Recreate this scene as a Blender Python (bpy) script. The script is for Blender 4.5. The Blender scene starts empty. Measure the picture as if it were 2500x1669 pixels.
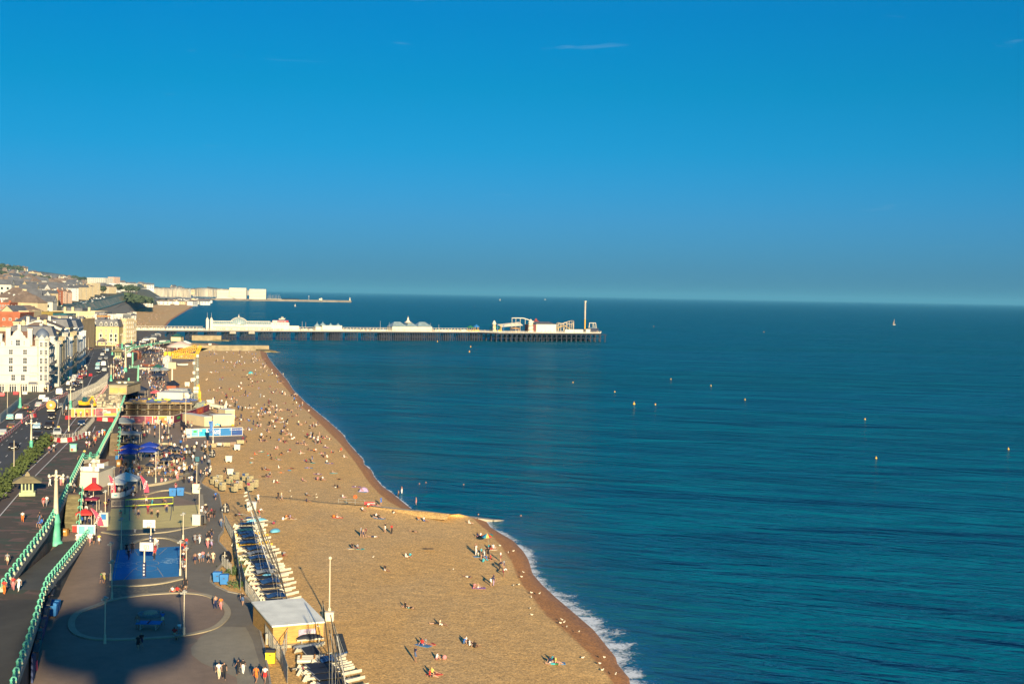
import bpy, math, random
from mathutils import Vector, Matrix, Euler
from math import radians as R, sin, cos, pi, atan2, hypot, sqrt
random.seed(11)
S = bpy.context.scene
COL = S.collection
# ------------------------------------------------------------------ camera
F, CX, CY, CAMZ = 3300.0, 1250.0, 834.5, 42.0
PITCH, ROLL = R(2.0), 0.018
cam_d = bpy.data.cameras.new("camera"); cam = bpy.data.objects.new("camera", cam_d); COL.objects.link(cam)
cam_d.sensor_width = 36.0; cam_d.lens = 36.0 * F / 2500.0
cam_d.clip_start = 0.2; cam_d.clip_end = 90000
cam.matrix_world = Matrix.Translation((0, 0, CAMZ)) @ Matrix.Rotation(pi / 2 - PITCH, 4, 'X') @ Matrix.Rotation(ROLL, 4, 'Z')
CAMM = cam.matrix_world.to_3x3()
S.camera = cam
# ------------------------------------------------------------------ sky, sun, exposure
SUN_EL, SUN_AZ = R(13.4), R(164.8)
S.view_settings.view_transform = 'Standard'; S.view_settings.look = 'None'
S.view_settings.exposure = 1.18; S.view_settings.gamma = 1.0; S.view_settings.use_curve_mapping = False
W = bpy.data.worlds.new("World"); S.world = W; W.use_nodes = True
nt = W.node_tree; nt.nodes.clear()
def nn(t, k, **kw):
 n = t.nodes.new(k)
 for a, b in kw.items(): setattr(n, a, b)
 return n
sky = nn(nt, 'ShaderNodeTexSky', sky_type='NISHITA', sun_disc=False)
sky.sun_elevation = SUN_EL; sky.sun_rotation = SUN_AZ; sky.air_density = 1.0; sky.dust_density = 0.6; sky.ozone_density = 3.0
tc = nn(nt, 'ShaderNodeTexCoord'); sx = nn(nt, 'ShaderNodeSeparateXYZ'); nt.links.new(tc.outputs['Generated'], sx.inputs[0])
rp = nn(nt, 'ShaderNodeValToRGB'); nt.links.new(sx.outputs['Z'], rp.inputs[0])
def ramp(r, stops):
 e = r.color_ramp.elements
 while len(e) > 1: e.remove(e[-1])
 e[0].position = stops[0][0]; e[0].color = (*stops[0][1], 1)
 for p, c in stops[1:]:
  x = e.new(p); x.color = (*c, 1)
ramp(rp, [(0.0, (.105, .335, .84)), (.055, (.080, .36, .76)), (.105, (.022, .40, .69)), (.15, (.003, .41, .63)), (.20, (.0, .41, .66)), (.27, (.02, .44, .72)), (.40, (.10, .62, 1.0)), (1.0, (.30, .70, 1.1))])
mx = nn(nt, 'ShaderNodeMix', data_type='RGBA', blend_type='MULTIPLY'); mx.inputs[0].default_value = 1.0
nt.links.new(sky.outputs[0], mx.inputs['A']); nt.links.new(rp.outputs[0], mx.inputs['B'])
# thin cirrus wisps
mpv = nn(nt, 'ShaderNodeMapping'); mpv.inputs['Scale'].default_value = (14, 14, 110); mpv.inputs['Location'].default_value = (3.7, 1.0, 0); nt.links.new(tc.outputs['Generated'], mpv.inputs[0])
nz = nn(nt, 'ShaderNodeTexNoise'); nz.inputs['Scale'].default_value = 1.0; nz.inputs['Detail'].default_value = 5; nz.inputs['Distortion'].default_value = .6
nt.links.new(mpv.outputs[0], nz.inputs[0])
rc = nn(nt, 'ShaderNodeValToRGB'); ramp(rc, [(.70, (0, 0, 0)), (.86, (.16, .16, .16))]); nt.links.new(nz.outputs[0], rc.inputs[0])
mc = nn(nt, 'ShaderNodeMix', data_type='RGBA'); nt.links.new(rc.outputs[0], mc.inputs[0])
nt.links.new(mx.outputs['Result'], mc.inputs['A']); mc.inputs['B'].default_value = (4.0, 5.0, 5.2, 1)
bg = nn(nt, 'ShaderNodeBackground'); bg.inputs['Strength'].default_value = 0.066
ow = nn(nt, 'ShaderNodeOutputWorld')
nt.links.new(mc.outputs['Result'], bg.inputs[0]); nt.links.new(bg.outputs[0], ow.inputs[0])
sd = bpy.data.lights.new("sun", 'SUN'); sd.energy = 5.0; sd.angle = R(0.7); sd.color = (1.0, .80, .52)
sun = bpy.data.objects.new("sun", sd); COL.objects.link(sun)
SUNV = Vector((sin(SUN_AZ) * cos(SUN_EL), cos(SUN_AZ) * cos(SUN_EL), sin(SUN_EL)))
sun.rotation_euler = SUNV.to_track_quat('Z', 'Y').to_euler()
S.cycles.use_denoising = True; S.cycles.max_bounces = 5; S.cycles.transparent_max_bounces = 12
S.cycles.diffuse_bounces = 2; S.cycles.glossy_bounces = 2; S.cycles.sample_clamp_indirect = 4.0
S.cycles.caustics_reflective = False; S.cycles.caustics_refractive = False
# ------------------------------------------------------------------ turning photo pixels into world points
def ray(px, py): return CAMM @ Vector(((px - CX) / F, -(py - CY) / F, -1.0))
def P(px, py, z=3.5):
 d = ray(px, py); t = (z - CAMZ) / d.z
 return Vector((d.x * t, d.y * t, z))
def PY(px, py, y):
 d = ray(px, py); t = y / d.y
 return Vector((d.x * t, y, CAMZ + d.z * t))
# ------------------------------------------------------------------ mesh builder
class MB:
 def __init__(s): s.v = []; s.f = []; s.m = []; s.k = 0; s.sm = []; s.smooth = False; s.at = {}
 def face(s, idx): s.f.append(tuple(idx)); s.m.append(s.k); s.sm.append(s.smooth)
 def add(s, pts, faces):
  b = len(s.v); s.v += [tuple(p) for p in pts]
  for f in faces: s.face([b + i for i in f])
  return b
 def mat(s, k): s.k = k; return s
 def box(s, c, d, rz=0.0, top=None, M=None):
  hx, hy, hz = d[0] / 2, d[1] / 2, d[2] / 2; tx, ty = (top or (1, 1)); ca, sa = cos(rz), sin(rz)
  pts = []
  for z, fx, fy in ((-hz, 1, 1), (hz, tx, ty)):
   for x, y in ((-hx, -hy), (hx, -hy), (hx, hy), (-hx, hy)):
    x *= fx; y *= fy
    p = Vector((c[0] + x * ca - y * sa, c[1] + x * sa + y * ca, c[2] + z))
    pts.append(M @ p if M else p)
  s.add(pts, [(3, 2, 1, 0), (4, 5, 6, 7), (0, 1, 5, 4), (1, 2, 6, 5), (2, 3, 7, 6), (3, 0, 4, 7)]); return s
 def bar(s, a, b, w, h=None, up=(0, 0, 1)):
  a = Vector(a); b = Vector(b); h = h or w; d = (b - a)
  if d.length < 1e-6: return s
  d.normalize(); u = Vector(up)
  if abs(d.dot(u)) > .98: u = Vector((0, 1, 0))
  x = d.cross(u).normalized(); y = x.cross(d)
  pts = []
  for p in (a, b):
   for i, j in ((-1, -1), (1, -1), (1, 1), (-1, 1)): pts.append(p + x * (i * w / 2) + y * (j * h / 2))
  s.add(pts, [(0, 1, 2, 3), (7, 6, 5, 4), (4, 5, 1, 0), (5, 6, 2, 1), (6, 7, 3, 2), (7, 4, 0, 3)]); return s
 def tube(s, a, b, r0, r1=None, n=8, cap=True):
  a = Vector(a); b = Vector(b); r1 = r0 if r1 is None else r1; d = b - a
  if d.length < 1e-6: return s
  d.normalize(); u = Vector((0, 0, 1)) if abs(d.z) < .9 else Vector((1, 0, 0))
  x = d.cross(u).normalized(); y = d.cross(x)
  pts = [p + (x * cos(2 * pi * i / n) + y * sin(2 * pi * i / n)) * r for p, r in ((a, r0), (b, r1)) for i in range(n)]
  fs = [(i, i + n, (i + 1) % n + n, (i + 1) % n) for i in range(n)]
  o = s.smooth; s.smooth = True; s.add(pts, fs); s.smooth = o
  if cap: s.add(pts, [tuple(range(n)), tuple(range(2 * n - 1, n - 1, -1))])
  return s
 def path(s, pts, r, n=6):
  for a, b in zip(pts, pts[1:]): s.tube(a, b, r, r, n, False)
  return s
 def lathe(s, prof, n=12, c=(0, 0, 0), a0=0.0, sq=False):
  pts = []; o = s.smooth
  if not sq: s.smooth = True
  for r, z in prof:
   for i in range(n):
    a = a0 + 2 * pi * i / n; pts.append((c[0] + r * cos(a), c[1] + r * sin(a), c[2] + z))
  fs = [(k * n + i, k * n + (i + 1) % n, (k + 1) * n + (i + 1) % n, (k + 1) * n + i) for k in range(len(prof) - 1) for i in range(n)]
  s.add(pts, fs); s.smooth = o
  if prof[0][0] > .001: s.add(pts[:n], [tuple(range(n - 1, -1, -1))])
  if prof[-1][0] > .001: s.add(pts[-n:], [tuple(range(n))])
  return s
 def prism(s, poly, z0, z1, bottom=False):
  n = len(poly); a = sum(poly[i][0] * poly[(i + 1) % n][1] - poly[(i + 1) % n][0] * poly[i][1] for i in range(n))
  if a < 0: poly = list(reversed(poly))
  pts = [(p[0], p[1], z0) for p in poly] + [(p[0], p[1], z1) for p in poly]
  fs = [tuple(range(n, 2 * n))] + [(i, (i + 1) % n, (i + 1) % n + n, i + n) for i in range(n)]
  if bottom: fs.append(tuple(range(n - 1, -1, -1)))
  s.add(pts, fs); return s
 def sheet(s, poly, z=None):
  n = len(poly); a = sum(poly[i][0] * poly[(i + 1) % n][1] - poly[(i + 1) % n][0] * poly[i][1] for i in range(n))
  if a < 0: poly = list(reversed(poly))
  s.add([(p[0], p[1], p[2] if z is None else z) for p in poly], [tuple(range(n))]); return s
 def grid(s, rows):
  n = len(rows[0]); pts = [p for r in rows for p in r]
  fs = [(k * n + i, k * n + i + 1, (k + 1) * n + i + 1, (k + 1) * n + i) for k in range(len(rows) - 1) for i in range(n - 1)]
  s.add(pts, fs); return s
 def blob(s, c, r, n=8, m=5, jit=0.0, sq=(1, 1, 1)):
  rows = []; o = s.smooth; s.smooth = True
  for k in range(m + 1):
   t = pi * k / m; row = []
   for i in range(n + 1):
    a = 2 * pi * (i % n) / n; q = r * (1 + (random.uniform(-jit, jit) if i < n else 0))
    row.append((c[0] + q * sin(t) * cos(a) * sq[0], c[1] + q * sin(t) * sin(a) * sq[1], c[2] + q * cos(t) * sq[2]))
   row[n] = row[0]; rows.append(row)
  s.grid(rows); s.smooth = o; return s
 def xf(s, M, start=0):
  s.v[start:] = [tuple(M @ Vector(p)) for p in s.v[start:]]; return s
 def mesh(s, name, mats):
  me = bpy.data.meshes.new(name); me.from_pydata(s.v, [], s.f)
  for m in (mats if isinstance(mats, (list, tuple)) else [mats]): me.materials.append(m)
  me.polygons.foreach_set('material_index', s.m); me.polygons.foreach_set('use_smooth', s.sm)
  for k, vals in s.at.items():
   at = me.attributes.new(k, 'FLOAT', 'POINT'); at.data.foreach_set('value', vals)
  me.update(); return me
 def build(s, name, mats, parent=None, loc=None):
  o = bpy.data.objects.new(name, s.mesh(name, mats)); COL.objects.link(o)
  if parent: o.parent = parent
  if loc is not None: o.location = loc
  return o
def tag(o, label=None, cat=None, group=None, kind=None):
 if label: o['label'] = label
 if cat: o['category'] = cat
 if group: o['group'] = group
 if kind: o['kind'] = kind
 return o
def struct(o): o['kind'] = 'structure'; return o
def empty(name, loc, rz=0.0, label=None, cat=None, group=None):
 o = bpy.data.objects.new(name, None); COL.objects.link(o); o.location = loc; o.rotation_euler = (0, 0, rz); o.empty_display_size = .1
 return tag(o, label, cat, group)
KIDS = {}
def copy_tree(o, parent=None, loc=None, rz=None, label=None, group=None):
 c = o.copy(); COL.objects.link(c)
 if parent: c.parent = parent
 if loc is not None: c.location = loc
 if rz is not None: c.rotation_euler = (0, 0, rz)
 if label: c['label'] = label
 if group: c['group'] = group
 for ch in list(o.children): copy_tree(ch, c)
 return c
def linkmesh(name, me, parent=None, loc=(0, 0, 0), rz=0.0):
 o = bpy.data.objects.new(name, me); COL.objects.link(o); o.location = loc; o.rotation_euler = (0, 0, rz)
 if parent: o.parent = parent
 return o
def local(root, p):
 d = Vector(p) - root.location; a = -root.rotation_euler.z
 return Vector((d.x * cos(a) - d.y * sin(a), d.x * sin(a) + d.y * cos(a), d.z))
# ------------------------------------------------------------------ materials
MATS = {}
def pm(name, rgb, rough=.7, var=.12, scale=1.5, metal=0.0, bump=0.0, bscale=None, coord='Object', spec=None, emit=None):
 if name in MATS: return MATS[name]
 m = bpy.data.materials.new(name); m.use_nodes = True; t = m.node_tree; b = t.nodes['Principled BSDF']
 b.inputs['Roughness'].default_value = rough; b.inputs['Metallic'].default_value = metal
 if spec is not None: b.inputs['Specular IOR Level'].default_value = spec
 c = nn(t, 'ShaderNodeTexCoord'); n = nn(t, 'ShaderNodeTexNoise'); n.inputs['Scale'].default_value = scale; n.inputs['Detail'].default_value = 4
 t.links.new(c.outputs[coord], n.inputs[0])
 mr = nn(t, 'ShaderNodeMapRange'); mr.inputs['From Min'].default_value = .25; mr.inputs['From Max'].default_value = .75
 mr.inputs['To Min'].default_value = 1 - var * 1.5; mr.inputs['To Max'].default_value = 1 + var
 t.links.new(n.outputs[0], mr.inputs[0])
 h = nn(t, 'ShaderNodeHueSaturation'); h.inputs['Color'].default_value = (*rgb, 1); t.links.new(mr.outputs[0], h.inputs['Value'])
 t.links.new(h.outputs[0], b.inputs['Base Color'])
 if bump:
  bn = nn(t, 'ShaderNodeBump'); bn.inputs['Strength'].default_value = bump
  n2 = nn(t, 'ShaderNodeTexNoise'); n2.inputs['Scale'].default_value = bscale or scale * 4; t.links.new(c.outputs[coord], n2.inputs[0])
  t.links.new(n2.outputs[0], bn.inputs['Height']); t.links.new(bn.outputs[0], b.inputs['Normal'])
 MATS[name] = m; return m
def posmap(t, scale, rot=0.0):
 g = nn(t, 'ShaderNodeNewGeometry'); q = g.outputs['Position']
 if rot: r = nn(t, 'ShaderNodeVectorRotate', rotation_type='Z_AXIS'); r.inputs['Angle'].default_value = rot; t.links.new(q, r.inputs['Vector']); q = r.outputs[0]
 m = nn(t, 'ShaderNodeMapping'); m.inputs['Scale'].default_value = scale
 t.links.new(q, m.inputs[0]); return m
def mth(t, op, a, b=None, clamp=False):
 n = nn(t, 'ShaderNodeMath', operation=op); n.use_clamp = clamp
 for i, x in enumerate((a, b)):
  if x is None: continue
  if isinstance(x, (int, float)): n.inputs[i].default_value = x
  else: t.links.new(x, n.inputs[i])
 return n.outputs[0]
def mixc(t, f, a, b, blend='MIX'):
 n = nn(t, 'ShaderNodeMix', data_type='RGBA', blend_type=blend)
 for i, x in (('Factor', f), ('A', a), ('B', b)):
  s = n.inputs[0] if i == 'Factor' else n.inputs[i]
  if isinstance(x, tuple): s.default_value = (*x, 1) if len(x) == 3 else x
  elif isinstance(x, (int, float)): s.default_value = x
  else: t.links.new(x, s)
 return n.outputs['Result']
def noise(t, scale, detail=4, dist=0.0, rot=0.0, rough=.5):
 n = nn(t, 'ShaderNodeTexNoise'); n.inputs['Scale'].default_value = 1.0; n.inputs['Detail'].default_value = detail
 n.inputs['Distortion'].default_value = dist; n.inputs['Roughness'].default_value = rough
 t.links.new(posmap(t, scale if isinstance(scale, tuple) else (scale,) * 3, rot).outputs[0], n.inputs[0]); return n.outputs[0]
def rampf(t, x, a, b, lo=0.0, hi=1.0):
 n = nn(t, 'ShaderNodeMapRange'); n.clamp = True
 for i, v in (('From Min', a), ('From Max', b), ('To Min', lo), ('To Max', hi)): n.inputs[i].default_value = v
 t.links.new(x, n.inputs[0]); return n.outputs[0]
def newmat(name):
 m = bpy.data.materials.new(name); m.use_nodes = True; MATS[name] = m
 return m, m.node_tree, m.node_tree.nodes['Principled BSDF']
def resample(poly, n):
 L = [0.0]
 for a, b in zip(poly, poly[1:]): L.append(L[-1] + (Vector(b) - Vector(a)).length)
 out = []; k = 0
 for i in range(n):
  s = L[-1] * i / (n - 1)
  while k < len(L) - 2 and L[k + 1] < s: k += 1
  f = (s - L[k]) / max(1e-9, L[k + 1] - L[k]); out.append(Vector(poly[k]).lerp(Vector(poly[k + 1]), f))
 return out
# ================================================================== THE SETTING: sea, beaches, land
def water_mat(name, shallow):
 m, t, b = newmat(name)
 big = noise(t, (.03, .10, .01), 5, .8, .4); lane = noise(t, (.0016, .008, .01), 3, 1.2)
 w1 = noise(t, (.13, .42, .3), 3, .7, .42, rough=.55); w2 = noise(t, (.45, 1.3, 1.0), 3, .4, .25); w3 = noise(t, (.035, .11, .05), 3, .7, .52); w4 = noise(t, (.010, .034, .05), 3, .7, .2)
 deep = mixc(t, rampf(t, big, .35, .68), (.0006, .085, .145), (.0011, .130, .195))
 if shallow:
  at = nn(t, 'ShaderNodeAttribute', attribute_name='fade')
  deep = mixc(t, .75, deep, (.02, .135, .15))
 lanef = rampf(t, lane, .35, .65, .06, .20)
 h = mth(t, 'ADD', mth(t, 'ADD', mth(t, 'MULTIPLY', w1, 2.6), mth(t, 'MULTIPLY', w4, 14.0)), mth(t, 'ADD', mth(t, 'MULTIPLY', w2, .75), mth(t, 'MULTIPLY', w3, 5.5)))
 bp = nn(t, 'ShaderNodeBump'); bp.inputs['Strength'].default_value = 1.0; bp.inputs['Distance'].default_value = .8
 t.links.new(h, bp.inputs['Height'])
 t.nodes.remove(b)
 df = nn(t, 'ShaderNodeBsdfDiffuse'); t.links.new(deep, df.inputs['Color']); b2 = nn(t, 'ShaderNodeBump'); b2.inputs['Strength'].default_value = .7; b2.inputs['Distance'].default_value = .55; t.links.new(h, b2.inputs['Height']); t.links.new(b2.outputs[0], df.inputs['Normal'])
 gl = nn(t, 'ShaderNodeBsdfGlossy'); t.links.new(bp.outputs[0], gl.inputs['Normal']); t.links.new(lanef, gl.inputs['Roughness'])
 gl.inputs['Color'].default_value = (.62, .90, 1, 1)
 fr = nn(t, 'ShaderNodeFresnel'); fr.inputs['IOR'].default_value = 1.333; t.links.new(bp.outputs[0], fr.inputs['Normal'])
 b = nn(t, 'ShaderNodeMixShader'); t.links.new(mth(t, 'MULTIPLY', fr.outputs[0], rampf(t, lane, .35, .65, .50, .66)), b.inputs[0])
 t.links.new(df.outputs[0], b.inputs[1]); t.links.new(gl.outputs[0], b.inputs[2])
 t.links.new(b.outputs[0], t.nodes['Material Output'].inputs[0])
 if shallow:
  o = t.nodes['Material Output']; tr = nn(t, 'ShaderNodeBsdfTransparent'); ms = nn(t, 'ShaderNodeMixShader')
  t.links.new(at.outputs['Fac'], ms.inputs[0]); t.links.new(tr.outputs[0], ms.inputs[1]); t.links.new(b.outputs[0], ms.inputs[2]); t.links.new(ms.outputs[0], o.inputs[0])
 return m
M_WATER = water_mat('sea_water', False); M_SHALLOW = water_mat('shallow_water', True)
def beach_mat():
 m, t, b = newmat('shingle')
 at = nn(t, 'ShaderNodeAttribute', attribute_name='wet').outputs['Fac']
 peb = noise(t, 3.2, 2, 0, rough=.8); peb2 = noise(t, 9.0, 2, 0, rough=.8); mid = noise(t, .55, 4); band = noise(t, (.05, .02, .05), 4, .5)
 v = nn(t, 'ShaderNodeTexVoronoi'); v.inputs['Scale'].default_value = 5.5; t.links.new(posmap(t, (1, 1, 1)).outputs[0], v.inputs[0])
 g = nn(t, 'ShaderNodeSeparateColor'); t.links.new(v.outputs['Color'], g.inputs[0])
 k = mth(t, 'MULTIPLY', rampf(t, peb, .3, .7, .68, 1.30), rampf(t, peb2, .3, .7, .72, 1.26))
 k = mth(t, 'MULTIPLY', k, rampf(t, g.outputs[0], 0, 1, .72, 1.25)); k = mth(t, 'MULTIPLY', k, rampf(t, mid, .3, .7, .9, 1.1))
 hs = nn(t, 'ShaderNodeHueSaturation')
 c0 = mixc(t, rampf(t, band, .40, .60), (.60, .380, .142), (.65, .385, .118))
 edge = mth(t, 'ADD', at, mth(t, 'MULTIPLY', mth(t, 'SUBTRACT', mid, .5), .18))
 c0 = mixc(t, rampf(t, edge, .40, .52), c0, (.40, .175, .046))
 c0 = mixc(t, rampf(t, edge, .70, .95), c0, (.25, .125, .052))
 t.links.new(c0, hs.inputs['Color']); t.links.new(k, hs.inputs['Value']); t.links.new(hs.outputs[0], b.inputs['Base Color'])
 t.links.new(rampf(t, edge, .65, .95, .85, .6), b.inputs['Roughness'])
 bp = nn(t, 'ShaderNodeBump'); bp.inputs['Strength'].default_value = .35; bp.inputs['Distance'].default_value = .12
 t.links.new(mth(t, 'ADD', peb, mth(t, 'MULTIPLY', mid, 2.0)), bp.inputs['Height']); t.links.new(bp.outputs[0], b.inputs['Normal'])
 return m
M_SHINGLE = beach_mat()
def foam_mat():
 m, t, b = newmat('foam')
 at = nn(t, 'ShaderNodeAttribute', attribute_name='fade').outputs['Fac']
 n1 = noise(t, (1.3, 1.3, 1.3), 6, 1.4, rough=.68); n2 = noise(t, (.22, .22, .22), 3, .6)
 a = mth(t, 'ADD', n1, mth(t, 'MULTIPLY', mth(t, 'SUBTRACT', n2, .5), .9))
 a = rampf(t, mth(t, 'ADD', a, mth(t, 'SUBTRACT', at, .78)), .44, .70)
 b.inputs['Base Color'].default_value = (.72, .78, .78, 1); b.inputs['Roughness'].default_value = .8
 o = t.nodes['Material Output']; tr = nn(t, 'ShaderNodeBsdfTransparent'); ms = nn(t, 'ShaderNodeMixShader')
 t.links.new(a, ms.inputs[0]); t.links.new(tr.outputs[0], ms.inputs[1]); t.links.new(b.outputs[0], ms.inputs[2]); t.links.new(ms.outputs[0], o.inputs[0])
 return m
M_FOAM = foam_mat()
b = MB(); b.grid([[Vector((x, y, 0)) for x in (-60000, -3000, 0, 3000, 60000)] for y in (-400, 2000, 20000, 85000)]); struct(b.build('sea', M_WATER))
# rows of photo points: dry crest of the bank, water's edge
SHORE_W = [(1640, 1790), (1585, 1720), (1540, 1669), (1537, 1652), (1510, 1621), (1506, 1604), (1479, 1570), (1452, 1536), (1404, 1495), (1360, 1458), (1326, 1427), (1302, 1400), (1292, 1365), (1279, 1344), (1253, 1318), (1226, 1303), (1198, 1286), (1188, 1271)]
SHORE_D = [(1590, 1790), (1533, 1720), (1493, 1669), (1479, 1649), (1428, 1591), (1377, 1543), (1326, 1502), (1292, 1458), (1262, 1415), (1243, 1367), (1215, 1329), (1183, 1291), (1149, 1262)]
SHORE_W2 = [(1004, 1241), (973, 1216), (958, 1203), (934, 1187), (913, 1162), (908, 1148), (889, 1133), (888, 1122), (872, 1105), (862, 1094), (850, 1080), (838, 1060), (802, 1028), (775, 1006), (743, 979), (716, 951), (700, 926), (684, 908), (668, 890), (655, 872), (650, 858)]
SHORE_D2 = [(985, 1244), (950, 1226), (923, 1206), (898, 1177), (872, 1138), (847, 1105), (828, 1082), (807, 1062), (766, 1021), (730, 988), (695, 945), (659, 903), (637, 874), (633, 856)]
def beach(name, wpx, dpx, ipx, n, zin=3.3, zc=1.15, sink=lambda i, k, f: 0):
 w = resample([P(x, y, 0) for x, y in wpx], n); d = resample([P(x, y, zc) for x, y in dpx], n); i = resample([P(x, y, zin) for x, y in ipx], n)
 rows = []; wet = []
 def put(r, a): rows.append(r); wet.extend([a] * n)
 for k in range(9):
  f = k / 8; put([p.lerp(q, f) + Vector((0, 0, .35 * sin(pi * f) + .06 * sin(17 * f + i_ * .7) - sink(i_, k, f))) for i_, (p, q) in enumerate(zip(i, d))], 0.0 if k < 8 else .38)
 for k in range(1, 6):
  f = k / 5; put([p.lerp(q, f) for p, q in zip(d, w)], .46 + .44 * f)
 put([q + (q - p).normalized() * 14 + Vector((0, 0, -2.5)) for p, q in zip(d, w)], 1.0)
 b = MB(); b.smooth = True; b.grid(rows); b.at['wet'] = wet; o = struct(b.build(name, M_SHINGLE))
 return w, d
def seaward(w, d, dist):
 return [q + Vector(((q - p).x, (q - p).y, 0)).normalized() * dist for p, q in zip(d, w)]
def fringe(w, d, widths, foamw):
 n = len(w); b = MB(); rows = []; fd = []
 for k, dist in enumerate(widths):
  r = seaward(w, d, dist)
  for q in r: q.z = .012
  rows.append(r); fd += [max(0.0, 1 - k / (len(widths) - 1)) * .8] * n
 b.grid(rows); b.at['fade'] = fd; struct(b.build('shallow_water', M_SHALLOW))
 b = MB(); rows = []; fd = []
 for k in range(7):
  f = k / 6; r = []
  for i, q in enumerate(w):
   u = Vector(((q - d[i]).x, (q - d[i]).y, 0)).normalized(); r.append(q + u * (foamw(i / (n - 1)) * f - .25) + Vector((0, 0, .045 + .02 * f)))
  rows.append(r); fd += [(.95 if k == 0 else 1.0 - .75 * f)] * n
 b.grid(rows); b.at['fade'] = fd; o = b.build('foam', M_FOAM); tag(o, kind='stuff')
wA, dA = beach('shingle_beach', SHORE_W, SHORE_D, [(470, 1790), (500, 1669), (470, 1450), (420, 1300), (520, 1190), (800, 1222), (1090, 1256)], 90, sink=lambda i, k, f: .9 * (k == 0) * (i > 55))
fringe(wA, dA, (-.5, 3, 8, 16, 30), lambda s: 2.4 + 6.0 * min(1, (1 - s) * 1.4))
wB, dB = beach('shingle_beach', SHORE_W2, SHORE_D2, [(700, 1290), (430, 1250), (390, 1050), (330, 960), (300, 900), (300, 860)], 130, sink=lambda i, k, f: 1.3 * max(0, 1 - i / 16) * (1 - f) ** .5)
fringe(wB, dB, (-.5, 4, 10, 22, 45), lambda s: 2.2 - 0.6 * s)
wC, dC = beach('shingle_beach', [(575, 850), (556, 846), (535, 841), (522, 837)], [(545, 850), (520, 846), (505, 842), (495, 838)], [(430, 852), (400, 848), (380, 842), (370, 836)], 20)
wD, dD = beach('shingle_beach', [(398, 806), (404, 798), (419, 781), (443, 766), (468, 751), (475, 745), (493, 738), (516, 733.5)], [(390, 806), (397, 797), (411, 782), (434, 767), (460, 752), (468, 745), (487, 737.5), (513, 732.5)], [(290, 815), (290, 800), (300, 785), (310, 770), (325, 755), (370, 742), (410, 735), (480, 729)], 60)
fringe(wD, dD, (-.5, 10, 25, 50), lambda s: 3.0)
# ================================================================== promenades, road, terrain
UP, LO = 7.5, 3.5
def pl(pts, z): return [P(x, y, z) for x, y in pts]
def asphalt(name, rgb, var=.25, patch=.12):
 m, t, b = newmat(name)
 f = noise(t, 6.0, 3, rough=.7); g = noise(t, (.12, .05, .1), 4, .8); k = noise(t, .8, 3)
 v = mth(t, 'MULTIPLY', rampf(t, f, .3, .7, 1 - var * .6, 1 + var * .6), mth(t, 'MULTIPLY', rampf(t, g, .3, .7, 1 - patch * 1.5, 1 + patch), rampf(t, k, .3, .7, .92, 1.08)))
 h = nn(t, 'ShaderNodeHueSaturation'); h.inputs['Color'].default_value = (*rgb, 1); t.links.new(v, h.inputs['Value'])
 t.links.new(h.outputs[0], b.inputs['Base Color']); b.inputs['Roughness'].default_value = .9
 return m
M_BROWN = asphalt('brown_asphalt', (.235, .172, .120)); M_GREY = asphalt('grey_asphalt', (.175, .155, .115))
M_ROAD = asphalt('road_asphalt', (.050, .054, .056), .2, .2); M_DARK = asphalt('dark_asphalt', (.050, .048, .036), .2, .25)
M_SAND = asphalt('court_sand', (.56, .47, .185), .12, .08); M_BLUEC = asphalt('court_blue', (.004, .165, .40), .08, .12)
M_PALE = asphalt('pale_stone', (.36, .31, .20), .25, .1); M_CYCLE = asphalt('cycle_lane', (.105, .075, .058), .2, .15)
M_WHITE = pm('road_paint', (.72, .70, .64), .8, .15, 2.0)
M_CONC = pm('concrete', (.33, .30, .235), .9, .2, 1.2, bump=.2)
def slabs_mat():
 m, t, b = newmat('pink_slabs')
 v = nn(t, 'ShaderNodeTexVoronoi', distance='CHEBYCHEV'); v.inputs['Scale'].default_value = 1.0; v.inputs['Randomness'].default_value = 0.0; t.links.new(posmap(t, (.45, .9, .01)).outputs[0], v.inputs[0])
 k = nn(t, 'ShaderNodeSeparateColor'); t.links.new(v.outputs['Color'], k.inputs[0]); bc = mixc(t, rampf(t, k.outputs[0], .48, .52), (.150, .088, .066), (.048, .066, .040))
 g = noise(t, .25, 4, .5); f = noise(t, 5.0, 3)
 c = mixc(t, rampf(t, g, .47, .53), (.074, .058, .038), bc)
 h = nn(t, 'ShaderNodeHueSaturation'); t.links.new(c, h.inputs['Color']); t.links.new(rampf(t, f, .3, .7, .88, 1.12), h.inputs['Value'])
 t.links.new(h.outputs[0], b.inputs['Base Color']); b.inputs['Roughness'].default_value = .9
 return m
M_SLAB = slabs_mat()
def scale_mat():
 m, t, b = newmat('cobbles')
 v = nn(t, 'ShaderNodeTexVoronoi'); v.inputs['Scale'].default_value = 2.6; t.links.new(posmap(t, (1, 1, 1)).outputs[0], v.inputs[0])
 c = mixc(t, rampf(t, v.outputs['Distance'], .25, .55), (.25, .205, .125), (.14, .125, .09)); t.links.new(c, b.inputs['Base Color']); b.inputs['Roughness'].default_value = .9
 return m
M_COB = scale_mat()
def slab(name, px, z, m, depth=None, mw=None):
 b = MB(); w = pl(px, z)
 if depth: b.prism(w, z - depth, z)
 else: b.sheet(w)
 return struct(b.build(name, [m] if not mw else [m, mw]))
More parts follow.
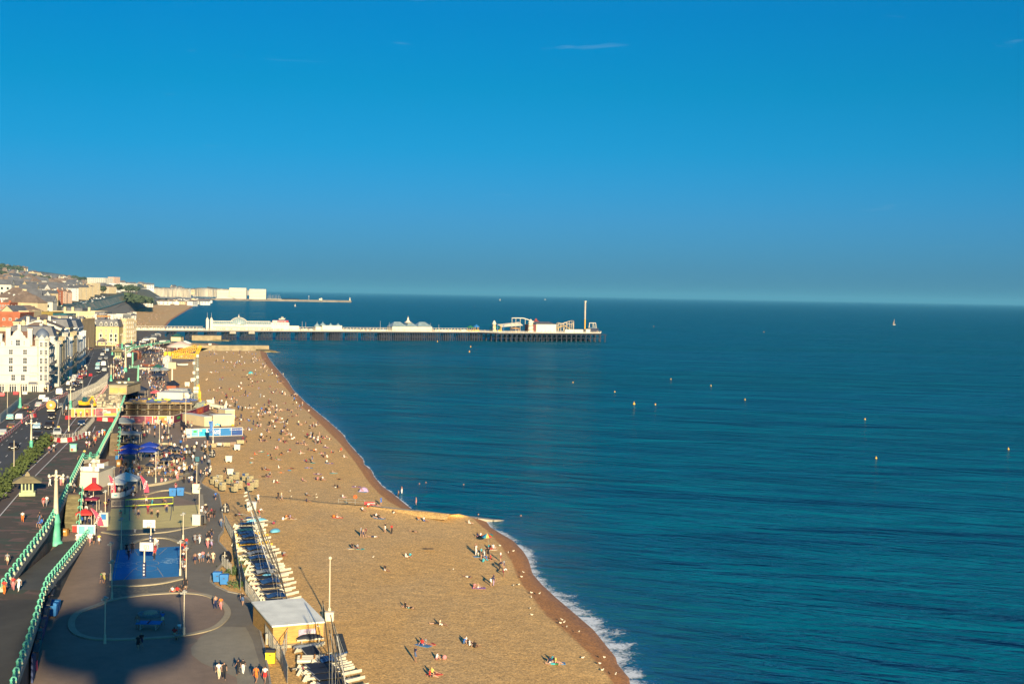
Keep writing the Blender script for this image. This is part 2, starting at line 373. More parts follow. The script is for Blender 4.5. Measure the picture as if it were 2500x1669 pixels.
# ---- lower promenade
EDGE = [(700, 1790), (676, 1720), (660, 1669), (644, 1578), (622, 1486), (614, 1468), (592, 1451), (557, 1444), (528, 1431), (513, 1419), (515, 1406), (535, 1384), (560, 1354), (550, 1340), (533, 1322), (535, 1307), (545, 1295), (545, 1272), (540, 1232), (535, 1206), (523, 1198), (497, 1184), (488, 1177), (492, 1170), (512, 1141), (514, 1125), (505, 1108), (488, 1100), (500, 1082), (593, 1077), (600, 1063), (566, 1030), (510, 1000), (470, 985), (445, 955), (415, 935), (408, 905), (440, 885), (474, 881), (478, 852), (420, 838), (345, 812)]
slab('lower_promenade', EDGE + [(250, 835), (240, 900), (200, 1050), (0, 1300), (-200, 1500), (-300, 1790)], LO, M_BROWN, 2.5)
# kerb along the shingle: a pale stone edge proud of the promenade
def ribbon(name, px, z, wd, m, hgt=0.0, closed=False, mk=struct):
 pts = pl(px, z) if not isinstance(px[0], Vector) else px; b = MB(); n = len(pts); L = []; Rr = []
 for i, p in enumerate(pts):
  a = pts[(i - 1) % n] if closed or i > 0 else p; c = pts[(i + 1) % n] if closed or i < n - 1 else p
  d = Vector(((c - a).x, (c - a).y, 0)).normalized(); q = Vector((-d.y, d.x, 0)) * wd / 2; L.append(p + q); Rr.append(p - q)
 idx = range(n if closed else n - 1)
 for i in idx:
  j = (i + 1) % n
  if hgt:
   u = Vector((0, 0, hgt)); g = Vector((0, 0, -.6)); A, B_, C, D = Rr[i], Rr[j], L[j], L[i]
   b.add([A + u, B_ + u, C + u, D + u, A + g, B_ + g, C + g, D + g], [(0, 1, 2, 3), (4, 5, 1, 0), (6, 7, 3, 2)])
  else: b.add([Rr[i], Rr[j], L[j], L[i]], [(0, 1, 2, 3)])
 o = b.build(name, m); return mk(o) if mk else o
def smooth(px, k=4, closed=False):
 out = []; n = len(px)
 for i in range(n if closed else n - 1):
  p = [px[(i + j) % n] if closed else px[min(max(i + j, 0), n - 1)] for j in (-1, 0, 1, 2)]
  for s in range(k):
   t = s / k; out.append(tuple(.5 * (2 * p[1][c] + (p[2][c] - p[0][c]) * t + (2 * p[0][c] - 5 * p[1][c] + 4 * p[2][c] - p[3][c]) * t * t + (3 * p[1][c] - p[0][c] - 3 * p[2][c] + p[3][c]) * t ** 3) for c in (0, 1)))
 if not closed: out.append(px[-1])
 return out
ribbon('kerb', EDGE[1:28], LO, .22, M_CONC, .10)
slab('grey_path', [(676, 1720), (660, 1669), (644, 1578), (622, 1486), (614, 1468), (592, 1451), (557, 1444), (528, 1431), (513, 1419), (515, 1406), (535, 1384), (560, 1354), (550, 1340), (533, 1322), (535, 1307), (545, 1295), (545, 1272), (540, 1232), (535, 1206), (497, 1184), (488, 1177), (492, 1170), (512, 1141), (505, 1108), (488, 1100), (455, 1090), (330, 1050), (300, 1050), (300, 1180), (400, 1200), (500, 1235), (503, 1284), (470, 1330), (455, 1400), (466, 1436), (505, 1450), (560, 1494), (540, 1520), (490, 1552), (466, 1580), (468, 1597), (493, 1617), (577, 1652), (590, 1720)], LO + .006, M_GREY)
slab('pale_path', [(588, 1715), (577, 1652), (493, 1617), (468, 1597), (466, 1580), (490, 1552), (540, 1528), (600, 1530), (616, 1560), (640, 1640), (650, 1690)], LO + .012, asphalt('pale_asphalt', (.25, .225, .16), .2, .1))
# ---- the paved circles and bands between the courts
slab('cobbled_paving', [(250, 1296), (500, 1283), (470, 1330), (455, 1400), (466, 1436), (440, 1450), (330, 1455), (262, 1470), (255, 1420), (300, 1330)], LO + .010, M_COB)
slab('ball_court', [(287, 1342), (439.5, 1332.6), (437, 1406), (273, 1416)], LO + .022, M_BLUEC)
slab('court_apron', [(300, 1338), (322, 1327), (374, 1316), (418, 1320), (443, 1333), (445, 1412), (394, 1420), (332, 1426), (266, 1428), (266, 1416), (285, 1343)], LO + .016, M_GREY)
def cobble_rings():
 for x, y, r in ((441, 1302, 2.2), (470, 1290, 1.6), (495, 1296, 1.5), (457, 1315, 1.7), (377, 1304, 1.6), (448, 1564, 1.5), (385, 1437, 1.3)):
  c = P(x, y, LO + .016); b = MB(); n = 28
  b.grid([[c + Vector((cos(2 * pi * i / n) * q, sin(2 * pi * i / n) * q, 0)) for i in range(n + 1)] for q in (r, .02)]); struct(b.build('cobble_ring', M_GREY))
cobble_rings()
RING = [(174, 1523), (188, 1497), (235, 1478), (272, 1465), (340, 1453), (431, 1447), (500, 1452), (542, 1472), (556, 1496), (540, 1520), (510, 1537), (449, 1550), (380, 1556), (294, 1560), (226, 1558), (186, 1545)]
slab('paved_circle', smooth(RING, 4, True), LO + .020, M_BROWN)
ribbon('kerb', smooth(RING, 5, True), LO + .02, .75, M_PALE, .09, True)
ribbon('kerb', smooth([(319, 1329), (345, 1318), (374, 1313.5), (405, 1314), (425, 1319), (440, 1327)]), LO, .6, M_PALE, .14)
ribbon('kerb', smooth([(250, 1299), (294, 1306), (344, 1303.6), (406, 1298.6), (456, 1289), (480, 1284)]), LO, .55, M_PALE, .14)
ribbon('kerb', smooth([(268, 1431), (332, 1430), (394, 1424), (443, 1413)]), LO, .6, M_PALE, .14)
ribbon('kerb', smooth([(355, 1188), (402, 1180.5), (437, 1170), (459, 1158)]), LO, .7, M_PALE, .45)
ribbon('kerb', smooth([(350, 1210), (390, 1199), (430, 1198), (470, 1206)]), LO, .5, M_PALE, .2)
ribbon('kerb', smooth([(352, 1098), (380, 1087), (412, 1085), (440, 1094), (458, 1107), (470, 1118)]), LO, .6, M_PALE, .45)
ribbon('kerb', [(489, 1209), (497, 1281)], LO, .9, M_PALE, .25)
slab('sand_court', [(271, 1241), (354, 1237.6), (487, 1231), (494, 1281), (471, 1284), (350, 1291), (260, 1294)], LO + .03, M_SAND)
# court lines
def lines(px, z, wd, m, closed=False): ribbon('court_line', px, z, wd, m, 0, closed)
CL = LO + .027
for seg in ([(292, 1340), (278, 1414)], [(300, 1417), (325, 1390), (333, 1385)], [(322, 1333), (338, 1355)], [(407, 1337), (388, 1353)], [(383, 1383), (398, 1406)]): lines(seg, CL, .07, M_PALE)
lines(smooth([(338, 1383), (360, 1380), (382, 1383), (384, 1389), (362, 1394), (338, 1391), (332, 1387)], 3, True), CL, .07, M_PALE, True)
lines(smooth([(335, 1372), (360, 1367), (384, 1370), (386, 1376), (360, 1379), (335, 1377)], 3, True), CL, .07, M_PALE, True)
M_PALEBLUE = pm('pale_court_paint', (.30, .50, .62), .8, .3, 3)
for cx, cy in ((299, 1377), (421, 1368)):
 b = MB(); c = P(cx, cy, CL)
 for k in range(16):
  y0 = -2.0 + k * .26; w = .6 + 1.0 * abs(sin(k * 2.1)); x0 = .5 * sin(k * 1.3)
  b.box((c.x + x0 - w * .4, c.y + y0, c.z), (w * .7, .10, .002)); b.box((c.x + x0 + w * .55, c.y + y0 + .1, c.z), (w * .35, .09, .002))
 struct(b.build('court_emblem', M_PALEBLUE))
M_ROPE = pm('navy_tape', (.02, .04, .12), .7)
lines(smooth([(317, 1233), (316, 1262), (319, 1271), (345, 1273), (405, 1270), (416, 1266), (419, 1232)], 3), LO + .035, .09, M_ROPE)
# ---- upper promenade level with its retaining walls
UEDGE = [(5, 1790), (20, 1720), (35, 1667), (66, 1582), (94, 1493), (110, 1440), (12, 1437), (60, 1367), (111, 1300), (132, 1262), (163, 1206), (196, 1206), (199, 1190), (174, 1182), (201, 1124), (234, 1118), (249, 1095), (268, 1057), (289, 1057), (291, 1046), (284, 1028), (300, 988), (312, 947), (336, 950), (337, 899), (323, 896), (323, 866), (367, 843), (414, 836), (400, 815), (345, 803)]
M_WALLD = pm('retaining_wall', (.13, .085, .055), .9, .4, .6, bump=.3)
ue = pl(UEDGE, UP)
b = MB(); b.sheet(ue + pl([(250, 790), (0, 815), (-400, 1000), (-700, 1790)], UP)); struct(b.build('upper_promenade', M_SLAB))
b = MB()
for p, q in zip(ue, ue[1:]): b.add([(p.x, p.y, 0), (q.x, q.y, 0), q, p], [(3, 2, 1, 0)])
tag(b.build('retaining_wall', M_WALLD), 'dark brick retaining wall holding up the upper promenade', 'wall')
ribbon('kerb', UEDGE[:5], UP, .5, M_CONC, .12); ribbon('kerb', UEDGE[6:11], UP, .5, M_CONC, .12); ribbon('kerb', UEDGE[13:18], UP, .5, M_CONC, .12)
slab('dark_paving', [(-300, 1790), (20, 1720), (35, 1667), (66, 1582), (94, 1493), (101, 1462), (0, 1464), (-300, 1470)], UP + .006, M_DARK)
# ramp down to the lower promenade
rt = [P(12, 1437, UP), P(110, 1440, UP)]; rb = [P(150, 1322, LO + .02), P(210, 1316, LO + .02)]
b = MB(); b.add([rt[0], rt[1], rb[1], rb[0], (rt[1].x, rt[1].y, 1), (rb[1].x, rb[1].y, 1)], [(0, 1, 2, 3), (1, 4, 5, 2)])
struct(b.build('ramp', asphalt('ramp_asphalt', (.095, .09, .065), .2, .3)))
RAMP_R = [rt[1].lerp(rb[1], k / 10) for k in range(11)]
ribbon('kerb', RAMP_R, 0, .5, M_CONC, .12)
def flight(name, t0, t1, b0, b1, n, label, m):
 a0, a1, c0, c1 = P(*t0, UP), P(*t1, UP), P(*b0, LO), P(*b1, LO); b = MB()
 for k in range(n):
  f0, f1 = k / n, (k + 1) / n; z = UP - (UP - LO) * (k + .0) / n
  q = [a0.lerp(c0, f0), a1.lerp(c1, f0), a1.lerp(c1, f1), a0.lerp(c0, f1)]
  b.prism([(p.x, p.y) for p in q], 1.0, z - .03 * (k == 0))
 o = b.build(name, m); tag(o, label, 'stairs'); return a0, a1, c0, c1
M_STEP = pm('mossy_step', (.17, .145, .07), .9, .35, .8)
st1 = flight('staircase', (164, 1207), (195, 1207), (155, 1296), (187, 1296), 26, 'broad mossy stone staircase beside the tall lamp post', M_STEP)
st2 = flight('staircase', (270, 1057.5), (288.5, 1057.5), (266, 1112), (285, 1112), 26, 'narrow stone staircase leading down behind the wicker bar', pm('brown_step', (.16, .125, .075), .9, .3, .8))
# road, cycle lane, markings on the upper level
ROADL = [(-140, 1150), (-40, 1068), (0, 1034), (52, 996), (96, 969), (146, 946), (189, 902), (215, 867), (228, 851), (300, 847), (345, 827), (396, 809)]
ROADR = [(408, 813), (360, 837), (300, 854), (262, 878), (266, 919), (232, 950), (166, 981), (150, 1001), (123, 1070), (0, 1195), (-140, 1340)]
slab('road', ROADL + ROADR, UP + .010, M_ROAD)
ribbon('kerb', smooth(ROADL, 3), UP, .30, M_CONC, .12); ribbon('kerb', smooth(ROADR[3:], 3), UP, .30, M_CONC, .12)
slab('cycle_lane', [(0, 1216), (143, 1079), (165, 1050), (185, 1050), (165, 1081), (85, 1162), (54, 1195), (0, 1258), (-100, 1370), (-100, 1320)], UP + .010, M_CYCLE)
for q in ([(-60, 1276), (0, 1216), (70, 1148), (143, 1079), (170, 1040), (192, 1012)], [(-50, 1312), (0, 1258), (54, 1195)], [(85, 1162), (165, 1081), (187, 1048), (215, 1020)], [(226, 1054), (232, 1040)]): ribbon('lane_line', q, UP + .018, .16, M_WHITE)
def dashes(px, n, z, wd=.14, ln=.5):
 pts = resample(pl(px, z), n * 2)
 b = MB()
 for i in range(0, 2 * n - 1, 2):
  p, q = pts[i], pts[i].lerp(pts[i + 1], ln * 2 * .5 + .1); d = (q - p).normalized(); s = Vector((-d.y, d.x, 0)) * wd / 2
  b.add([p - s, q - s, q + s, p + s], [(0, 1, 2, 3)])
 struct(b.build('lane_dashes', M_WHITE))
dashes([(-20, 1150), (20, 1108), (72, 1062), (100, 1030)], 9, UP + .018); dashes([(-10, 1098), (40, 1055), (95, 1020)], 9, UP + .018)
dashes([(205, 912), (217, 888), (228, 860)], 12, UP + .018, .2); dashes([(20, 1035), (100, 985), (150, 955), (200, 925)], 22, UP + .018)
ribbon('lane_line', [(190, 968), (215, 940), (225, 920), (240, 915)], UP + .018, .18, M_WHITE)
# ---- ground behind the seafront: rises inland to the downs; rows by forward distance, heights at photo columns
COLS = (-900, -400, 0, 100, 200, 300)
TERR = [(380, (6.8,) * 6, 120), (560, (7.3, 7.3, 7.2, 7.2, 7.2, 7.2), 200), (800, (16, 15, 12, 9, 7.2, 7.2), 230), (1000, (24, 22, 19, 14, 7.3, 7.2), 250), (1250, (30, 28, 26, 22, 13, 7), 158), (1600, (40, 36, 32, 28, 22, 10), 204), (2200, (56, 50, 42, 36, 30, 26), 276), (2700, (70, 64, 54, 44, 37, 31), 312), (3400, (84, 77, 67, 53, 43, 36), 345), (4300, (108, 96, 85, 73, 56, 42), 362), (5600, (128, 118, 106, 93, 76, 44), 330), (7200, (150, 140, 128, 118, 98, 56), 400), (9500, (180, 168, 152, 138, 110, 58), 470)]
def terr_z(px, row):
 h = row[1]
 if px <= COLS[0]: return h[0]
 for (a, za), (c, zc) in zip(zip(COLS, h), zip(COLS[1:], h[1:])):
  if px <= c: return za + (zc - za) * (px - a) / (c - a)
 return h[-1] + (h[-1] - h[-2]) * .35 * (px - COLS[-1]) / 100
def ground(px, Y):
 for r0, r1 in zip(TERR, TERR[1:]):
  if Y <= r1[0]: break
 f = min(1, max(0, (Y - r0[0]) / (r1[0] - r0[0]))); z = terr_z(px, r0) * (1 - f) + terr_z(px, r1) * f
 return Vector(((px - CX) / F * Y * 1.0, Y, z))
def grass_mat():
 m, t, b = newmat('downland')
 n1 = noise(t, (.004, .004, .004), 5, .6); n2 = noise(t, (.02, .02, .02), 5)
 c = mixc(t, rampf(t, n1, .38, .62), (.085, .085, .045), (.15, .12, .06)); c = mixc(t, rampf(t, n2, .52, .66), c, (.035, .055, .03))
 t.links.new(c, b.inputs['Base Color']); b.inputs['Roughness'].default_value = 1; return m
M_DOWN = grass_mat()
b = MB(); b.smooth = True; rows = []
for r in TERR:
 cols = [-900, -650, -400, -200, -100, 0, 50, 100, 150, 200, 250, 300, 350, 400]; e = r[2]; row = []
 for i, c in enumerate(cols):
  c2 = -900 + (c + 900) * (e + 900) / 1300; q = ground(c2, r[0]); q.z *= 1 - .85 * max(0, (i - 8) / 5) ** 1.3 if r[0] > 5000 else 1; row.append(q + Vector((0, 0, 1.5 * sin(i * 2.1 + r[0]) if r[0] > 1500 else 0)))
 row.append(row[-1] + Vector((2 if r[0] < 2800 else 60, 0, -row[-1].z + (3.0 if r[0] < 2900 else 1.0)))); rows.append(row)
b.grid(rows); struct(b.build('hills', M_DOWN))
b = MB(); b.sheet(pl([(100, 808), (345, 808), (322, 790), (318, 779), (331, 757), (372, 744), (430, 736), (300, 727), (250, 738)], 4.2)); struct(b.build('esplanade', M_GREY))
# green clad sea wall below the upper road, beyond the pier
def seawall():
 m, t, bb = newmat('ivy_wall'); n = noise(t, (.05, .05, .12), 5); f = noise(t, (.6, .6, .6), 3)
 c = mixc(t, rampf(t, n, .42, .56), (.52, .37, .15), (.20, .23, .06)); c = mixc(t, rampf(t, f, .4, .7), c, (.16, .17, .09)); t.links.new(c, bb.inputs['Base Color'])
 top = [PY(150, 750, 1180), PY(200, 741, 1420), PY(250, 731.5, 1720), PY(300, 720, 2250), PY(314, 716, 2600)]
 w = MB(); low = [p + Vector((7, -2, -9)) for p in top]; w.grid([low, top]); o = w.build('sea_wall', m); tag(o, 'long ivy-clad sea wall below the upper road beyond the pier', 'wall')
 g = MB(); g.grid([[Vector((q.x, q.y, 4.4)) for q in pl([(335, 812), (320, 790), (317, 776), (332, 754), (405, 735)], 4.4)], [q.lerp(v, .25) for q, v in zip(low, pl([(335, 812), (320, 790), (317, 776), (332, 754), (405, 735)], 4.4))], low]); struct(g.build('esplanade', M_GREY))
 r = empty('railing', (0, 0, 0), 0, 'turquoise railing along the top of the distant sea wall', 'railing')
 k = MB()
 for p, q in zip(top, top[1:]): k.bar(p + Vector((0, 0, 1.3)), q + Vector((0, 0, 1.3)), .9, .9); k.bar(p + Vector((8, -2, -8.4)), q + Vector((8, -2, -8.4)), 1.0, 1.2)
 k.build('top_rail', pm('far_turquoise', (.16, .36, .30), .6), r)
 return top
SW_TOP = seawall()
# ================================================================== buildings
M_CREAM = pm('cream_render', (.50, .41, .245), .8, .10, .25); M_WHITEW = pm('white_stucco', (.47, .465, .40), .75, .08, .3)
M_YELLOW = pm('yellow_render', (.56, .43, .18), .8, .08, .3); M_BEIGE = pm('beige_render', (.47, .34, .17), .85, .12, .2)
M_BRICK = pm('red_brick', (.30, .095, .045), .9, .2, .4); M_PINK = pm('pink_render', (.52, .36, .26), .8, .1, .3)
M_SLATE = pm('slate_roof', (.10, .105, .115), .6, .2, .6); M_TILE = pm('brown_tile_roof', (.17, .125, .095), .9, .2, .5)
M_FLATR = pm('grey_flat_roof', (.24, .22, .18), .9, .2, .3); M_GLASS = pm('dark_glass', (.02, .03, .04), .12, .2, .5, spec=.6)
M_FRAME = pm('window_frame', (.62, .60, .54), .6, .05); M_OLIVE = pm('olive_cladding', (.20, .15, .03), .8, .15, .3)
M_GREYW = pm('grey_white_render', (.56, .56, .52), .8, .1, .3); M_TEALG = pm('teal_glazing', (.02, .09, .11), .2, .2, .4)
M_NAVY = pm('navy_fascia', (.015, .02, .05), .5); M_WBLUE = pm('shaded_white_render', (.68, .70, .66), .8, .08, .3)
def window_mesh(w, h, bars=2, frame=M_FRAME):
 b = MB(); t = .12; b.mat(0)
 b.box((0, 0, h / 2 - t / 2), (w, .16, t)); b.box((0, 0, -h / 2 + t / 2), (w + .25, .26, t)); b.box((-w / 2 + t / 2, 0, 0), (t, .16, h)); b.box((w / 2 - t / 2, 0, 0), (t, .16, h))
 b.box((0, 0, 0), (.07, .12, h)); b.box((0, 0, 0), (w, .12, .08))
 b.mat(1).box((0, .02, 0), (w - .1, .05, h - .1)); return b.mesh('window', [frame, M_GLASS])
WM = {}
def win(w, h):
 k = (round(w, 1), round(h, 1))
 if k not in WM: WM[k] = window_mesh(*k)
 return WM[k]
def roof_mb(kind, w, d, h, rh, over=.3):
 b = MB(); x0, x1, y0, y1 = -w / 2 - over, w / 2 + over, -over, d + over
 if kind == 'flat':
  b.box((0, d / 2, h + .12), (w - .02, d - .02, .24)); t = .3
  b.mat(1)
  for c, s in (((0, .1, h + .55), (w + .3, .35, 1.1)), ((0, d - .1, h + .55), (w + .3, .35, 1.1)), ((-w / 2 + .1, d / 2, h + .55), (.35, d - .6, 1.1)), ((w / 2 - .1, d / 2, h + .55), (.35, d - .6, 1.1))): b.box(c, s)
 elif kind == 'hip':
  i = min(w, d) * .45; b.add([(x0, y0, h), (x1, y0, h), (x1, y1, h), (x0, y1, h), (x0 + i, (y0 + y1) / 2, h + rh), (x1 - i, (y0 + y1) / 2, h + rh)], [(0, 1, 5, 4), (1, 2, 5), (2, 3, 4, 5), (3, 0, 4), (3, 2, 1, 0)])
 elif kind == 'gable':
  b.add([(x0, y0, h), (x1, y0, h), (x1, y1, h), (x0, y1, h), (0, y0, h + rh), (0, y1, h + rh)], [(1, 2, 5, 4), (3, 0, 4, 5), (3, 2, 1, 0)])
  b.mat(1).add([(-w / 2, .02, h), (w / 2, .02, h), (0, .02, h + rh - .15)], [(0, 1, 2)]); b.mat(0)
 elif kind == 'ridge':
  ym = (y0 + y1) / 2; b.add([(x0, y0, h), (x1, y0, h), (x1, y1, h), (x0, y1, h), (x0, ym, h + rh), (x1, ym, h + rh)], [(0, 1, 5, 4), (2, 3, 4, 5), (3, 2, 1, 0)])
  b.mat(1).add([(w / 2, 0, h), (w / 2, d, h), (w / 2, d / 2, h + rh - .1), (-w / 2, d, h), (-w / 2, 0, h), (-w / 2, d / 2, h + rh - .1)], [(0, 1, 2), (3, 4, 5)]); b.mat(0)
 else:
  i = rh * .35; b.add([(x0, y0, h), (x1, y0, h), (x1, y1, h), (x0, y1, h), (x0 + i, y0 + i, h + rh), (x1 - i, y0 + i, h + rh), (x1 - i, y1 - i, h + rh), (x0 + i, y1 - i, h + rh)], [(0, 1, 5, 4), (1, 2, 6, 5), (2, 3, 7, 6), (3, 0, 4, 7), (4, 5, 6, 7), (3, 2, 1, 0)])
 return b
def block(name, label, px0, px1, pt, pb, Y, d, wall, roofm, kind='flat', rh=3.0, nw=(0, 0), sw=0, rz=0.0, cat='building', group=None, chim=0, ww=(1.1, 1.8), trim=True, base=8.0, skip0=0.0):
 a, c = PY(px0, pb, Y), PY(px1, pb, Y); top = PY((px0 + px1) / 2, pt, Y).z; w = (c - a).length; h = top - (a.z + c.z) / 2
 r = empty(name, ((a.x + c.x) / 2, Y, (a.z + c.z) / 2), rz, label, cat, group)
 b = MB(); b.box((0, d / 2, (h - base) / 2), (w, d, h + base))
 if trim and nw[1]:
  for k in range(1, nw[1]): b.box((0, -.10, h * k / nw[1] + .1), (w + .02, .19, .28))
  b.box((0, -.18, h - .3), (w + .5, .35, .5)); b.box((w / 2 + .12, d / 2, h - .3), (.24, d - .01, .5))
 b.build('wall', wall, r)
 ro = roof_mb(kind, w, d, h, rh).build('roof', [roofm, wall], r)
 for k in range(chim):
  q = MB(); q.box((0, 0, .9), (1.6, .8, 2.6));
  for i in range(4): q.mat(1).tube((-.55 + .36 * i, 0, 2.2), (-.55 + .36 * i, 0, 2.9), .13, .11, 6)
  q.build('chimney', [wall, M_TILE], ro, ((k + .5) / chim * w * .9 - w * .45, d * (.35 + .3 * (k % 2)), h + (rh * .55 if kind != 'flat' else .3)))
 nx, nz = nw
 if nx and nz:
  sx_, sz = w / nx, (h - skip0) / nz; m = win(min(ww[0], sx_ * .55), min(ww[1], sz * .62))
  for i in range(nx):
   for k in range(nz): linkmesh('window', m, r, (-w / 2 + (i + .5) * sx_, -.06, skip0 + (k + .5) * sz))
  for i in range(sw):
   for k in range(nz): linkmesh('window', m, r, (w / 2 + .06, (i + .5) * d / sw, skip0 + (k + .5) * sz), pi / 2)
 return r, w, h
STREET = .245
# ---- the white corner hotel at the left edge of the picture
def white_hotel():
 C = P(118, 956, UP); Y0 = C.y; s = Y0 / F / cos(STREET)
 r = empty('hotel', C, STREET, 'large white stucco hotel with blue onion dome and curly gables', 'hotel')
 ux = lambda px: -(118 - px) * s * .985
 zz = lambda py: (956 - py) * Y0 / F
 W_ = 62.0; D = 17.0; H = zz(845)
 b = MB(); b.box((-W_ / 2, D / 2, H / 2), (W_, D, H));
 for py in (934, 913, 890, 866, 846): b.box((-W_ / 2 - 1, -.16, zz(py)), (W_ - 2, .31, .42)); b.box((.14, D / 2 + 1, zz(py)), (.27, D - 2, .42))
 b.mat(1).box((-W_ / 2 + .01, -.045, zz(934) / 2 - .2), (W_, .09, zz(934) - .5)); b.mat(0)
 b.build('wall', [M_WHITEW, pm('buff_ground_floor', (.50, .44, .30), .8, .1, .4)], r)
 # corner turret with its dome
 tr = zz(845) - 0; b = MB(); cx, cy = -2.1, 1.6; R_ = 2.35
 b.lathe([(R_, 0), (R_, zz(826))], 8, (cx, cy, 0), pi / 8, True)
 for py in (934, 913, 890, 866, 846, 828): b.lathe([(R_ + .05, zz(py) - .2), (R_ + .3, zz(py) - .1), (R_ + .3, zz(py) + .15), (R_ + .05, zz(py) + .2)], 8, (cx, cy, 0), pi / 8, True)
 for k in range(8):
  a = k * pi / 4; c = Vector((cx + cos(a) * (R_ * .93), cy + sin(a) * (R_ * .93), zz(826))); t = Vector((-sin(a), cos(a), 0)) * R_ * .41
  b.add([c - t, c + t, c + Vector((0, 0, 1.0))], [(0, 1, 2)])
 tu = b.build('turret', M_WHITEW, r)
 d0 = zz(826); dh = zz(801) - d0
 b = MB(); b.lathe([(R_ * .86, d0), (R_ * .97, d0 + dh * .22), (R_ * .93, d0 + dh * .45), (R_ * .70, d0 + dh * .70), (R_ * .30, d0 + dh * .92), (.05, d0 + dh)], 8, (cx, cy, 0), pi / 8); b.tube((cx, cy, d0 + dh * .95), (cx, cy, d0 + dh + 1.3), .1, .03)
 b.build('dome', pm('lead_dome', (.10, .13, .18), .5, .15, .6), tu)
 # roof with gables and chimneys
 b = MB(); b.add([(-W_, -.1, H), (-4.3, -.1, H), (.1, 4.3, H), (.1, D, H), (-W_, D, H), (-W_, D * .5, H + 4.6), (-7.5, D * .5, H + 4.6)], [(0, 1, 6, 5), (1, 2, 6), (2, 3, 6), (3, 4, 5, 6)]); ro = b.build('roof', pm('hotel_tile_roof', (.19, .10, .06), .9, .2, .5), r)
 def gable(xc, wd, ht):
  prof = [(-.5, 0), (-.5, .34), (-.47, .42), (-.36, .46), (-.30, .50), (-.29, .60), (-.21, .66), (-.19, .78), (-.10, .90), (0, 1.0), (.10, .90), (.19, .78), (.21, .66), (.29, .60), (.30, .50), (.36, .46), (.47, .42), (.5, .34), (.5, 0)]
  b = MB(); pts = [(xc + x * wd, -.22, H + z * ht) for x, z in prof]; n = len(pts); bk = [(x, .55, z) for x, y, z in pts]
  b.add(pts + bk, [tuple(range(n))[::-1]] + [(i, (i + 1) % n, (i + 1) % n + n, i + n) for i in range(n)]); b.box((xc, -.3, H + ht * .46), (wd * .86, .2, .25)); b.box((xc, 2.4, H + ht * .2), (wd * .7, 3.8, ht * .4))
  g = b.build('gable', M_WHITEW, r)
  linkmesh('window', win(1.5, 2.1), g, (xc, -.3, H + ht * .21)); linkmesh('window', win(.6, 1.6), g, (xc - wd * .25, -.3, H + ht * .2)); linkmesh('window', win(.6, 1.6), g, (xc + wd * .25, -.3, H + ht * .2))
 gable(ux(48.5), 7.6, zz(804) - H); gable(ux(-2), 5.6, zz(822) - H); gable(ux(-62), 7.6, zz(804) - H)
 for px, tp in ((25.5, 801), (75, 802), (-32, 801), (7, 815)):
  c = MB(); c.box((ux(px), 1.6, (zz(tp) + H - .5) / 2), (1.45, 2.2, zz(tp) - H + .5)); c.box((ux(px), 1.6, zz(tp) - .2), (1.75, 2.5, .35))
  for i in range(4): c.mat(1).tube((ux(px) - .5 + .33 * i, 1.6, zz(tp)), (ux(px) - .5 + .33 * i, 1.6, zz(tp) + .6), .13, .1, 6)
  c.mat(0); c.build('chimney', [M_WHITEW, M_TILE], ro)
 # windows
 for py, h in ((859, 1.7), (880, 2.1), (900, 2.2), (921, 2.2)):
  cols = (1, 32.5, 64.5, -28, -58) if py < 910 else (38, 60, -28, -58, 3)
  for px in cols: linkmesh('window', win(1.35, h), r, (ux(px), -.07, zz(py)))
  for px in (102, 112): linkmesh('window', win(1.0, h), tu, (ux(px) + (0 if px == 102 else .0), -1.02 if px == 102 else -.80, zz(py)), 0 if px == 102 else .3)
 for px in (102, 112): linkmesh('window', win(1.0, 1.6), tu, (ux(px), -1.02 if px == 102 else -.8, zz(840)), 0 if px == 102 else .3)
 for py in (903, 924):
  q = MB(); n = 10; x0, x1 = ux(76.5), ux(93); xm = (x0 + x1) / 2; rx = (x1 - x0) / 2
  pr = [(x1, zz(py + 8)), (x1, zz(py - 2))] + [(xm + rx * cos(pi * i / n), zz(py - 2) + 1.3 * sin(pi * i / n)) for i in range(n + 1)] + [(x0, zz(py + 8))]
  for (ax, az), (bx, bz) in zip(pr, pr[1:]): q.bar((ax, -.1, az), (bx, -.1, bz), .2, .28)
  z0 = zz(py - 12.5 if py == 903 else py - 13)
  for i in range(9): q.box((x0 + (x1 - x0) * i / 8, -.28, zz(py + 9.5)), (.16, .16, 1.0))
  q.box((xm, -.28, zz(py + 9.5) + .55), (x1 - x0 + .5, .3, .18)); q.box((xm, -.28, zz(py + 9.5) - .6), (x1 - x0 + .5, .5, .2)); q.build('balcony', M_WHITEW, r)
 for c0, c1 in ((29, 45.5), (53, 70.5), (80, 93), (101, 117), (-20, -4), (2, 18)):
  x0, x1 = ux(c0), ux(c1); w = x1 - x0
  q = MB(); q.box(((x0 + x1) / 2, -.13, zz(947.5)), (w, .09, 2.6)); q.mat(1)
  for i in range(4): q.box((x0 + w * i / 3, -.2, zz(947.5)), (.16, .12, 2.7))
  q.box(((x0 + x1) / 2, -.2, zz(941)), (w, .12, .16)); q.build('shop_window', [M_GLASS, M_FRAME], r)
 q = MB(); q.box((ux(96), -.28, zz(935)), (ux(118) - ux(74) + .3, .2, .8)); q.box((.32, 5, zz(935)), (.2, 9, .8)); q.build('fascia', M_NAVY, r)
 for k in range(4):
  for j in range(4): linkmesh('window', win(1.3, 2.1), r, (.12, 4.6 + 3.2 * k, zz((880, 900, 921, 859)[j])), pi / 2)
 q = MB()
 for z in (zz(890), zz(913)):
  q.box((.75, 9.5, z - .1), (1.3, 11, .16)); q.box((1.38, 9.5, z + 1.0), (.06, 11, .08))
  for i in range(23): q.box((1.38, 4.0 + .5 * i, z + .5), (.04, .04, 1.0))
 q.build('balcony', M_SLATE, r)
white_hotel()
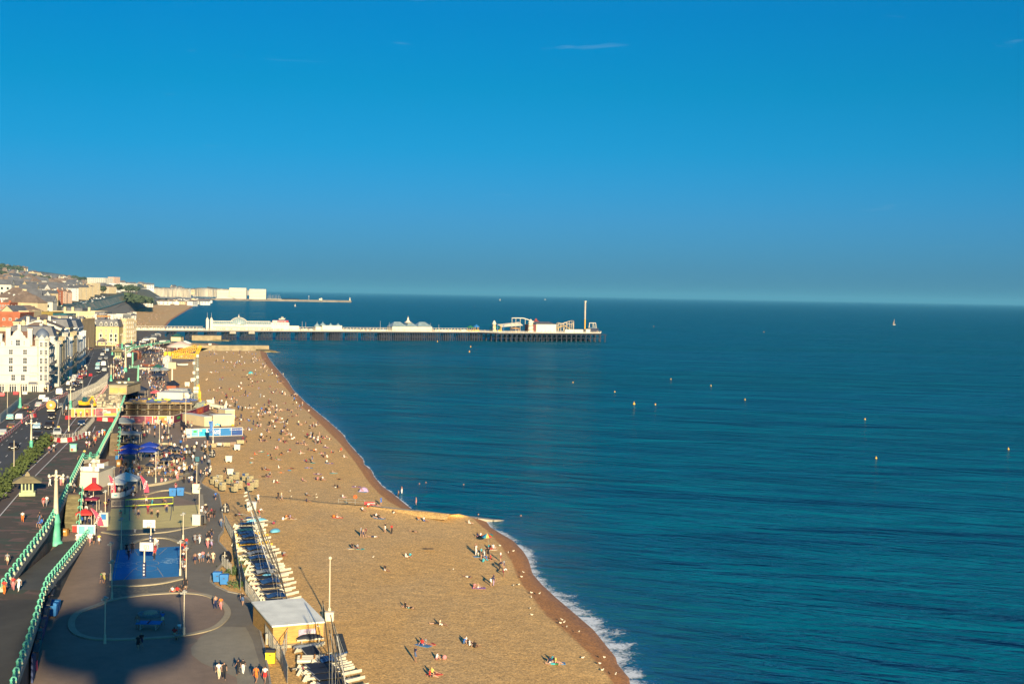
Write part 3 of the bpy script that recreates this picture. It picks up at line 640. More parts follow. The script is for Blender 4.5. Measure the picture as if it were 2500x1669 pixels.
# ---- the terrace receding along the seafront road beyond it
def seafront_row():
 C = P(119, 955, UP); dirv = Vector((-sin(STREET), cos(STREET), 0)); t = 19.0
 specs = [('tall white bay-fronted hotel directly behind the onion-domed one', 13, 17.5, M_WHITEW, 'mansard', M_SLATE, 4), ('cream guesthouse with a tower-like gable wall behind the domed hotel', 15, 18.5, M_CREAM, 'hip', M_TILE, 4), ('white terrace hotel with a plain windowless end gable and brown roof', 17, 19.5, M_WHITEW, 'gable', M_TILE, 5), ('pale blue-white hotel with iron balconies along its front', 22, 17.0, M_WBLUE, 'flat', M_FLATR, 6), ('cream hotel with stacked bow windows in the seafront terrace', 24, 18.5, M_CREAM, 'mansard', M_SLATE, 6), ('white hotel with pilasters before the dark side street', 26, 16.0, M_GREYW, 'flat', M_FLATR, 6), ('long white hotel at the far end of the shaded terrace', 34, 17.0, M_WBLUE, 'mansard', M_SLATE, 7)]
 for lab, ln, h, wm, rk, rm, n in specs:
  o = C + dirv * t; r = empty('hotel', o, STREET, lab, 'hotel', 'hotels of the seafront terrace'); D = 15.0
  b = MB(); b.box((-D / 2, ln / 2, h / 2), (D, ln - .05, h))
  for k in range(n // 2):
   y = ln * (k + .5) / (n // 2); b.lathe([(1.7, 0), (1.7, h - 2.5), (1.9, h - 2.4), (1.9, h - 2.0), (.1, h - 1.6)], 8, (0, y, 0), pi / 8, True)
  for k in range(1, 5): b.box((.1, ln / 2, h * k / 5), (.35, ln - .3, .3)); b.box((-D / 2, -.06, h * k / 5), (D - .3, .14, .25))
  b.box((-D / 2 + .1, ln / 2, h - .3), (D + .5, ln - .02, .5)); b.build('wall', wm, r)
  w2 = roof_mb(rk, D, ln - .1, h, 3.2, .1); ro = w2.build('roof', [rm, wm], r, (-D / 2, .05, 0))
  for k in range(2):
   q = MB(); q.box((0, 0, 1.2), (1.0, 2.2, 3.6))
   for i in range(5): q.mat(1).tube((0, -.8 + .4 * i, 3.0), (0, -.8 + .4 * i, 3.6), .13, .1, 6)
   q.build('chimney', [wm, M_TILE], ro, (-D * .25 + k * D * .4, .6 + (ln - 1.4) * k, h + 1))
  for k in range(n):
   for j in range(5): linkmesh('window', win(1.0, 1.9), r, (.09 if n % 2 else .14, ln * (k + .5) / n, h * (j + .5) / 5 - .2), pi / 2)
  for i in range(2):
   for j in range(2, 5): linkmesh('window', win(.9, 1.5), r, (-4 - 5 * i, -.07, h * (j + .5) / 5))
  q = MB()
  for j in (1, 2): q.box((1.9, ln / 2, h * j / 5 + .1), (.6, ln - 1, .15)); q.box((2.2, ln / 2, h * j / 5 + 1.1), (.06, ln - 1, .07))
  for i in range(int(ln * 1.2)):
   for j in (1, 2): q.box((2.2, .6 + i / 1.2, h * j / 5 + .6), (.05, .05, 1.0))
  q.build('balcony', M_SLATE, r); t += ln
seafront_row()
# ---- single buildings, by the outline of the face they turn to the camera
r, w, h = block('hotel', 'tall windowless beige hotel block with its name on the wall', 168, 199.5, 783, 853, 748, 34, M_BEIGE, M_FLATR, rz=.1)
def text(s, size, parent, loc, m, rot=(pi / 2, 0, 0), name='lettering', sp=1.0, xs=1.0, al='CENTER'):
 cu = bpy.data.curves.new(name, 'FONT'); cu.body = s; cu.size = size; cu.align_x = al; cu.align_y = 'CENTER'; cu.extrude = .015; cu.space_character = sp; cu.resolution_u = 2
 o = bpy.data.objects.new(name, cu); COL.objects.link(o); o.parent = parent; o.location = loc; o.rotation_euler = rot; o.scale = (xs, 1, 1); cu.materials.append(m)
 bpy.context.view_layer.update(); me = bpy.data.meshes.new_from_object(o.evaluated_get(bpy.context.evaluated_depsgraph_get()))
 bpy.data.objects.remove(o); o = bpy.data.objects.new(name, me); COL.objects.link(o); o.parent = parent; o.location = loc; o.rotation_euler = rot; o.scale = (xs, 1, 1); return o
M_DK = pm('dark_lettering', (.06, .04, .02), .7)
text('QUEENS', 1.2, r, (.3, -.05, h - 3.0), M_DK)
q = MB()
for x in (-2.2, .4, 2.0): q.box((x, 6 + x, h + 1.3), (1.6, 2.0, 2.6))
q.box((0, 14, h + 1), (4, 6, 1.6)); q.mat(1); q.tube((1, 3, h), (1, 3, h + 4.5), .08); q.tube((-1.5, 3, h), (-1.5, 3, h + 3.5), .08); q.mat(0)
q.build('rooftop_plant', [M_SLATE, M_FRAME], r)
def yellow_hotel():
 r, w, h = block('hotel', 'yellow hotel with dark mansard roof, white dormers and porch', 209, 289, 797, 843.5, 800, 22, M_YELLOW, M_SLATE, 'mansard', 4.2, (0, 0), 0, .06, 'hotel')
 xs = [-.41, -.22, -.03, .12, .28, .42]
 for i, u in enumerate(xs):
  for k in range(3):
   if i in (2, 4, 5) and k < 2: continue
   linkmesh('window', win(.9, 1.9), r, (u * w, -.06, h * (.30 + .24 * k)))
  d = MB(); d.box((0, .9, .9), (1.5, 2.2, 1.8)); d.lathe([(.75, 0), (.6, .35), (.3, .6), (.02, .7)], 10, (0, 0, 1.8)); d.mat(1).box((0, -.22, .9), (.8, .06, 1.3)); d.build('dormer', [M_WHITEW, M_GLASS], r, (u * w, -.1, h + .5))
 for u in (-.03, .28, .42):
  d = MB(); d.box((u * w, -.45, h * .42), (2.1, .9, h * .44)); d.box((u * w, -.45, h * .65), (2.5, 1.1, .2)); d.mat(1)
  for k in range(2): d.box((u * w, -.92, h * (.31 + .22 * k)), (1.1, .06, 1.7))
  d.build('bay', [M_WHITEW, M_GLASS], r)
 d = MB(); d.box((0, -.6, h * .19), (w * .8, 1.2, .2)); d.box((0, -1.15, h * .19 + .6), (w * .8, .06, .08))
 for i in range(40): d.box((-w * .4 + w * .8 * i / 39, -1.15, h * .19 + .35), (.05, .05, .6))
 d.build('balcony', M_FRAME, r)
 d = MB(); d.add([(.02 * w - 2.6, -3.6, 3.0), (.02 * w + 2.6, -3.6, 3.0), (.02 * w + 2.6, 0, 3.4), (.02 * w - 2.6, 0, 3.4), (.02 * w, -2.6, 4.6), (.02 * w, 0, 4.6)], [(0, 1, 4), (1, 2, 5, 4), (3, 0, 4, 5), (3, 2, 1, 0)])
 for u in (-2.3, 2.3): d.box((.02 * w + u, -3.3, 1.5), (.5, .5, 3.0))
 d.build('porch', pm('porch_slate', (.13, .11, .12), .7), r)
 for i in range(7): linkmesh('window', win(1.0, 2.0), r, (-w * .42 + w * .14 * i, -.06, 1.6))
 for u in (-.24, .26):
  d = MB(); d.box((u * w, 4, h + 5.2), (1.6, 1.4, 4.2)); d.build('chimney', M_WHITEW, r)
 s = MB(); s.box((0, 3.2, h + 6.1), (8.2, .15, .95)); s.box((0, 3.3, h + 7.6), (6.4, .1, .12))
 for i in range(5): s.box((-3.6 + 1.8 * i, 3.3, h + 5), (.12, .12, 3.2))
 sg = s.build('sign_board', pm('sign_brown', (.16, .05, .02), .6), r)
 text('ALBION HOTEL', 1.0, sg, (0, 3.08, h + 6.1), pm('gold_letters', (.8, .48, .08), .5)); text('ROYAL', 1.1, sg, (0, 3.2, h + 7.4), M_FRAME, sp=1.5)
yellow_hotel()
r, w, h = block('apartment_building', 'white seafront block with striped balconies right of the yellow hotel', 293, 309, 782, 836, 812, 9, M_CREAM, M_FLATR, 'flat', 0, (3, 5), 4, -.25)
r, w, h = block('apartment_building', 'bright white rooftop storey rising behind the yellow hotel', 263, 299, 771, 800, 860, 18, M_WHITEW, M_TILE, 'flat', 0, (4, 2), 2, 0)
block('building', 'narrow cream corner house nearest the pier entrance', 311, 319, 786, 838, 830, 7, M_CREAM, M_FLATR, 'flat', 0, (1, 4), 2, -.25)
block('building', 'dark grey rooftop box behind the hotel with the gold sign', 232, 256, 765, 790, 905, 16, M_SLATE, M_SLATE, 'flat', 0)
r, w, h = block('entertainment_hall', 'long low cream hall with dark roof and stub chimneys', 130, 231, 763, 782, 985, 30, M_CREAM, M_SLATE, 'flat', 0, (9, 1), 0, 0, ww=(1.2, 1.2))
q = MB(); q.box((-4, 14, h + 1.6), (w * .5, 12, 3.2)); q.build('rooftop_storey', M_SLATE, r)
for u in (-.27, -.08, .32):
 q = MB(); q.box((u * w, 5, h + 2.0), (1.6, 1.6, 4.0)); q.build('chimney', M_CREAM, r)
block('office_building', 'olive clad box between two strips of teal glazing', 93, 129, 765, 786, 930, 22, M_OLIVE, M_FLATR)
block('office_building', 'low teal glazed office right of the olive box', 129.5, 162, 769, 790, 925, 20, M_TEALG, M_FLATR)
block('office_building', 'low teal glazed office left of the olive box', 78, 92.5, 770, 788, 935, 20, M_TEALG, M_FLATR)
block('building', 'plain cream box building with flat roof beside the red brick block', 46, 69.5, 763, 786, 800, 22, M_CREAM, M_FLATR)
r, w, h = block('apartment_building', 'broad red brick block behind the white hotel', -90, 46, 768, 830, 640, 26, M_BRICK, M_BRICK, 'flat', 0, (9, 3), 0, .1, ww=(1.2, 1.3), trim=False)
block('house', 'cream hip-roofed house rising behind the curly gables', 33, 78, 785, 850, 560, 16, M_CREAM, M_SLATE, 'hip', 2.6, (3, 3), 1, .1, 'house', ww=(.8, 1.3))
block('house', 'cream house with a steep slate side just left of the dome', 80, 121, 801, 870, 520, 14, M_CREAM, M_TILE, 'hip', 2.2, (2, 4), 1, .1, 'house', ww=(.9, 1.4))
block('house', 'low white roof terrace house beside the slate dormers', 62, 120, 794, 850, 565, 13, M_WHITEW, M_FLATR, 'flat', 0, (4, 3), 0, .1, 'house', ww=(.9, 1.3))
block('building', 'brown tiled house with a pale attic behind the seafront terrace', 77, 118, 778, 840, 620, 16, M_PINK, M_TILE, 'hip', 2.0, (3, 3), 0, .1, 'house')
block('building', 'grey roofed hotel annexe left of the beige hotel block', 120, 166, 783, 850, 640, 18, M_GREYW, M_FLATR, 'mansard', 2.4, (4, 4), 0, .1)
block('building', 'white flat roofed annexe in front of the red brick block', -10, 33, 806, 850, 520, 14, M_CREAM, M_FLATR, 'flat', 0, (3, 2), 0, .1)
block('building', 'low white shed roof left of the long cream hall', 58, 82, 758, 768, 1000, 14, M_WHITEW, M_FLATR)
# ---- the rows on the rising ground beyond, each block by its outline
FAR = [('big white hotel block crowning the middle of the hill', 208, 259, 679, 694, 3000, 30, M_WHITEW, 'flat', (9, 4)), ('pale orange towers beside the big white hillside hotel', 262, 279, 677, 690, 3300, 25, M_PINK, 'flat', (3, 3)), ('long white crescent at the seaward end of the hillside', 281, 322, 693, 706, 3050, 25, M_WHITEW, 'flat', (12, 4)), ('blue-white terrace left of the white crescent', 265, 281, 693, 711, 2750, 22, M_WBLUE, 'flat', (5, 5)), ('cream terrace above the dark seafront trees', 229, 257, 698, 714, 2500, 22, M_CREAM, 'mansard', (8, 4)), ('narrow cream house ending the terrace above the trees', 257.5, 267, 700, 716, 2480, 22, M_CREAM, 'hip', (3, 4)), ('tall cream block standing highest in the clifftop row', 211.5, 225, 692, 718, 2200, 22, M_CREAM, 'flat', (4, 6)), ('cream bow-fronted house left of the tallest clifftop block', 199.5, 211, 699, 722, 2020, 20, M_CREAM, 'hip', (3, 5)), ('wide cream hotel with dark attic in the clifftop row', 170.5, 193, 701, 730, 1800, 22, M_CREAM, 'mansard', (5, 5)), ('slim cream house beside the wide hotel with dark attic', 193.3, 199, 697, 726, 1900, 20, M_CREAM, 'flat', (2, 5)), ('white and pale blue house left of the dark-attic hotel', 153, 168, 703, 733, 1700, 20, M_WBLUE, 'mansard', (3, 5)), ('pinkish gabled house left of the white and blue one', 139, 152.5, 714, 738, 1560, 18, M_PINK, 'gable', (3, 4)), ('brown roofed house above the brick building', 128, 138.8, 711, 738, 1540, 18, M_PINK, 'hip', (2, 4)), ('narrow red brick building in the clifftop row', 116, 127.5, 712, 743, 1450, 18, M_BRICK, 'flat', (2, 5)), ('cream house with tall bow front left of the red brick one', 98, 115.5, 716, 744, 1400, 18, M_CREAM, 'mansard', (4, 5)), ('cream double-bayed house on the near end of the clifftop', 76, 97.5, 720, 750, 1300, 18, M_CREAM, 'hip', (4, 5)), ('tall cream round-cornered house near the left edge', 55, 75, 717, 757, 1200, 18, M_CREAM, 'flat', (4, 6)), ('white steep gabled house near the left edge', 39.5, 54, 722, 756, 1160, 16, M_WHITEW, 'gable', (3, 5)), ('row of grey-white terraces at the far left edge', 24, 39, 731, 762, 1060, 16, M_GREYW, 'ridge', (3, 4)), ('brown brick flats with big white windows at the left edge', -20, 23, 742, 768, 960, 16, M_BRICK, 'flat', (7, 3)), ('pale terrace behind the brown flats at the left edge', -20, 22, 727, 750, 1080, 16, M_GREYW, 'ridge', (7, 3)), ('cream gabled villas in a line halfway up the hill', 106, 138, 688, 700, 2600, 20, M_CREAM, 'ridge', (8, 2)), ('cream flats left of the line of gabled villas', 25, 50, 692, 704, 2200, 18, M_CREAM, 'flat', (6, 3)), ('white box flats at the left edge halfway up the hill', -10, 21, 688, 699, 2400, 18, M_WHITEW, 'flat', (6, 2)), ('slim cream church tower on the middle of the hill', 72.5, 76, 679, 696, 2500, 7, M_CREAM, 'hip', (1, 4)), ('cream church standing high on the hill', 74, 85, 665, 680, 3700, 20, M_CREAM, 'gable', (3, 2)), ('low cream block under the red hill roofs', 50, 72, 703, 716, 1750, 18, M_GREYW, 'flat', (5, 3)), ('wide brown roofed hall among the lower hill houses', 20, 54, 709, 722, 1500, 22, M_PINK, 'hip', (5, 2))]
for lab, x0, x1, t_, b_, Y, d, wm, k, nw in FAR:
 block('building', lab, x0, x1, t_, b_, Y, d, wm, M_TILE if k in ('hip', 'gable', 'ridge') else M_SLATE, k, 3.5, nw, 2, -.35 if Y > 1100 else 0, group='buildings on the hillside beyond the hotels', ww=(1.6, 2.4), chim=2 if Y < 2000 else 0, trim=False, base=14)
# ---- small houses scattered over the slopes, too far to show their parts
def small_house(wm, rm, k):
 b = MB(); w, d, h = 11.0, 9.0, 6.5; b.box((0, d / 2, h / 2 - 3), (w, d, h + 6)); b.mat(1); o = roof_mb('ridge' if k else 'hip', w, d, h, 3.0)
 n = len(b.v); b.v += o.v; b.f += [tuple(i + n for i in f) for f in o.f]; b.m += [1 if m == 0 else 0 for m in o.m]; b.sm += o.sm
 b.mat(2)
 for x in (-3.4, 0, 3.4):
  for z in (1.8, 4.6): b.box((x, -.03, z), (1.3, .1, 1.3))
 return b.mesh('house', [wm, rm, M_GLASS])
HOUSES = [(small_house(wm, rm, k), c) for wm, c in ((M_WHITEW, 'white'), (M_CREAM, 'cream'), (M_GREYW, 'grey-white'), (M_PINK, 'pinkish'), (M_BRICK, 'red brick')) for rm, k in ((M_TILE, 0), (M_SLATE, 1))]
def scatter_houses():
 rnd = random.Random(5)
 bands = [(-5, 170, 1500, 2000, 34, 1.15), (-5, 215, 2000, 2700, 44, 1.25), (-5, 250, 2800, 3500, 44, 1.2), (0, 215, 3500, 4300, 34, 1.2), (10, 60, 4300, 5000, 12, 1.6), (40, 100, 880, 1250, 18, 1.2), (280, 470, 5600, 7000, 20, 1.6)]
 names = ['lower slope of the hill', 'middle of the hillside', 'upper hillside', 'ridge of the downs', 'skyline at the left', 'foot of the hill behind the brick block', 'far headland beyond the marina']
 for (x0, x1, y0, y1, n, s), nm in zip(bands, names):
  for i in range(n):
   Y = rnd.uniform(y0, y1); px = rnd.uniform(x0, x1); me, c = rnd.choice(HOUSES[:6] if rnd.random() < .9 else HOUSES)
   o = linkmesh('house', me, None, ground(px, Y) + Vector((0, 0, -.5)), rnd.choice((0, .3, -.4, 1.2)))
   o.scale = (s * rnd.uniform(.9, 1.9), s, s * rnd.uniform(1.15, 1.8)); tag(o, f'small {c} house with pitched roof on the {nm}', 'house', f'small {c} houses on the {nm}')
scatter_houses()
# ---- trees
def leafmat(name, rgb):
 m, t, b = newmat(name); n = noise(t, .35, 3); f = noise(t, 2.2, 2)
 h = nn(t, 'ShaderNodeHueSaturation'); h.inputs['Color'].default_value = (*rgb, 1); t.links.new(mth(t, 'MULTIPLY', rampf(t, n, .3, .7, .6, 1.3), rampf(t, f, .3, .7, .7, 1.3)), h.inputs['Value'])
 t.links.new(h.outputs[0], b.inputs['Base Color']); b.inputs['Roughness'].default_value = .85; return m
M_LEAF = leafmat('dark_foliage', (.045, .068, .03)); M_HEDGE = leafmat('hedge_foliage', (.052, .075, .014)); M_BARK = pm('bark', (.07, .05, .035), .9)
def crown(rnd, n, r, leaf):
 b = MB(); lobes = [(rnd.uniform(-.5, .5) * r, rnd.uniform(-.5, .5) * r, rnd.uniform(-.25, .45) * r, rnd.uniform(.45, .75) * r) for _ in range(7)]
 for _ in range(n):
  x, y, z, q = rnd.choice(lobes); a, c = rnd.uniform(0, 2 * pi), rnd.uniform(-.8, 1); s = sqrt(1 - c * c); k = q * rnd.uniform(.72, 1.05); p = Vector((x + k * s * cos(a), y + k * s * sin(a), z + k * c))
  u = Vector((rnd.gauss(0, 1), rnd.gauss(0, 1), rnd.gauss(0, 1))).normalized() * leaf * rnd.uniform(.6, 1.3); v = u.orthogonal().normalized() * leaf * rnd.uniform(.5, 1.0)
  b.add([p - u, p - v * .6, p + u, p + v * .6], [(0, 1, 2, 3)])
 for x, y, z, q in lobes: b.blob((x, y, z), q * .72, 7, 5, .15)
 return b.mesh('crown', M_LEAF)
TREE_MESH = [crown(random.Random(k), 260, 5.0, 1.0) for k in range(3)]
tb = MB(); tb.tube((0, 0, -3), (.2, 0, 5), .45, .25, 7); tb.tube((.2, 0, 4), (1.8, .6, 7.5), .22, .08, 5); tb.tube((.2, 0, 4), (-1.6, -.5, 7.2), .2, .08, 5); TRUNK = tb.mesh('trunk', M_BARK)
def tree(px, Y, s, lab, grp, k=0):
 g = ground(px, Y); r = empty('tree', g, random.uniform(0, 6), lab, 'tree', grp); linkmesh('trunk', TRUNK, r).scale = (s, s, s); c = linkmesh('crown', TREE_MESH[k % 3], r, (0, 0, 7.5 * s)); c.scale = (s, s, s * .85)
rt_ = random.Random(9)
for i in range(20): tree(rt_.uniform(181, 208), rt_.uniform(3450, 3650), rt_.uniform(1.4, 2.2), 'dark tree in the wood left of the big white hill hotel', 'dark wood on the hill', i)
for i in range(12): tree(rt_.uniform(282, 332), rt_.uniform(2500, 2680), rt_.uniform(1.2, 1.7), 'dark tree along the clifftop end before the crescent', 'dark trees at the end of the upper road', i)
for i in range(8): tree(rt_.uniform(228, 255), rt_.uniform(2260, 2330), rt_.uniform(1.0, 1.4), 'dark round tree in front of the cream terrace on the hill', 'trees before the cream terrace', i)
for i in range(16): tree(rt_.uniform(-5, 52), rt_.uniform(3900, 4200), rt_.uniform(1.5, 2.5), 'dark tree on the ridge at the left edge', 'dark trees along the ridge', i)
for i in range(16): tree(rt_.uniform(0, 120), rt_.uniform(2700, 2800), rt_.uniform(1.2, 1.8), 'dark tree among the upper hillside houses', 'dark trees among the hillside houses', i)
for i in range(9): tree(rt_.uniform(20, 60), rt_.uniform(1620, 1700), rt_.uniform(1.0, 1.5), 'dark tree behind the wide brown roofed hall', 'dark trees behind the brown hall', i)
def copse():
 rnd = random.Random(3); b = MB()
 for _ in range(1500):
  px = rnd.uniform(306, 372); Y = rnd.uniform(2150, 2700); t = (px - 306) / 66; p = PY(px, 738 - 18 * rnd.random() * (1 - t * .55) - 4 * (1 - t), Y)
  u = Vector((rnd.gauss(0, 1), rnd.gauss(0, 1), rnd.gauss(0, 1))).normalized() * 4; v = u.orthogonal().normalized() * 3; b.add([p - u, p - v, p + u, p + v], [(0, 1, 2, 3)])
 tag(b.build('wood', M_LEAF), kind='stuff')
copse()
# hedge between the road and the cycle lane
def hedge():
 rnd = random.Random(4); b = MB(); A = [P(-60, 1262, UP), P(0, 1203, UP), P(40, 1155, UP), P(80, 1112, UP), P(118, 1074, UP)]; pts = resample(A, 70)
 for p in pts:
  for _ in range(34):
   q = p + Vector((rnd.gauss(0, .75), rnd.gauss(0, .6), abs(rnd.gauss(.75, .4)))); u = Vector((rnd.gauss(0, 1), rnd.gauss(0, 1), rnd.gauss(0, 1))).normalized() * .32; v = u.orthogonal().normalized() * .22; b.add([q - u, q - v, q + u, q + v], [(0, 1, 2, 3)])
  b.blob((p.x, p.y, UP + .45), .8, 6, 4, .2)
 tag(b.build('hedge', M_HEDGE), 'green clipped hedge between the road and the cycle lane', 'hedge')
hedge()
# ---- white cliffs and headlands far along the coast
def cliffs():
 m, t, bb = newmat('chalk'); n = noise(t, (.02, .02, .004), 5, .5); c = mixc(t, rampf(t, n, .35, .65), (.27, .235, .17), (.44, .40, .32)); t.links.new(c, bb.inputs['Base Color']); bb.inputs['Roughness'].default_value = .95
 def head(px, Y, hs, back, rnd):
  n = len(px); rows = [[] for _ in range(6)]
  for i, (x, h) in enumerate(zip(px, hs)):
   g = PY(x, h, Y); rec = 60 * (i / n) ** 2 + rnd.uniform(-25, 25)
   for k, (f, dy) in enumerate(((0, -18), (.35, -9), (.7, -4), (.93, 4), (1.0, 22), (1.04, 90))): rows[k].append(Vector((g.x * (1 + (rec + dy) / Y), Y + rec + dy + rnd.uniform(-5, 5), max(0, g.z * f + rnd.uniform(-1, 1)))))
  b = MB(); b.smooth = True; b.grid(rows[:5]); struct(b.build('cliffs', m))
  b = MB(); b.smooth = True; b.grid([rows[4], rows[5], [q + Vector((q.x * .1, Y * .1, back * (1 - i / n) ** 1.6 - q.z * .4 * i / n)) for i, q in enumerate(rows[5])]]); struct(b.build('headland', M_DOWN))
 rnd = random.Random(8); px = list(range(296, 470, 3)); head(px, 6000, [706 - (3.6 * max(0, sin((x - 312) / 162 * pi)) ** .7 if x > 312 else 0) + rnd.uniform(-.45, .45) for x in px], 40, rnd)
 px = list(range(470, 534, 2)); head(px, 7400, [708.5 - 7.2 * max(0, sin((x - 468) / 70 * pi)) ** .5 * (1 - (x - 470) / 130) + rnd.uniform(-.3, .3) for x in px], 5, rnd)
 px = list(range(505, 636, 4)); head(px, 10500, [709 - 6.5 * (1 - (x - 500) / 140) ** 1.2 + rnd.uniform(-.25, .25) for x in px], 10, rnd)
cliffs()
# ================================================================== the pier
M_IRON = pm('dark_iron', (.012, .016, .032), .6, .3, .8); M_DECKW = pm('deck_white', (.62, .57, .45), .7, .15, .3); M_PIERW = pm('pier_white', (.60, .55, .42), .7, .06, .3)
M_GLAZ = pm('roof_glazing', (.22, .30, .31), .35, .2, .4); M_RED = pm('red_paint', (.52, .03, .04), .5); M_YEL = pm('yellow_steel', (.68, .40, .02), .5); M_GREEN = pm('green_roof', (.02, .16, .07), .6)
M_BLUE = pm('blue_paint', (.02, .16, .42), .5); M_TURQ = pm('turquoise_iron', (.10, .42, .28), .55, .15, 1.0)
ZD = 8.5
PA = P(320, 804.5, ZD); PB = P(1160, 809.2, ZD); PU = (PB - PA).normalized(); PRZ = atan2(PU.y, PU.x); PN = Vector((-PU.y, PU.x, 0))
def pu(px):
 d = ray(px, 806); k = d.x / d.y; return (k * PA.y - PA.x) / (PU.x - k * PU.y)
def pw(px, back=0.0, z=ZD): return PA + PU * pu(px) + PN * back + Vector((0, 0, z - ZD))
PS = .352
def pthing(name, px, back, label, cat, group=None, z=ZD): return empty(name, pw(px, back, z), PRZ, label, cat, group)
pier = empty('pier', (PA.x, PA.y, 0), PRZ, 'long white decked pleasure pier on dark iron trestles reaching out to sea', 'pier')
LN = pu(1165); HX0, HX1 = pu(1186), pu(1468); PWD = 17.0
b = MB(); b.box((LN / 2 - 20, PWD / 2, ZD - .2), (LN + 42, PWD, .4)); b.mat(1).box((LN / 2 - 20, .35, ZD - .95), (LN + 42, .5, 1.1)); b.box((LN / 2 - 20, PWD - .35, ZD - .95), (LN + 42, .5, 1.1)); b.build('deck', [M_DECKW, M_IRON], pier)
hp = [(HX0 - 8, 0), (HX0 + 6, -16), (HX1 - 9, -16), (HX1, 0), (HX1, 34), (HX1 - 10, 46), (HX0, 46), (HX0 - 8, 17)]
b = MB(); b.prism(hp, ZD - .42, ZD + .02, True); b.mat(1).prism([(x * .9985 + .3, y * .97 + .3) for x, y in hp], ZD - 1.7, ZD - .43, True); b.build('deck', [M_DECKW, M_IRON], pier)
def trestle(x0, x1, y0, y1, n, rows, flare=False, wt=.34):
 b = MB()
 for j in range(rows):
  y = y0 + (y1 - y0) * j / max(1, rows - 1)
  for i in range(n):
   x = x0 + (x1 - x0) * i / max(1, n - 1); b.tube((x, y, -3), (x, y, ZD - 1.0), wt, wt, 6, False)
   if flare and j == 0:
    for s in (-1, 1): b.bar((x, y, ZD - 4), (x + s * 2.2, y, ZD - 1.2), .22)
   if j == 0: b.tube((x, y, -1), (x, y, 1.4), wt * 1.5, wt * 1.3, 6)
  if n > 1:
   b.bar((x0, y, 3.4), (x1, y, 3.4), .2); b.bar((x0, y, ZD - 1.6), (x1, y, ZD - 1.6), .3)
   if not flare:
    for i in range(n - 1):
     a = x0 + (x1 - x0) * i / (n - 1); c = x0 + (x1 - x0) * (i + 1) / (n - 1); b.bar((a, y, .8), (c, y, ZD - 1.8), .13); b.bar((c, y, .8), (a, y, ZD - 1.8), .13)
 return b.build('trestle', M_IRON, pier)
for x0, x1 in ((416, 431), (462, 482), (509, 529), (552, 577), (597, 623), (643, 665), (686, 709), (733, 748.5), (771, 795), (812, 836), (857, 874), (897, 914), (932, 957), (967, 1000), (1008, 1043), (1047, 1075), (1089, 1107), (1126, 1143), (1154, 1178)):
 a, c = pu(x0), pu(x1); trestle(a, c, 1.2, PWD - 1.2, max(3, round((c - a) / 1.9)), 4)
for j in range(6): trestle(HX0 + 4, HX1 - 4, -15 + j * 11.5, -15 + j * 11.5, 24 if j else 23, 1, j == 0, .42)
b = MB(); L0 = -40
def rail_run(b, pts):
 for (x0, y0), (x1, y1) in zip(pts, pts[1:]):
  for h in (.55, 1.1): b.bar((x0, y0, ZD + h), (x1, y1, ZD + h), .12)
  n = max(1, int(hypot(x1 - x0, y1 - y0) / 2.4))
  for i in range(n): b.box((x0 + (x1 - x0) * i / n, y0 + (y1 - y0) * i / n, ZD + .55), (.13, .13, 1.1))
rail_run(b, [(L0, .1), (HX0 - 8, .1), (HX0 + 6, -15.8), (HX1 - 9, -15.8), (HX1 - .2, 0), (HX1 - .2, 34)]); rail_run(b, [(L0, PWD - .2), (HX0 - 6, PWD - .2)]); b.build('railing', M_DECKW, pier)
b = MB()
for x in (pu(577), pu(623)): b.box((x - 3, .5, ZD - 1.9), (5, 2, 2.0))
b.build('landing_box', M_CONC, pier)
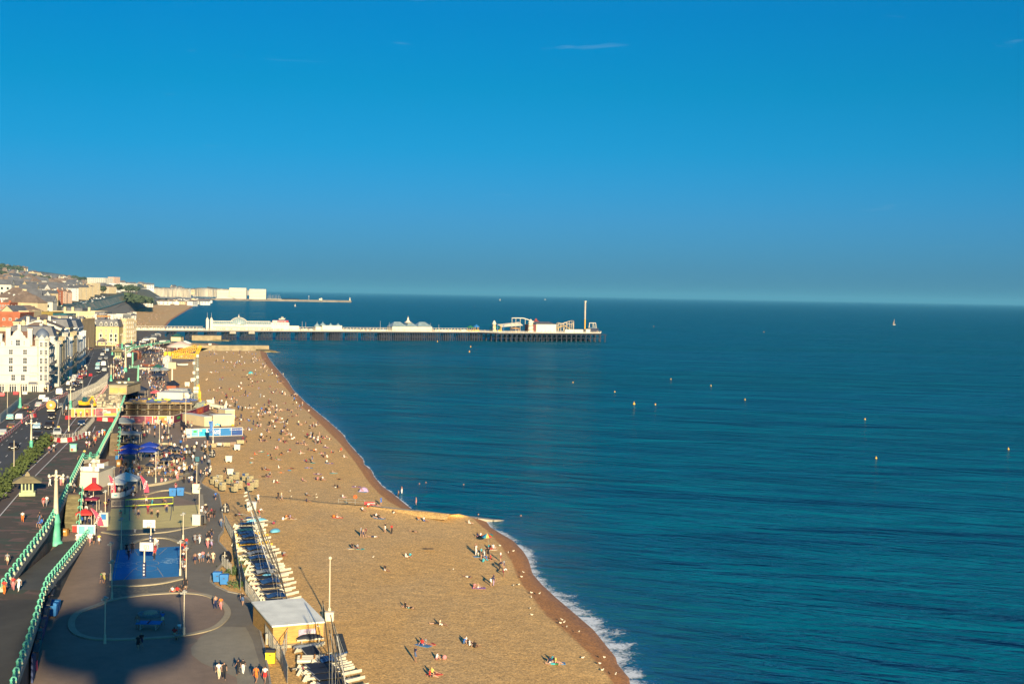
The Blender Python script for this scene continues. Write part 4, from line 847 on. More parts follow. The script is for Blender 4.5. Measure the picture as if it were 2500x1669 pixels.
# central glazed wind screen along the open deck, with white posts
for x0, x1 in ((330, 500), (722, 770), (838, 955), (1065, 1150)):
 b = MB(); a, c = pu(x0), pu(x1); b.box(((a + c) / 2, 9, ZD + 2.6), (c - a, 2.4, .2)); b.box(((a + c) / 2, 9, ZD + .6), (c - a, .2, 1.2))
 for i in range(int((c - a) / 3)): b.box((a + 3 * i, 9, ZD + 1.4), (.2, 1.8, 2.6))
 b.build('wind_screen', M_PIERW, pier)
def arcade():
 x0, x1 = pu(521), pu(707); w = x1 - x0; r = pthing('amusement_arcade', 521, 2.2, 'long white arcade hall with glazed roof and central dome on the pier', 'arcade'); D = 13
 b = MB(); b.box((w * .38, D / 2, 2.5), (w * .76, D, 5.0)); b.box((w * .38, -.9, 3.2), (w * .76, 1.8, .25)); b.box((w * .38, -1.75, 2.9), (w * .76, .15, .6))
 for i in range(26): b.box((w * .76 * (i + .5) / 26, -1.7, 1.6), (.16, .16, 2.6))
 b.box((w * .88, D / 2 - .3, 3.3), (w * .24, D + .6, 6.6)); b.box((w * 1.07, D / 2, 1.9), (w * .14, D - 1, 3.8)); b.build('wall', M_PIERW, r)
 b = MB(); z0, z1 = 5.0, 7.3; b.add([(0, -.1, z0), (w * .76, -.1, z0), (w * .76, 3.2, z1), (0, 3.2, z1), (w * .76, D - 3.2, z1), (0, D - 3.2, z1), (0, D, z0), (w * .76, D, z0)], [(0, 1, 2, 3), (3, 2, 4, 5), (5, 4, 7, 6)]); b.mat(1)
 for i in range(27): b.bar((w * .76 * i / 26, -.15, z0 + .05), (w * .76 * i / 26, 3.2, z1 + .08), .16)
 b.bar((0, 3.2, z1 + .1), (w * .76, 3.2, z1 + .1), .35); b.build('roof', [M_GLAZ, M_PIERW], r)
 dx = pu(588) - x0; b = MB(); R_ = 7.4; b.lathe([(R_, 0), (R_ * .97, 1.5), (R_ * .80, 3.4), (R_ * .5, 4.9), (R_ * .22, 5.6), (.6, 5.8)], 24, (dx, 5.6, 4.9)); b.mat(1)
 for i in range(24):
  a = 2 * pi * i / 24; pr = [(R_, 0), (R_ * .97, 1.5), (R_ * .80, 3.4), (R_ * .5, 4.9), (R_ * .22, 5.6)]
  for (ra, za), (rb_, zb) in zip(pr, pr[1:]): b.bar((dx + cos(a) * ra, 5.6 + sin(a) * ra, 4.95 + za), (dx + cos(a) * rb_, 5.6 + sin(a) * rb_, 4.95 + zb), .16)
 b.tube((dx, 5.6, 10.5), (dx, 5.6, 11.6), .7, .5, 8); b.tube((dx, 5.6, 11.6), (dx, 5.6, 13.4), .3, .03, 8); b.build('dome', [M_GLAZ, M_PIERW], r)
 for i in range(22): linkmesh('window', win(.8, .9), r, (w * .74 * (i + .7) / 22, -.07, 4.2))
 for i in range(6): linkmesh('window', win(1.2, .9), r, (w * (.80 + .032 * i), -.67, 5.2))
 b = MB(); b.box((w * .885, .2, 7.5), (w * .21, .3, 1.7)); b.mat(1).box((w * .81, .2, 7.6), (w * .06, .32, 1.2)); sg = b.build('sign_board', [M_RED, M_PIERW], r); text('BRIGHTON PIER', 1.25, sg, (w * .895, .03, 7.5), M_FRAME, xs=.95)
arcade()
for px, lab in ((507.7, 'white gate tower at the landward end of the arcade, the left of two'), (517.6, 'white gate tower touching the left end of the arcade hall')):
 r = pthing('gate_tower', px, 1.6, lab, 'tower', 'gate towers of the pier'); b = MB(); b.box((0, 1.2, 4.0), (2.2, 2.2, 8.0)); b.box((0, 1.2, 8.1), (2.7, 2.7, .3)); b.build('shaft', M_PIERW, r)
 b = MB(); b.lathe([(1.0, 8.2), (1.0, 9.2), (.85, 9.6), (.3, 10.2), (.05, 10.4)], 8, (0, 1.2, 0)); b.build('cupola', M_PIERW, r); b = MB(); b.tube((0, 1.2, 10.3), (0, 1.2, 14.2), .09, .05, 5); b.build('flagpole', M_PIERW, r)
def kiosk(px0, px1, h, lab, roofs, rm=M_GLAZ, wall=M_PIERW, back=1.5, D=9):
 a, c = pu(px0), pu(px1); r = pthing('kiosk', px0, back, lab, 'kiosk'); w = c - a; b = MB(); b.box((w / 2, D / 2, h / 2), (w, D, h)); b.box((w / 2, D / 2, h + .1), (w + .5, D + .5, .22)); b.build('wall', wall, r)
 for u, wd, rh in roofs:
  q = MB(); q.lathe([(wd / 2, 0), (wd * .36, rh * .35), (wd * .18, rh * .62), (.25, rh * .85), (.05, rh * 1.25)], 8, (u * w, D / 2, h + .2), pi / 8); q.build('roof', rm, r)
 return r, w, D
r, w, D = kiosk(788, 836, 4.2, 'white walled kiosk with small grey pointed roofs midway along the pier', [(.1, 6, 2.8), (.5, 4, 1.8), (.88, 4, 1.8)]); text('FISH & CHIPS', 1.3, r, (w * .2, -.05, 2.6), M_BLUE)
kiosk(772, 786, 3.0, 'small grey domed shelter left of the white walled pier kiosk', [(.5, 6, 3.6)])
def hall2():
 a, c = pu(959), pu(1056); w = c - a; r = pthing('dining_hall', 959, 1.2, 'long low hall with grey hipped roofs and pointed lantern on the pier', 'hall'); D = 14
 b = MB(); b.box((w / 2, D / 2, 1.9), (w, D, 3.8)); b.build('wall', M_PIERW, r); b = MB()
 for u0, u1 in ((0, .37), (.36, .64), (.63, 1.0)):
  x0, x1 = u0 * w - .4, u1 * w + .4; ym = D / 2; b.add([(x0, -.6, 3.8), (x1, -.6, 3.8), (x1, D, 3.8), (x0, D, 3.8), (x0 + 4.5, ym, 8.0), (x1 - 4.5, ym, 8.0)], [(0, 1, 5, 4), (1, 2, 5), (2, 3, 4, 5), (3, 0, 4)])
 ro = b.build('roof', M_GLAZ, r); b = MB(); x = pu(1003.7) - a; b.lathe([(3.6, 7.2), (1.9, 8.4), (.9, 9.6), (.7, 11.0), (.5, 11.5), (.12, 12.2), (.03, 13.6)], 8, (x, D / 2, 0), pi / 8); b.build('lantern', M_PIERW, ro)
 for i in range(30): linkmesh('window', win(.8, 1.6), r, (w * (i + .5) / 30, -.06, 2.0))
hall2()
for px, h in ((740, 7.5), (748.5, 7.0), (931, 8.5), (953, 7.5), (1054, 7.0), (1074, 6.0), (835, 4.0)):
 r = pthing('flagpole', px, 3, 'thin white flagpole on the pier deck', 'flagpole', 'thin flagpoles along the pier'); b = MB(); b.tube((0, 0, 0), (0, 0, h), .11, .05, 5); b.blob((0, 0, h), .14, 6, 4); b.build('pole', M_PIERW, r)
def rides():
 r, w, D = kiosk(1299, 1347, 7.0, 'big plain white box building on the pier head', [], back=-9, D=18)
 b = MB(); b.add([(-.3, -.3, 7.2), (w + .3, -.3, 7.2), (w + .3, D, 7.2), (-.3, D, 7.2), (3, D / 2, 9.4), (w - 3, D / 2, 9.4)], [(0, 1, 5, 4), (1, 2, 5), (2, 3, 4, 5), (3, 0, 4)]); b.build('roof', M_SLATE, r); b = MB(); b.box((-1.9, D / 2, 3.4), (3.4, D * .9, 6.8)); b.build('wall', pm('dark_red_boards', (.16, .03, .03), .7), r)
 r = pthing('helter_skelter', 1284, -10, 'white tapering helter-skelter tower with brown spiral slide', 'ride'); b = MB(); b.lathe([(2.7, 0), (2.1, 8.5), (2.3, 8.7), (2.3, 9.6), (1.6, 10), (.05, 12.0)], 14); b.build('tower', M_PIERW, r)
 b = MB(); n = 50; pr = None
 for i in range(n):
  t = i / (n - 1); a = t * 2 * pi * 2.2 + 1; q = Vector((cos(a) * (3.0 - .5 * t), sin(a) * (3.0 - .5 * t), .5 + 7.8 * t))
  if pr: b.bar(pr, q, .8, .35)
  pr = q
 b.build('slide', pm('slide_brown', (.22, .08, .05), .6), r)
 r = pthing('water_ride', 1290, 10, 'white raised chute track curving behind the helter-skelter', 'ride'); b = MB(); pr = None
 for i in range(18):
  t = i / 17; q = Vector((-12 + 26 * t, 2 * sin(t * 5), 12.3 - 5.5 * max(0, t - .45) ** 1.2 * 2))
  if pr: b.bar(pr, q, 1.1, .6)
  if i % 3 == 0: b.bar((q.x, q.y, 0), q, .25)
  pr = q
 b.build('track', M_PIERW, r)
 r = pthing('drop_tower', 1435, 6, 'tall slender drop-tower ride, yellow below and white above', 'ride')
 b = MB(); H = 28.5; b.box((0, 0, 5.9), (.8, .8, 11.8)); b.build('lower_mast', M_YEL, r); b = MB()
 for sx in (-.4, .4):
  for sy in (-.4, .4): b.bar((sx, sy, 11.8), (sx * .8, sy * .8, H), .2)
 for i in range(22): z = 11.8 + i * .76; b.bar((-.5, -.5, z), (.5, -.5, z + .76), .12); b.bar((.5, -.5, z), (.5, .5, z + .76), .12); b.bar((-.5, .5, z + .76), (-.5, -.5, z), .12)
 b.box((0, 0, H), (1.7, 1.7, .7)); b.build('upper_mast', M_PIERW, r); b = MB(); b.box((0, 0, 1.7), (3.4, 3.4, .8)); b.build('gondola', M_RED, r)
 r = pthing('roller_coaster', 1388, 18, 'cream and yellow roller coaster with a loop on the pier head', 'ride'); w = 17.0
 tr = MB(); pts = []
 for i in range(90):
  t = i / 90 * 2 * pi; pts.append(Vector((w * .5 + w * .5 * cos(t), 6 + 6 * sin(t), 8.6 + 1.5 * sin(2 * t + 1) - 2.0 * (cos(t) < -.5))))
 for p, q in zip(pts, pts[1:] + pts[:1]): tr.bar(p, q, .5, .3)
 tr.build('track', pm('cream_steel', (.55, .45, .28), .6), r); b = MB()
 for i in range(0, 90, 5):
  p = pts[i]; b.tube((p.x, p.y, 0), p, .16, .14, 5)
  if i % 10 == 0: q = pts[(i + 5) % 90]; b.bar((p.x, p.y, 1), q, .12); b.bar((q.x, q.y, 4), p, .12)
 b.build('supports', pm('cream_steel', (.55, .45, .28), .6), r); b = MB(); pr = None
 lp = [Vector((-8 + 3.2 * sin(2 * pi * i / 24), 6 + i * .12, 3.6 - 3.2 * cos(2 * pi * i / 24) + .6)) for i in range(25)]
 run = [Vector((-16, 5, 1.5)), Vector((-11, 5.5, .8))] + lp + [Vector((-4, 9, .8)), Vector((3, 10, 3.4)), Vector((10, 10, 5.5)), Vector((16, 9, 1.5))]
 for p, q in zip(run, run[1:]): b.bar(p, q, .6, .35)
 for q in run[27:]: b.bar((q.x, q.y, 0), q, .2)
 b.build('loop', M_YEL, r)
 for px, back, col, h, w, lab in ((1163, 14, M_GREEN, 4.8, 6, 'green roofed ride at the landward side of the pier head'), (1180, 16, M_BLUE, 5.6, 5, 'blue topped ride beside the green roofed one'), (1229, 18, M_GREEN, 4.4, 10, 'wide green tent roof on the pier head')):
  r = pthing('fairground_ride', px, back, lab, 'ride'); b = MB()
  for k in range(8): a = k * pi / 4; b.tube((cos(a) * w * .45, sin(a) * w * .45, 0), (cos(a) * w * .45, sin(a) * w * .45, h * .7), .14, .14, 5)
  b.box((0, 0, .5), (w * .9, w * .7, 1.0)); b.build('frame', M_YEL, r); b = MB(); b.lathe([(w * .58, h * .66), (w * .55, h * .74), (w * .2, h * .95), (.1, h * 1.1)], 8, (0, 0, 0), pi / 8, True); b.build('roof', col, r)
 r = pthing('fairground_ride', 1215, 8, 'small white domed tower among the rides on the pier head', 'ride'); b = MB(); b.lathe([(1.6, 0), (1.4, 6.5), (2.0, 6.6), (2.0, 7.4), (1.3, 7.6), (1.2, 8.8), (.1, 10)], 10); b.build('tower', M_PIERW, r)
 for i, px in enumerate((1199, 1206, 1214, 1221)):
  r = pthing('ride_post', px, -8, f'{"yellow" if i % 2 == 0 else "blue"} ride post standing on the pier head', 'post', 'coloured ride posts on the pier head'); b = MB(); b.tube((0, 0, 0), (0, 0, 6.0), .28, .22, 6); b.box((0, 0, 6.1), (.9, .9, .4)); b.build('post', M_YEL if i % 2 == 0 else M_BLUE, r)
 r = pthing('carousel', 1253, -4, 'brown and gold carousel with flat conical roof on the pier head', 'carousel'); b = MB(); b.lathe([(4.6, 0), (4.6, .5), (.3, .5)], 14); b.lathe([(4.9, 2.9), (4.9, 3.5), (.3, 4.4)], 14)
 for k in range(10): a = k * pi / 5; b.tube((cos(a) * 4.2, sin(a) * 4.2, .5), (cos(a) * 4.2, sin(a) * 4.2, 3), .12, .12, 5)
 b.build('canopy', pm('carousel_gold', (.30, .16, .05), .5), r)
 r = pthing('canopy', 1262, 14, 'white sloping marquee roof behind the brown carousel', 'canopy'); b = MB(); b.add([(-11, -4, 4.0), (11, -4, 5.5), (11, 6, 8.6), (-11, 6, 6.2), (0, 1, 7.2)], [(0, 1, 4), (1, 2, 4), (2, 3, 4), (3, 0, 4)])
 for x, y in ((-10.5, -3.8), (10.5, -3.8), (10.5, 5.8), (-10.5, 5.8)): b.tube((x, y, 0), (x, y, 4.4), .15, .15, 5)
 b.build('roof', M_PIERW, r)
 r = pthing('fairground_ride', 1333, 22, 'dark red roofed ride behind the big white box', 'ride'); b = MB(); b.lathe([(5.5, 0), (5.5, 7.5), (6.2, 7.6), (2, 9.8), (1.2, 10), (1.2, 11), (.1, 12)], 10); b.build('drum', pm('ride_red', (.26, .05, .04), .6), r)
 kiosk(1364, 1408, 2.6, 'low white hoarding along the front of the roller coaster', [], back=-13, D=2); kiosk(1415, 1425, 3.0, 'small white ticket box left of the dark booth', [], back=-13, D=3)
 kiosk(1427, 1449, 3.6, 'dark blue ride booth under the drop tower', [(.5, 8, 1.2)], wall=M_NAVY, back=-10, D=7)
 r = pthing('swing_ride', 1446, 2, 'white framed swing ride at the tip of the pier', 'ride'); b = MB()
 for x in (-2.5, 2.8, 5.5): b.bar((x, -2, 0), (x * .8, 0, 8.6), .3); b.bar((x, 2, 0), (x * .8, 0, 8.6), .3)
 b.bar((-2.2, 0, 8.6), (4.5, 0, 8.6), .4); b.bar((-2, 0, 8.4), (-2.4, 0, 3), .15); b.box((1.5, 0, 2.4), (4, 1.4, .6)); b.bar((1, 0, 8.5), (1.2, 0, 2.6), .15); b.build('frame', M_PIERW, r)
rides()
# ================================================================== groynes, marina
def groyne(px, zs, wd, lab, m=M_CONC):
 pts = [P(x, y, z) for (x, y), z in zip(px, zs)]; o = ribbon('groyne', pts, 0, wd, m, .02, mk=None)
 b = MB()
 for p, q in zip(pts, pts[1:]):
  d = (q - p).normalized(); s = Vector((-d.y, d.x, 0)).normalized() * wd / 2; g = Vector((0, 0, -6)); A = [p - s, q - s, q + s, p + s]; b.add(A + [v + g for v in A], [(0, 1, 2, 3), (4, 5, 1, 0), (5, 6, 2, 1), (6, 7, 3, 2), (7, 4, 0, 3)])
 bpy.data.objects.remove(o); tag(b.build('groyne', m), lab, 'groyne')
M_WEED = pm('weedy_stone', (.20, .16, .07), .9, .35, .3)
groyne([(905, 1234), (960, 1240), (1013, 1245), (1110, 1257), (1165, 1263), (1200, 1267), (1240, 1269)], [2.6, 2.1, 1.6, 1.0, .7, .35, -.2], 1.6, 'pale concrete groyne crossing the beach into the water')
groyne([(480, 842), (560, 842.5), (655, 843)], [4.0, 4.0, 4.0], 7, 'stone groyne wall with a flat top in front of the pier', pm('groyne_stone', (.27, .22, .13), .9, .25, .3, bump=.3))
groyne([(640, 852), (660, 857), (680, 860)], [1.6, .8, -.2], 9, 'low weedy tip of the stone groyne in front of the pier', M_WEED)
groyne([(470, 818), (505, 818.5), (541, 819)], [4.2, 4.2, 4.2], 9, 'stone groyne wall running under the pier', pm('groyne_stone', (.27, .22, .13)))
groyne([(525, 828), (545, 830), (556, 831)], [1.2, .7, -.2], 9, 'weedy tip of the groyne under the pier', M_WEED)
def marina():
 M_FLAT = pm('marina_render', (.62, .55, .40), .8, .05, .02)
 for x0, x1, t, lab, nw in ((530, 559, 709, 'lower pale apartment block at the landward end of the marina', (12, 5)), (560, 600.5, 703.5, 'tallest pale apartment block in the middle of the marina', (16, 7)), (609, 648.5, 706.5, 'separate pale apartment block at the seaward end of the marina', (16, 6))):
  block('apartment_building', lab, x0, x1, t, 727, 5350, 30, M_FLAT, M_GREYW, 'flat', 0, nw, 0, .1, group='apartment blocks at the marina', ww=(2.4, 2.2), trim=False, base=12)
 a, c = PY(526, 727, 5280), PY(571, 727, 5280); r = empty('leisure_hall', ((a.x + c.x) / 2, 5280, 0), 0, 'low curved roof hall before the marina apartments', 'hall'); w = (c - a).length; b = MB(); n = 12
 pr = [(-w / 2 + w * i / n, 7 + 7 * sin(pi * i / n) ** .8) for i in range(n + 1)]; b.add([(x, 0, z) for x, z in pr] + [(x, 50, z) for x, z in pr] + [(-w / 2, 0, 0), (w / 2, 0, 0)], [tuple([n * 2 + 2, n * 2 + 3] + list(range(n, -1, -1)))] + [(i, i + 1, i + n + 2, i + n + 1) for i in range(n)]); b.build('hall', M_FLAT, r)
 br = [PY(512, 733, 5150), PY(600, 734.3, 5230), PY(700, 735.8, 5300), PY(780, 737, 5330), PY(857, 737.6, 5360)]; b = MB()
 for p, q in zip(br, br[1:]): p = Vector((p.x, p.y, 2)); q = Vector((q.x, q.y, 2)); b.bar(p, q, 22, 11)
 rr = random.Random(2)
 for p in resample([Vector((v.x, v.y - 12, 0)) for v in br], 150): b.box((p.x, p.y, 1.5 + rr.random()), (6, 6, 5 + 2 * rr.random()))
 tag(b.build('breakwater', pm('breakwater_concrete', (.20, .17, .13), .9, .3, .03)), 'long grey harbour breakwater stretching out from the marina', 'breakwater')
 b = MB(); p, q = PY(650, 728, 5700), PY(725, 733, 5900); b.bar((p.x, p.y, 3), (q.x, q.y, 3), 20, 10); tag(b.build('breakwater', M_IRON), 'short dark inner breakwater behind the long grey one', 'breakwater')
 e = PY(854, 737, 5350); r = empty('lighthouse', (e.x, e.y, 7), 0, 'tiny white lighthouse at the tip of the breakwater', 'lighthouse'); b = MB(); b.lathe([(3, 0), (2.4, 9), (3, 9.2), (3, 10)], 10); b.build('tower', M_PIERW, r); b = MB(); b.lathe([(1.8, 10), (1.8, 12.5), (.1, 14)], 10); b.build('lantern', M_GLAZ, r)
 for px, lab in ((783, 'small pale hut midway along the outer breakwater'),):
  e = PY(px, 736.5, 5325); b = MB(); b.box((e.x, e.y, 10), (12, 8, 6)); b.box((e.x + 2, e.y, 14), (4, 4, 3)); tag(b.build('hut', M_FLAT), lab, 'hut')
 e = PY(754, 736, 5320); b = MB(); b.tube((e.x, e.y, 6), (e.x, e.y, 22), .7, .4, 6); b.box((e.x, e.y, 22.5), (3, 3, 1.5)); tag(b.build('beacon_mast', M_GREYW), 'thin beacon mast on the outer breakwater', 'mast')
 hull = MB(); hull.add([(-6, 0, 1.6), (-4, -1.8, 1.6), (3, -1.8, 1.6), (7, 0, 2), (3, 1.8, 1.6), (-4, 1.8, 1.6), (-5, 0, 0), (5, 0, 0)], [(0, 1, 2, 3, 4, 5), (1, 6, 7, 2), (2, 7, 3), (3, 7, 4), (4, 7, 6, 5), (5, 6, 0), (0, 6, 1)]); hull.box((-.5, 0, 2), (4, 2, .8)); hm = hull.mesh('hull', M_PIERW); mm = MB(); mm.tube((1, 0, 1.5), (1, 0, 19), .32, .2, 5); mm.bar((1, 0, 3), (-5, 0, 3), .3); mm = mm.mesh('mast', M_PIERW)
 for i in range(13):
  px = 653 + i * 2.6 + random.uniform(-.8, .8); p = PY(px, 731, 5420 + random.uniform(0, 60)); r = empty('yacht', (p.x, p.y, 6), random.uniform(0, 3), 'white yacht with bare mast moored in the marina', 'yacht', 'yachts moored in the marina'); linkmesh('hull', hm, r); linkmesh('mast', mm, r).scale = (1, 1, random.uniform(.7, 1.2))
 rr = random.Random(6)
 for i in range(34):
  px = rr.uniform(330, 512); Y = rr.uniform(3300, 5000) * (.8 + .2 * (px - 330) / 180); p = PY(px, 727, Y); me, c = rr.choice(HOUSES[:7]); o = linkmesh('house', me, None, (p.x, p.y, 3), rr.uniform(0, 2)); k = rr.uniform(.8, 1.7); o.scale = (k * rr.uniform(1, 2.2), k, k * .8); tag(o, f'small {c} shed by the shore between the wood and the marina', 'shed', f'{c} sheds by the shore before the marina')
 for i in range(26):
  px = rr.uniform(235, 345); p = P(px, rr.uniform(748, 772), 9); me, c = rr.choice(HOUSES[:6]); o = linkmesh('kiosk', me, None, (p.x, p.y, 6), rr.uniform(0, 2)); k = rr.uniform(.35, .8); o.scale = (k * rr.uniform(1, 2.5), k, k * .7); tag(o, f'small {c} kiosk between the sea wall and the far beach', 'kiosk', f'{c} kiosks below the sea wall')
 b = MB(); b.bar(PY(300, 724, 3200) + Vector((0, 0, 0)), PY(515, 729, 5200), 14, 4); o = b.build('shore_road', M_GREYW); struct(o)
 b = MB(); b.sheet([P(308, 745, 2.5), P(372, 739, 2.5), P(430, 733.5, 2.5), P(528, 731.5, 2.5), P(560, 729, 2.5), P(300, 726, 2.5)]); struct(b.build('shore_ground', M_GREY))
marina()
# ---- boats and buoys on the sea
def motorboat():
 p = P(689, 780, 0); r = empty('motorboat', p, 0.1, 'small white motorboat with wheelhouse cruising beyond the pier', 'boat'); L = 9.5
 b = MB(); b.add([(-L / 2, -1.6, 1.5), (L * .2, -1.6, 1.6), (L / 2, 0, 2.2), (L * .2, 1.6, 1.6), (-L / 2, 1.6, 1.5), (-L / 2, -1.1, -.4), (L * .3, -.3, -.4), (L * .3, .3, -.4), (-L / 2, 1.1, -.4)], [(0, 1, 2, 3, 4), (0, 5, 6, 1), (1, 6, 2), (2, 7, 3), (3, 7, 8, 4), (4, 8, 5, 0), (2, 6, 7)]); b.build('hull', M_PIERW, r)
 b = MB(); b.box((.3, 0, 2.6), (3.0, 2.2, 2.0)); b.mat(1).box((.3, -1.12, 2.9), (2.4, .06, .8)); b.mat(0).box((.3, 0, 3.7), (3.6, 2.5, .2)); b.build('wheelhouse', [M_PIERW, M_GLASS], r); b = MB(); b.tube((-.4, 0, 3.7), (-.4, 0, 5.6), .07, .05, 5); b.build('mast', M_PIERW, r); b = MB(); b.box((-2.4, 0, 2.2), (1.0, 1.6, 1.3)); b.build('crew', M_NAVY, r)
motorboat()
for px, py, h, lab in ((1221, 733.5, 16, 'tiny white sailing boat just left of centre on the horizon'), (2183, 793, 11, 'fishing boat with masts far out on the right of the sea'), (721, 748, 8, 'small sail beyond the pier halfway to the marina')):
 p = P(px, py, 0); k = h / 14; r = empty('sailing_boat', p, .4, lab, 'boat'); b = MB(); b.add([(-4 * k, -1.2 * k, 1.2 * k), (3 * k, -1.2 * k, 1.2 * k), (5 * k, 0, 1.6 * k), (3 * k, 1.2 * k, 1.2 * k), (-4 * k, 1.2 * k, 1.2 * k), (-3.5 * k, 0, -.4), (3.5 * k, 0, -.4)], [(0, 1, 2, 3, 4), (0, 5, 6, 1), (1, 6, 2), (2, 6, 3), (3, 6, 5, 4), (4, 5, 0)]); b.build('hull', M_PIERW, r)
 b = MB(); b.tube((0, 0, 1), (0, 0, 14 * k), .18, .1, 5); b.build('mast', M_PIERW, r); b = MB(); b.add([(.2, 0, 2 * k), (-3.6 * k, .3, 2 * k), (.1, .05, 13 * k), (.2, .06, 2 * k), (-3.6 * k, .36, 2 * k), (.1, .11, 13 * k)], [(0, 1, 2), (5, 4, 3), (0, 2, 5, 3), (1, 4, 5, 2)]); b.build('sail', M_PIERW if px != 2183 else M_TILE, r)
p = P(1331, 731.5, 0); b = MB(); b.add([(-9, -2, 1.5), (7, -2, 1.5), (11, 0, 2), (7, 2, 1.5), (-9, 2, 1.5), (-8, 0, -1), (8, 0, -1)], [(0, 1, 2, 3, 4), (0, 5, 6, 1), (1, 6, 2), (2, 6, 3), (3, 6, 5, 4), (4, 5, 0)]); b.box((-2, 0, 3), (6, 3, 3)); o = b.build('motorboat', M_PIERW, None, p); tag(o, 'tiny white motorboat on the horizon above the pier head', 'boat')
M_BUOY = pm('buoy_yellow', (.75, .42, .04), .5); bb = MB(); bb.blob((0, 0, .35), .75, 10, 6); bb = bb.mesh('float', M_BUOY); bt = MB(); bt.tube((0, 0, .9), (0, 0, 1.7), .10, .07, 6); bt.box((0, 0, 1.7), (.34, .06, .34)); bt = bt.mesh('topmark', M_BUOY)
BUOYS = [(1399, 934), (1501, 957), (1600, 988), (1638, 926), (1736, 942), (1819, 976), (2112, 1024), (2139, 1119), (2462, 1097), (1068, 834), (1149, 847), (1146, 859), (1003, 739.5), (1158, 748), (1596, 797), (1865, 811), (1548, 987)]
for i, (x, y) in enumerate(BUOYS):
 near = ['leftmost yellow buoy of the group off the pier head', 'yellow buoy second from the left in the nearer group', 'yellow buoy lying lowest in the group off the pier head', 'yellow buoy farthest out in the middle group', 'yellow buoy between two others right of the middle group', 'rightmost yellow buoy of the middle group', 'yellow buoy nearer the right edge and farther out', 'yellow buoy nearest to the viewer on the right', 'yellow buoy close to the right edge of the picture']
 p = P(x, y, 0); r = empty('buoy', p, 0, near[i] if i < 9 else 'tiny yellow buoy far out near the pier', 'buoy', 'yellow marker buoys' if i < 9 else 'tiny far buoys'); k = .36 if i < 9 else .6
 linkmesh('float', bb, r).scale = (k, k, k); linkmesh('topmark', bt, r).scale = (k, k, k)
# ================================================================== railings, lamps, fences
M_PLINTH = pm('pale_green_plinth', (.36, .40, .27), .8, .15, 2); M_CREAMP = pm('cream_post', (.60, .52, .36), .6, .12, 1.0); M_GALV = pm('galvanised_steel', (.34, .34, .30), .5, .15, 2, metal=.3); M_BLACK = pm('black_paint', (.012, .012, .016), .5)
def post_mesh():
 b = MB(); b.box((0, 0, .22), (.42, .42, .44), top=(.8, .8)); b.mat(1); b.lathe([(.15, .44), (.10, .55), (.085, 1.0), (.13, 1.05), (.10, 1.15)], 8)
 pr = None
 for i in range(9):
  a = pi * 1.25 * i / 8; q = Vector((.16 - .16 * cos(a), 0, 1.15 + .17 * sin(a)))
  if pr: b.bar(pr, q, .10)
  pr = q
 return b.mesh('post', [M_PLINTH, M_TURQ])
RPOST = post_mesh()
def railing(pts, label, step=2.9, lattice=False, simple=False):
 o = pts[0]; r = empty('railing', o, 0, label, 'railing'); L = sum((q - p).length for p, q in zip(pts, pts[1:])); n = min(98, max(2, int(L / step) + 1)); rs = resample(pts, n); b = MB()
 for p, q in zip(rs, rs[1:]):
  for h in ((.62, 1.02) if not simple else (1.0,)): b.bar(p - o + Vector((0, 0, h)), q - o + Vector((0, 0, h)), .075 if not simple else .16)
  if lattice:
   for h0, h1 in ((.2, .95), (.95, .2)): b.bar(p - o + Vector((0, 0, h0)), q - o + Vector((0, 0, h1)), .07)
   b.bar(p - o + Vector((0, 0, .2)), q - o + Vector((0, 0, .2)), .07)
 b.build('rails', M_TURQ, r)
 for i, p in enumerate(rs):
  d = (rs[min(i + 1, n - 1)] - rs[max(i - 1, 0)]); linkmesh('post', RPOST, r, p - o, atan2(d.y, d.x) - pi / 2).scale = (1.25, 1.25, 1.15)
 return r
railing(pl([(4, 1443), (60, 1367), (111, 1300), (132, 1262), (163, 1203)], UP), 'turquoise iron railing along the upper promenade above the ramp')
railing(pl([(20, 1720), (35, 1667), (66, 1582), (94, 1493), (110, 1441)], UP) + RAMP_R[1:], 'turquoise railing following the ramp down to the lower promenade')
railing([st1[1] + Vector((.3, .4, 0)), st1[3] + Vector((.4, 0, .1))], 'turquoise balustrade down the right side of the mossy staircase', 2.3)
railing(pl([(172, 1184), (201, 1124)], UP), 'short turquoise railing above the white beach cafe'); railing(pl([(201, 1124), (237, 1119)], UP), 'turquoise criss-cross railing end over the brown roofed kiosk', 1.6, True)
railing(pl([(238, 1118), (249, 1095), (268, 1058)], UP), 'turquoise railing along the upper promenade before the narrow staircase', 1.9); railing(pl([(270, 1056), (284, 1028), (294, 1000), (303, 976)], UP), 'turquoise railing between the two colourful hoardings', 1.9)
railing([st2[1] + Vector((.4, .4, 0)), st2[3] + Vector((.4, 0, .1))], 'turquoise balustrade right of the narrow staircase', 2.0)
railing(pl([(312, 947), (313, 932)], UP), 'short turquoise lattice railing by the flat grey roof', 2.4, True); railing(pl([(335, 952), (336, 925), (337, 900)], UP), 'long turquoise lattice railing along the terrace edge', 2.6, True); railing(pl([(316, 899), (337, 899)], UP), 'turquoise lattice railing across the end of the terrace', 2.4, True)
railing(pl([(323, 896), (323, 867)], UP), 'turquoise railing beside the sunken slip road', 2.8, True); railing(pl([(308, 866), (324, 853), (367, 844), (414, 837)], UP), 'far turquoise railing along the promenade near the pier', 3.2, True, True); railing(pl([(284, 862), (300, 855), (330, 846)], UP), 'far turquoise railing beside the road near the yellow hotel', 3.2, True, True)
LAMP_LABELS = {}
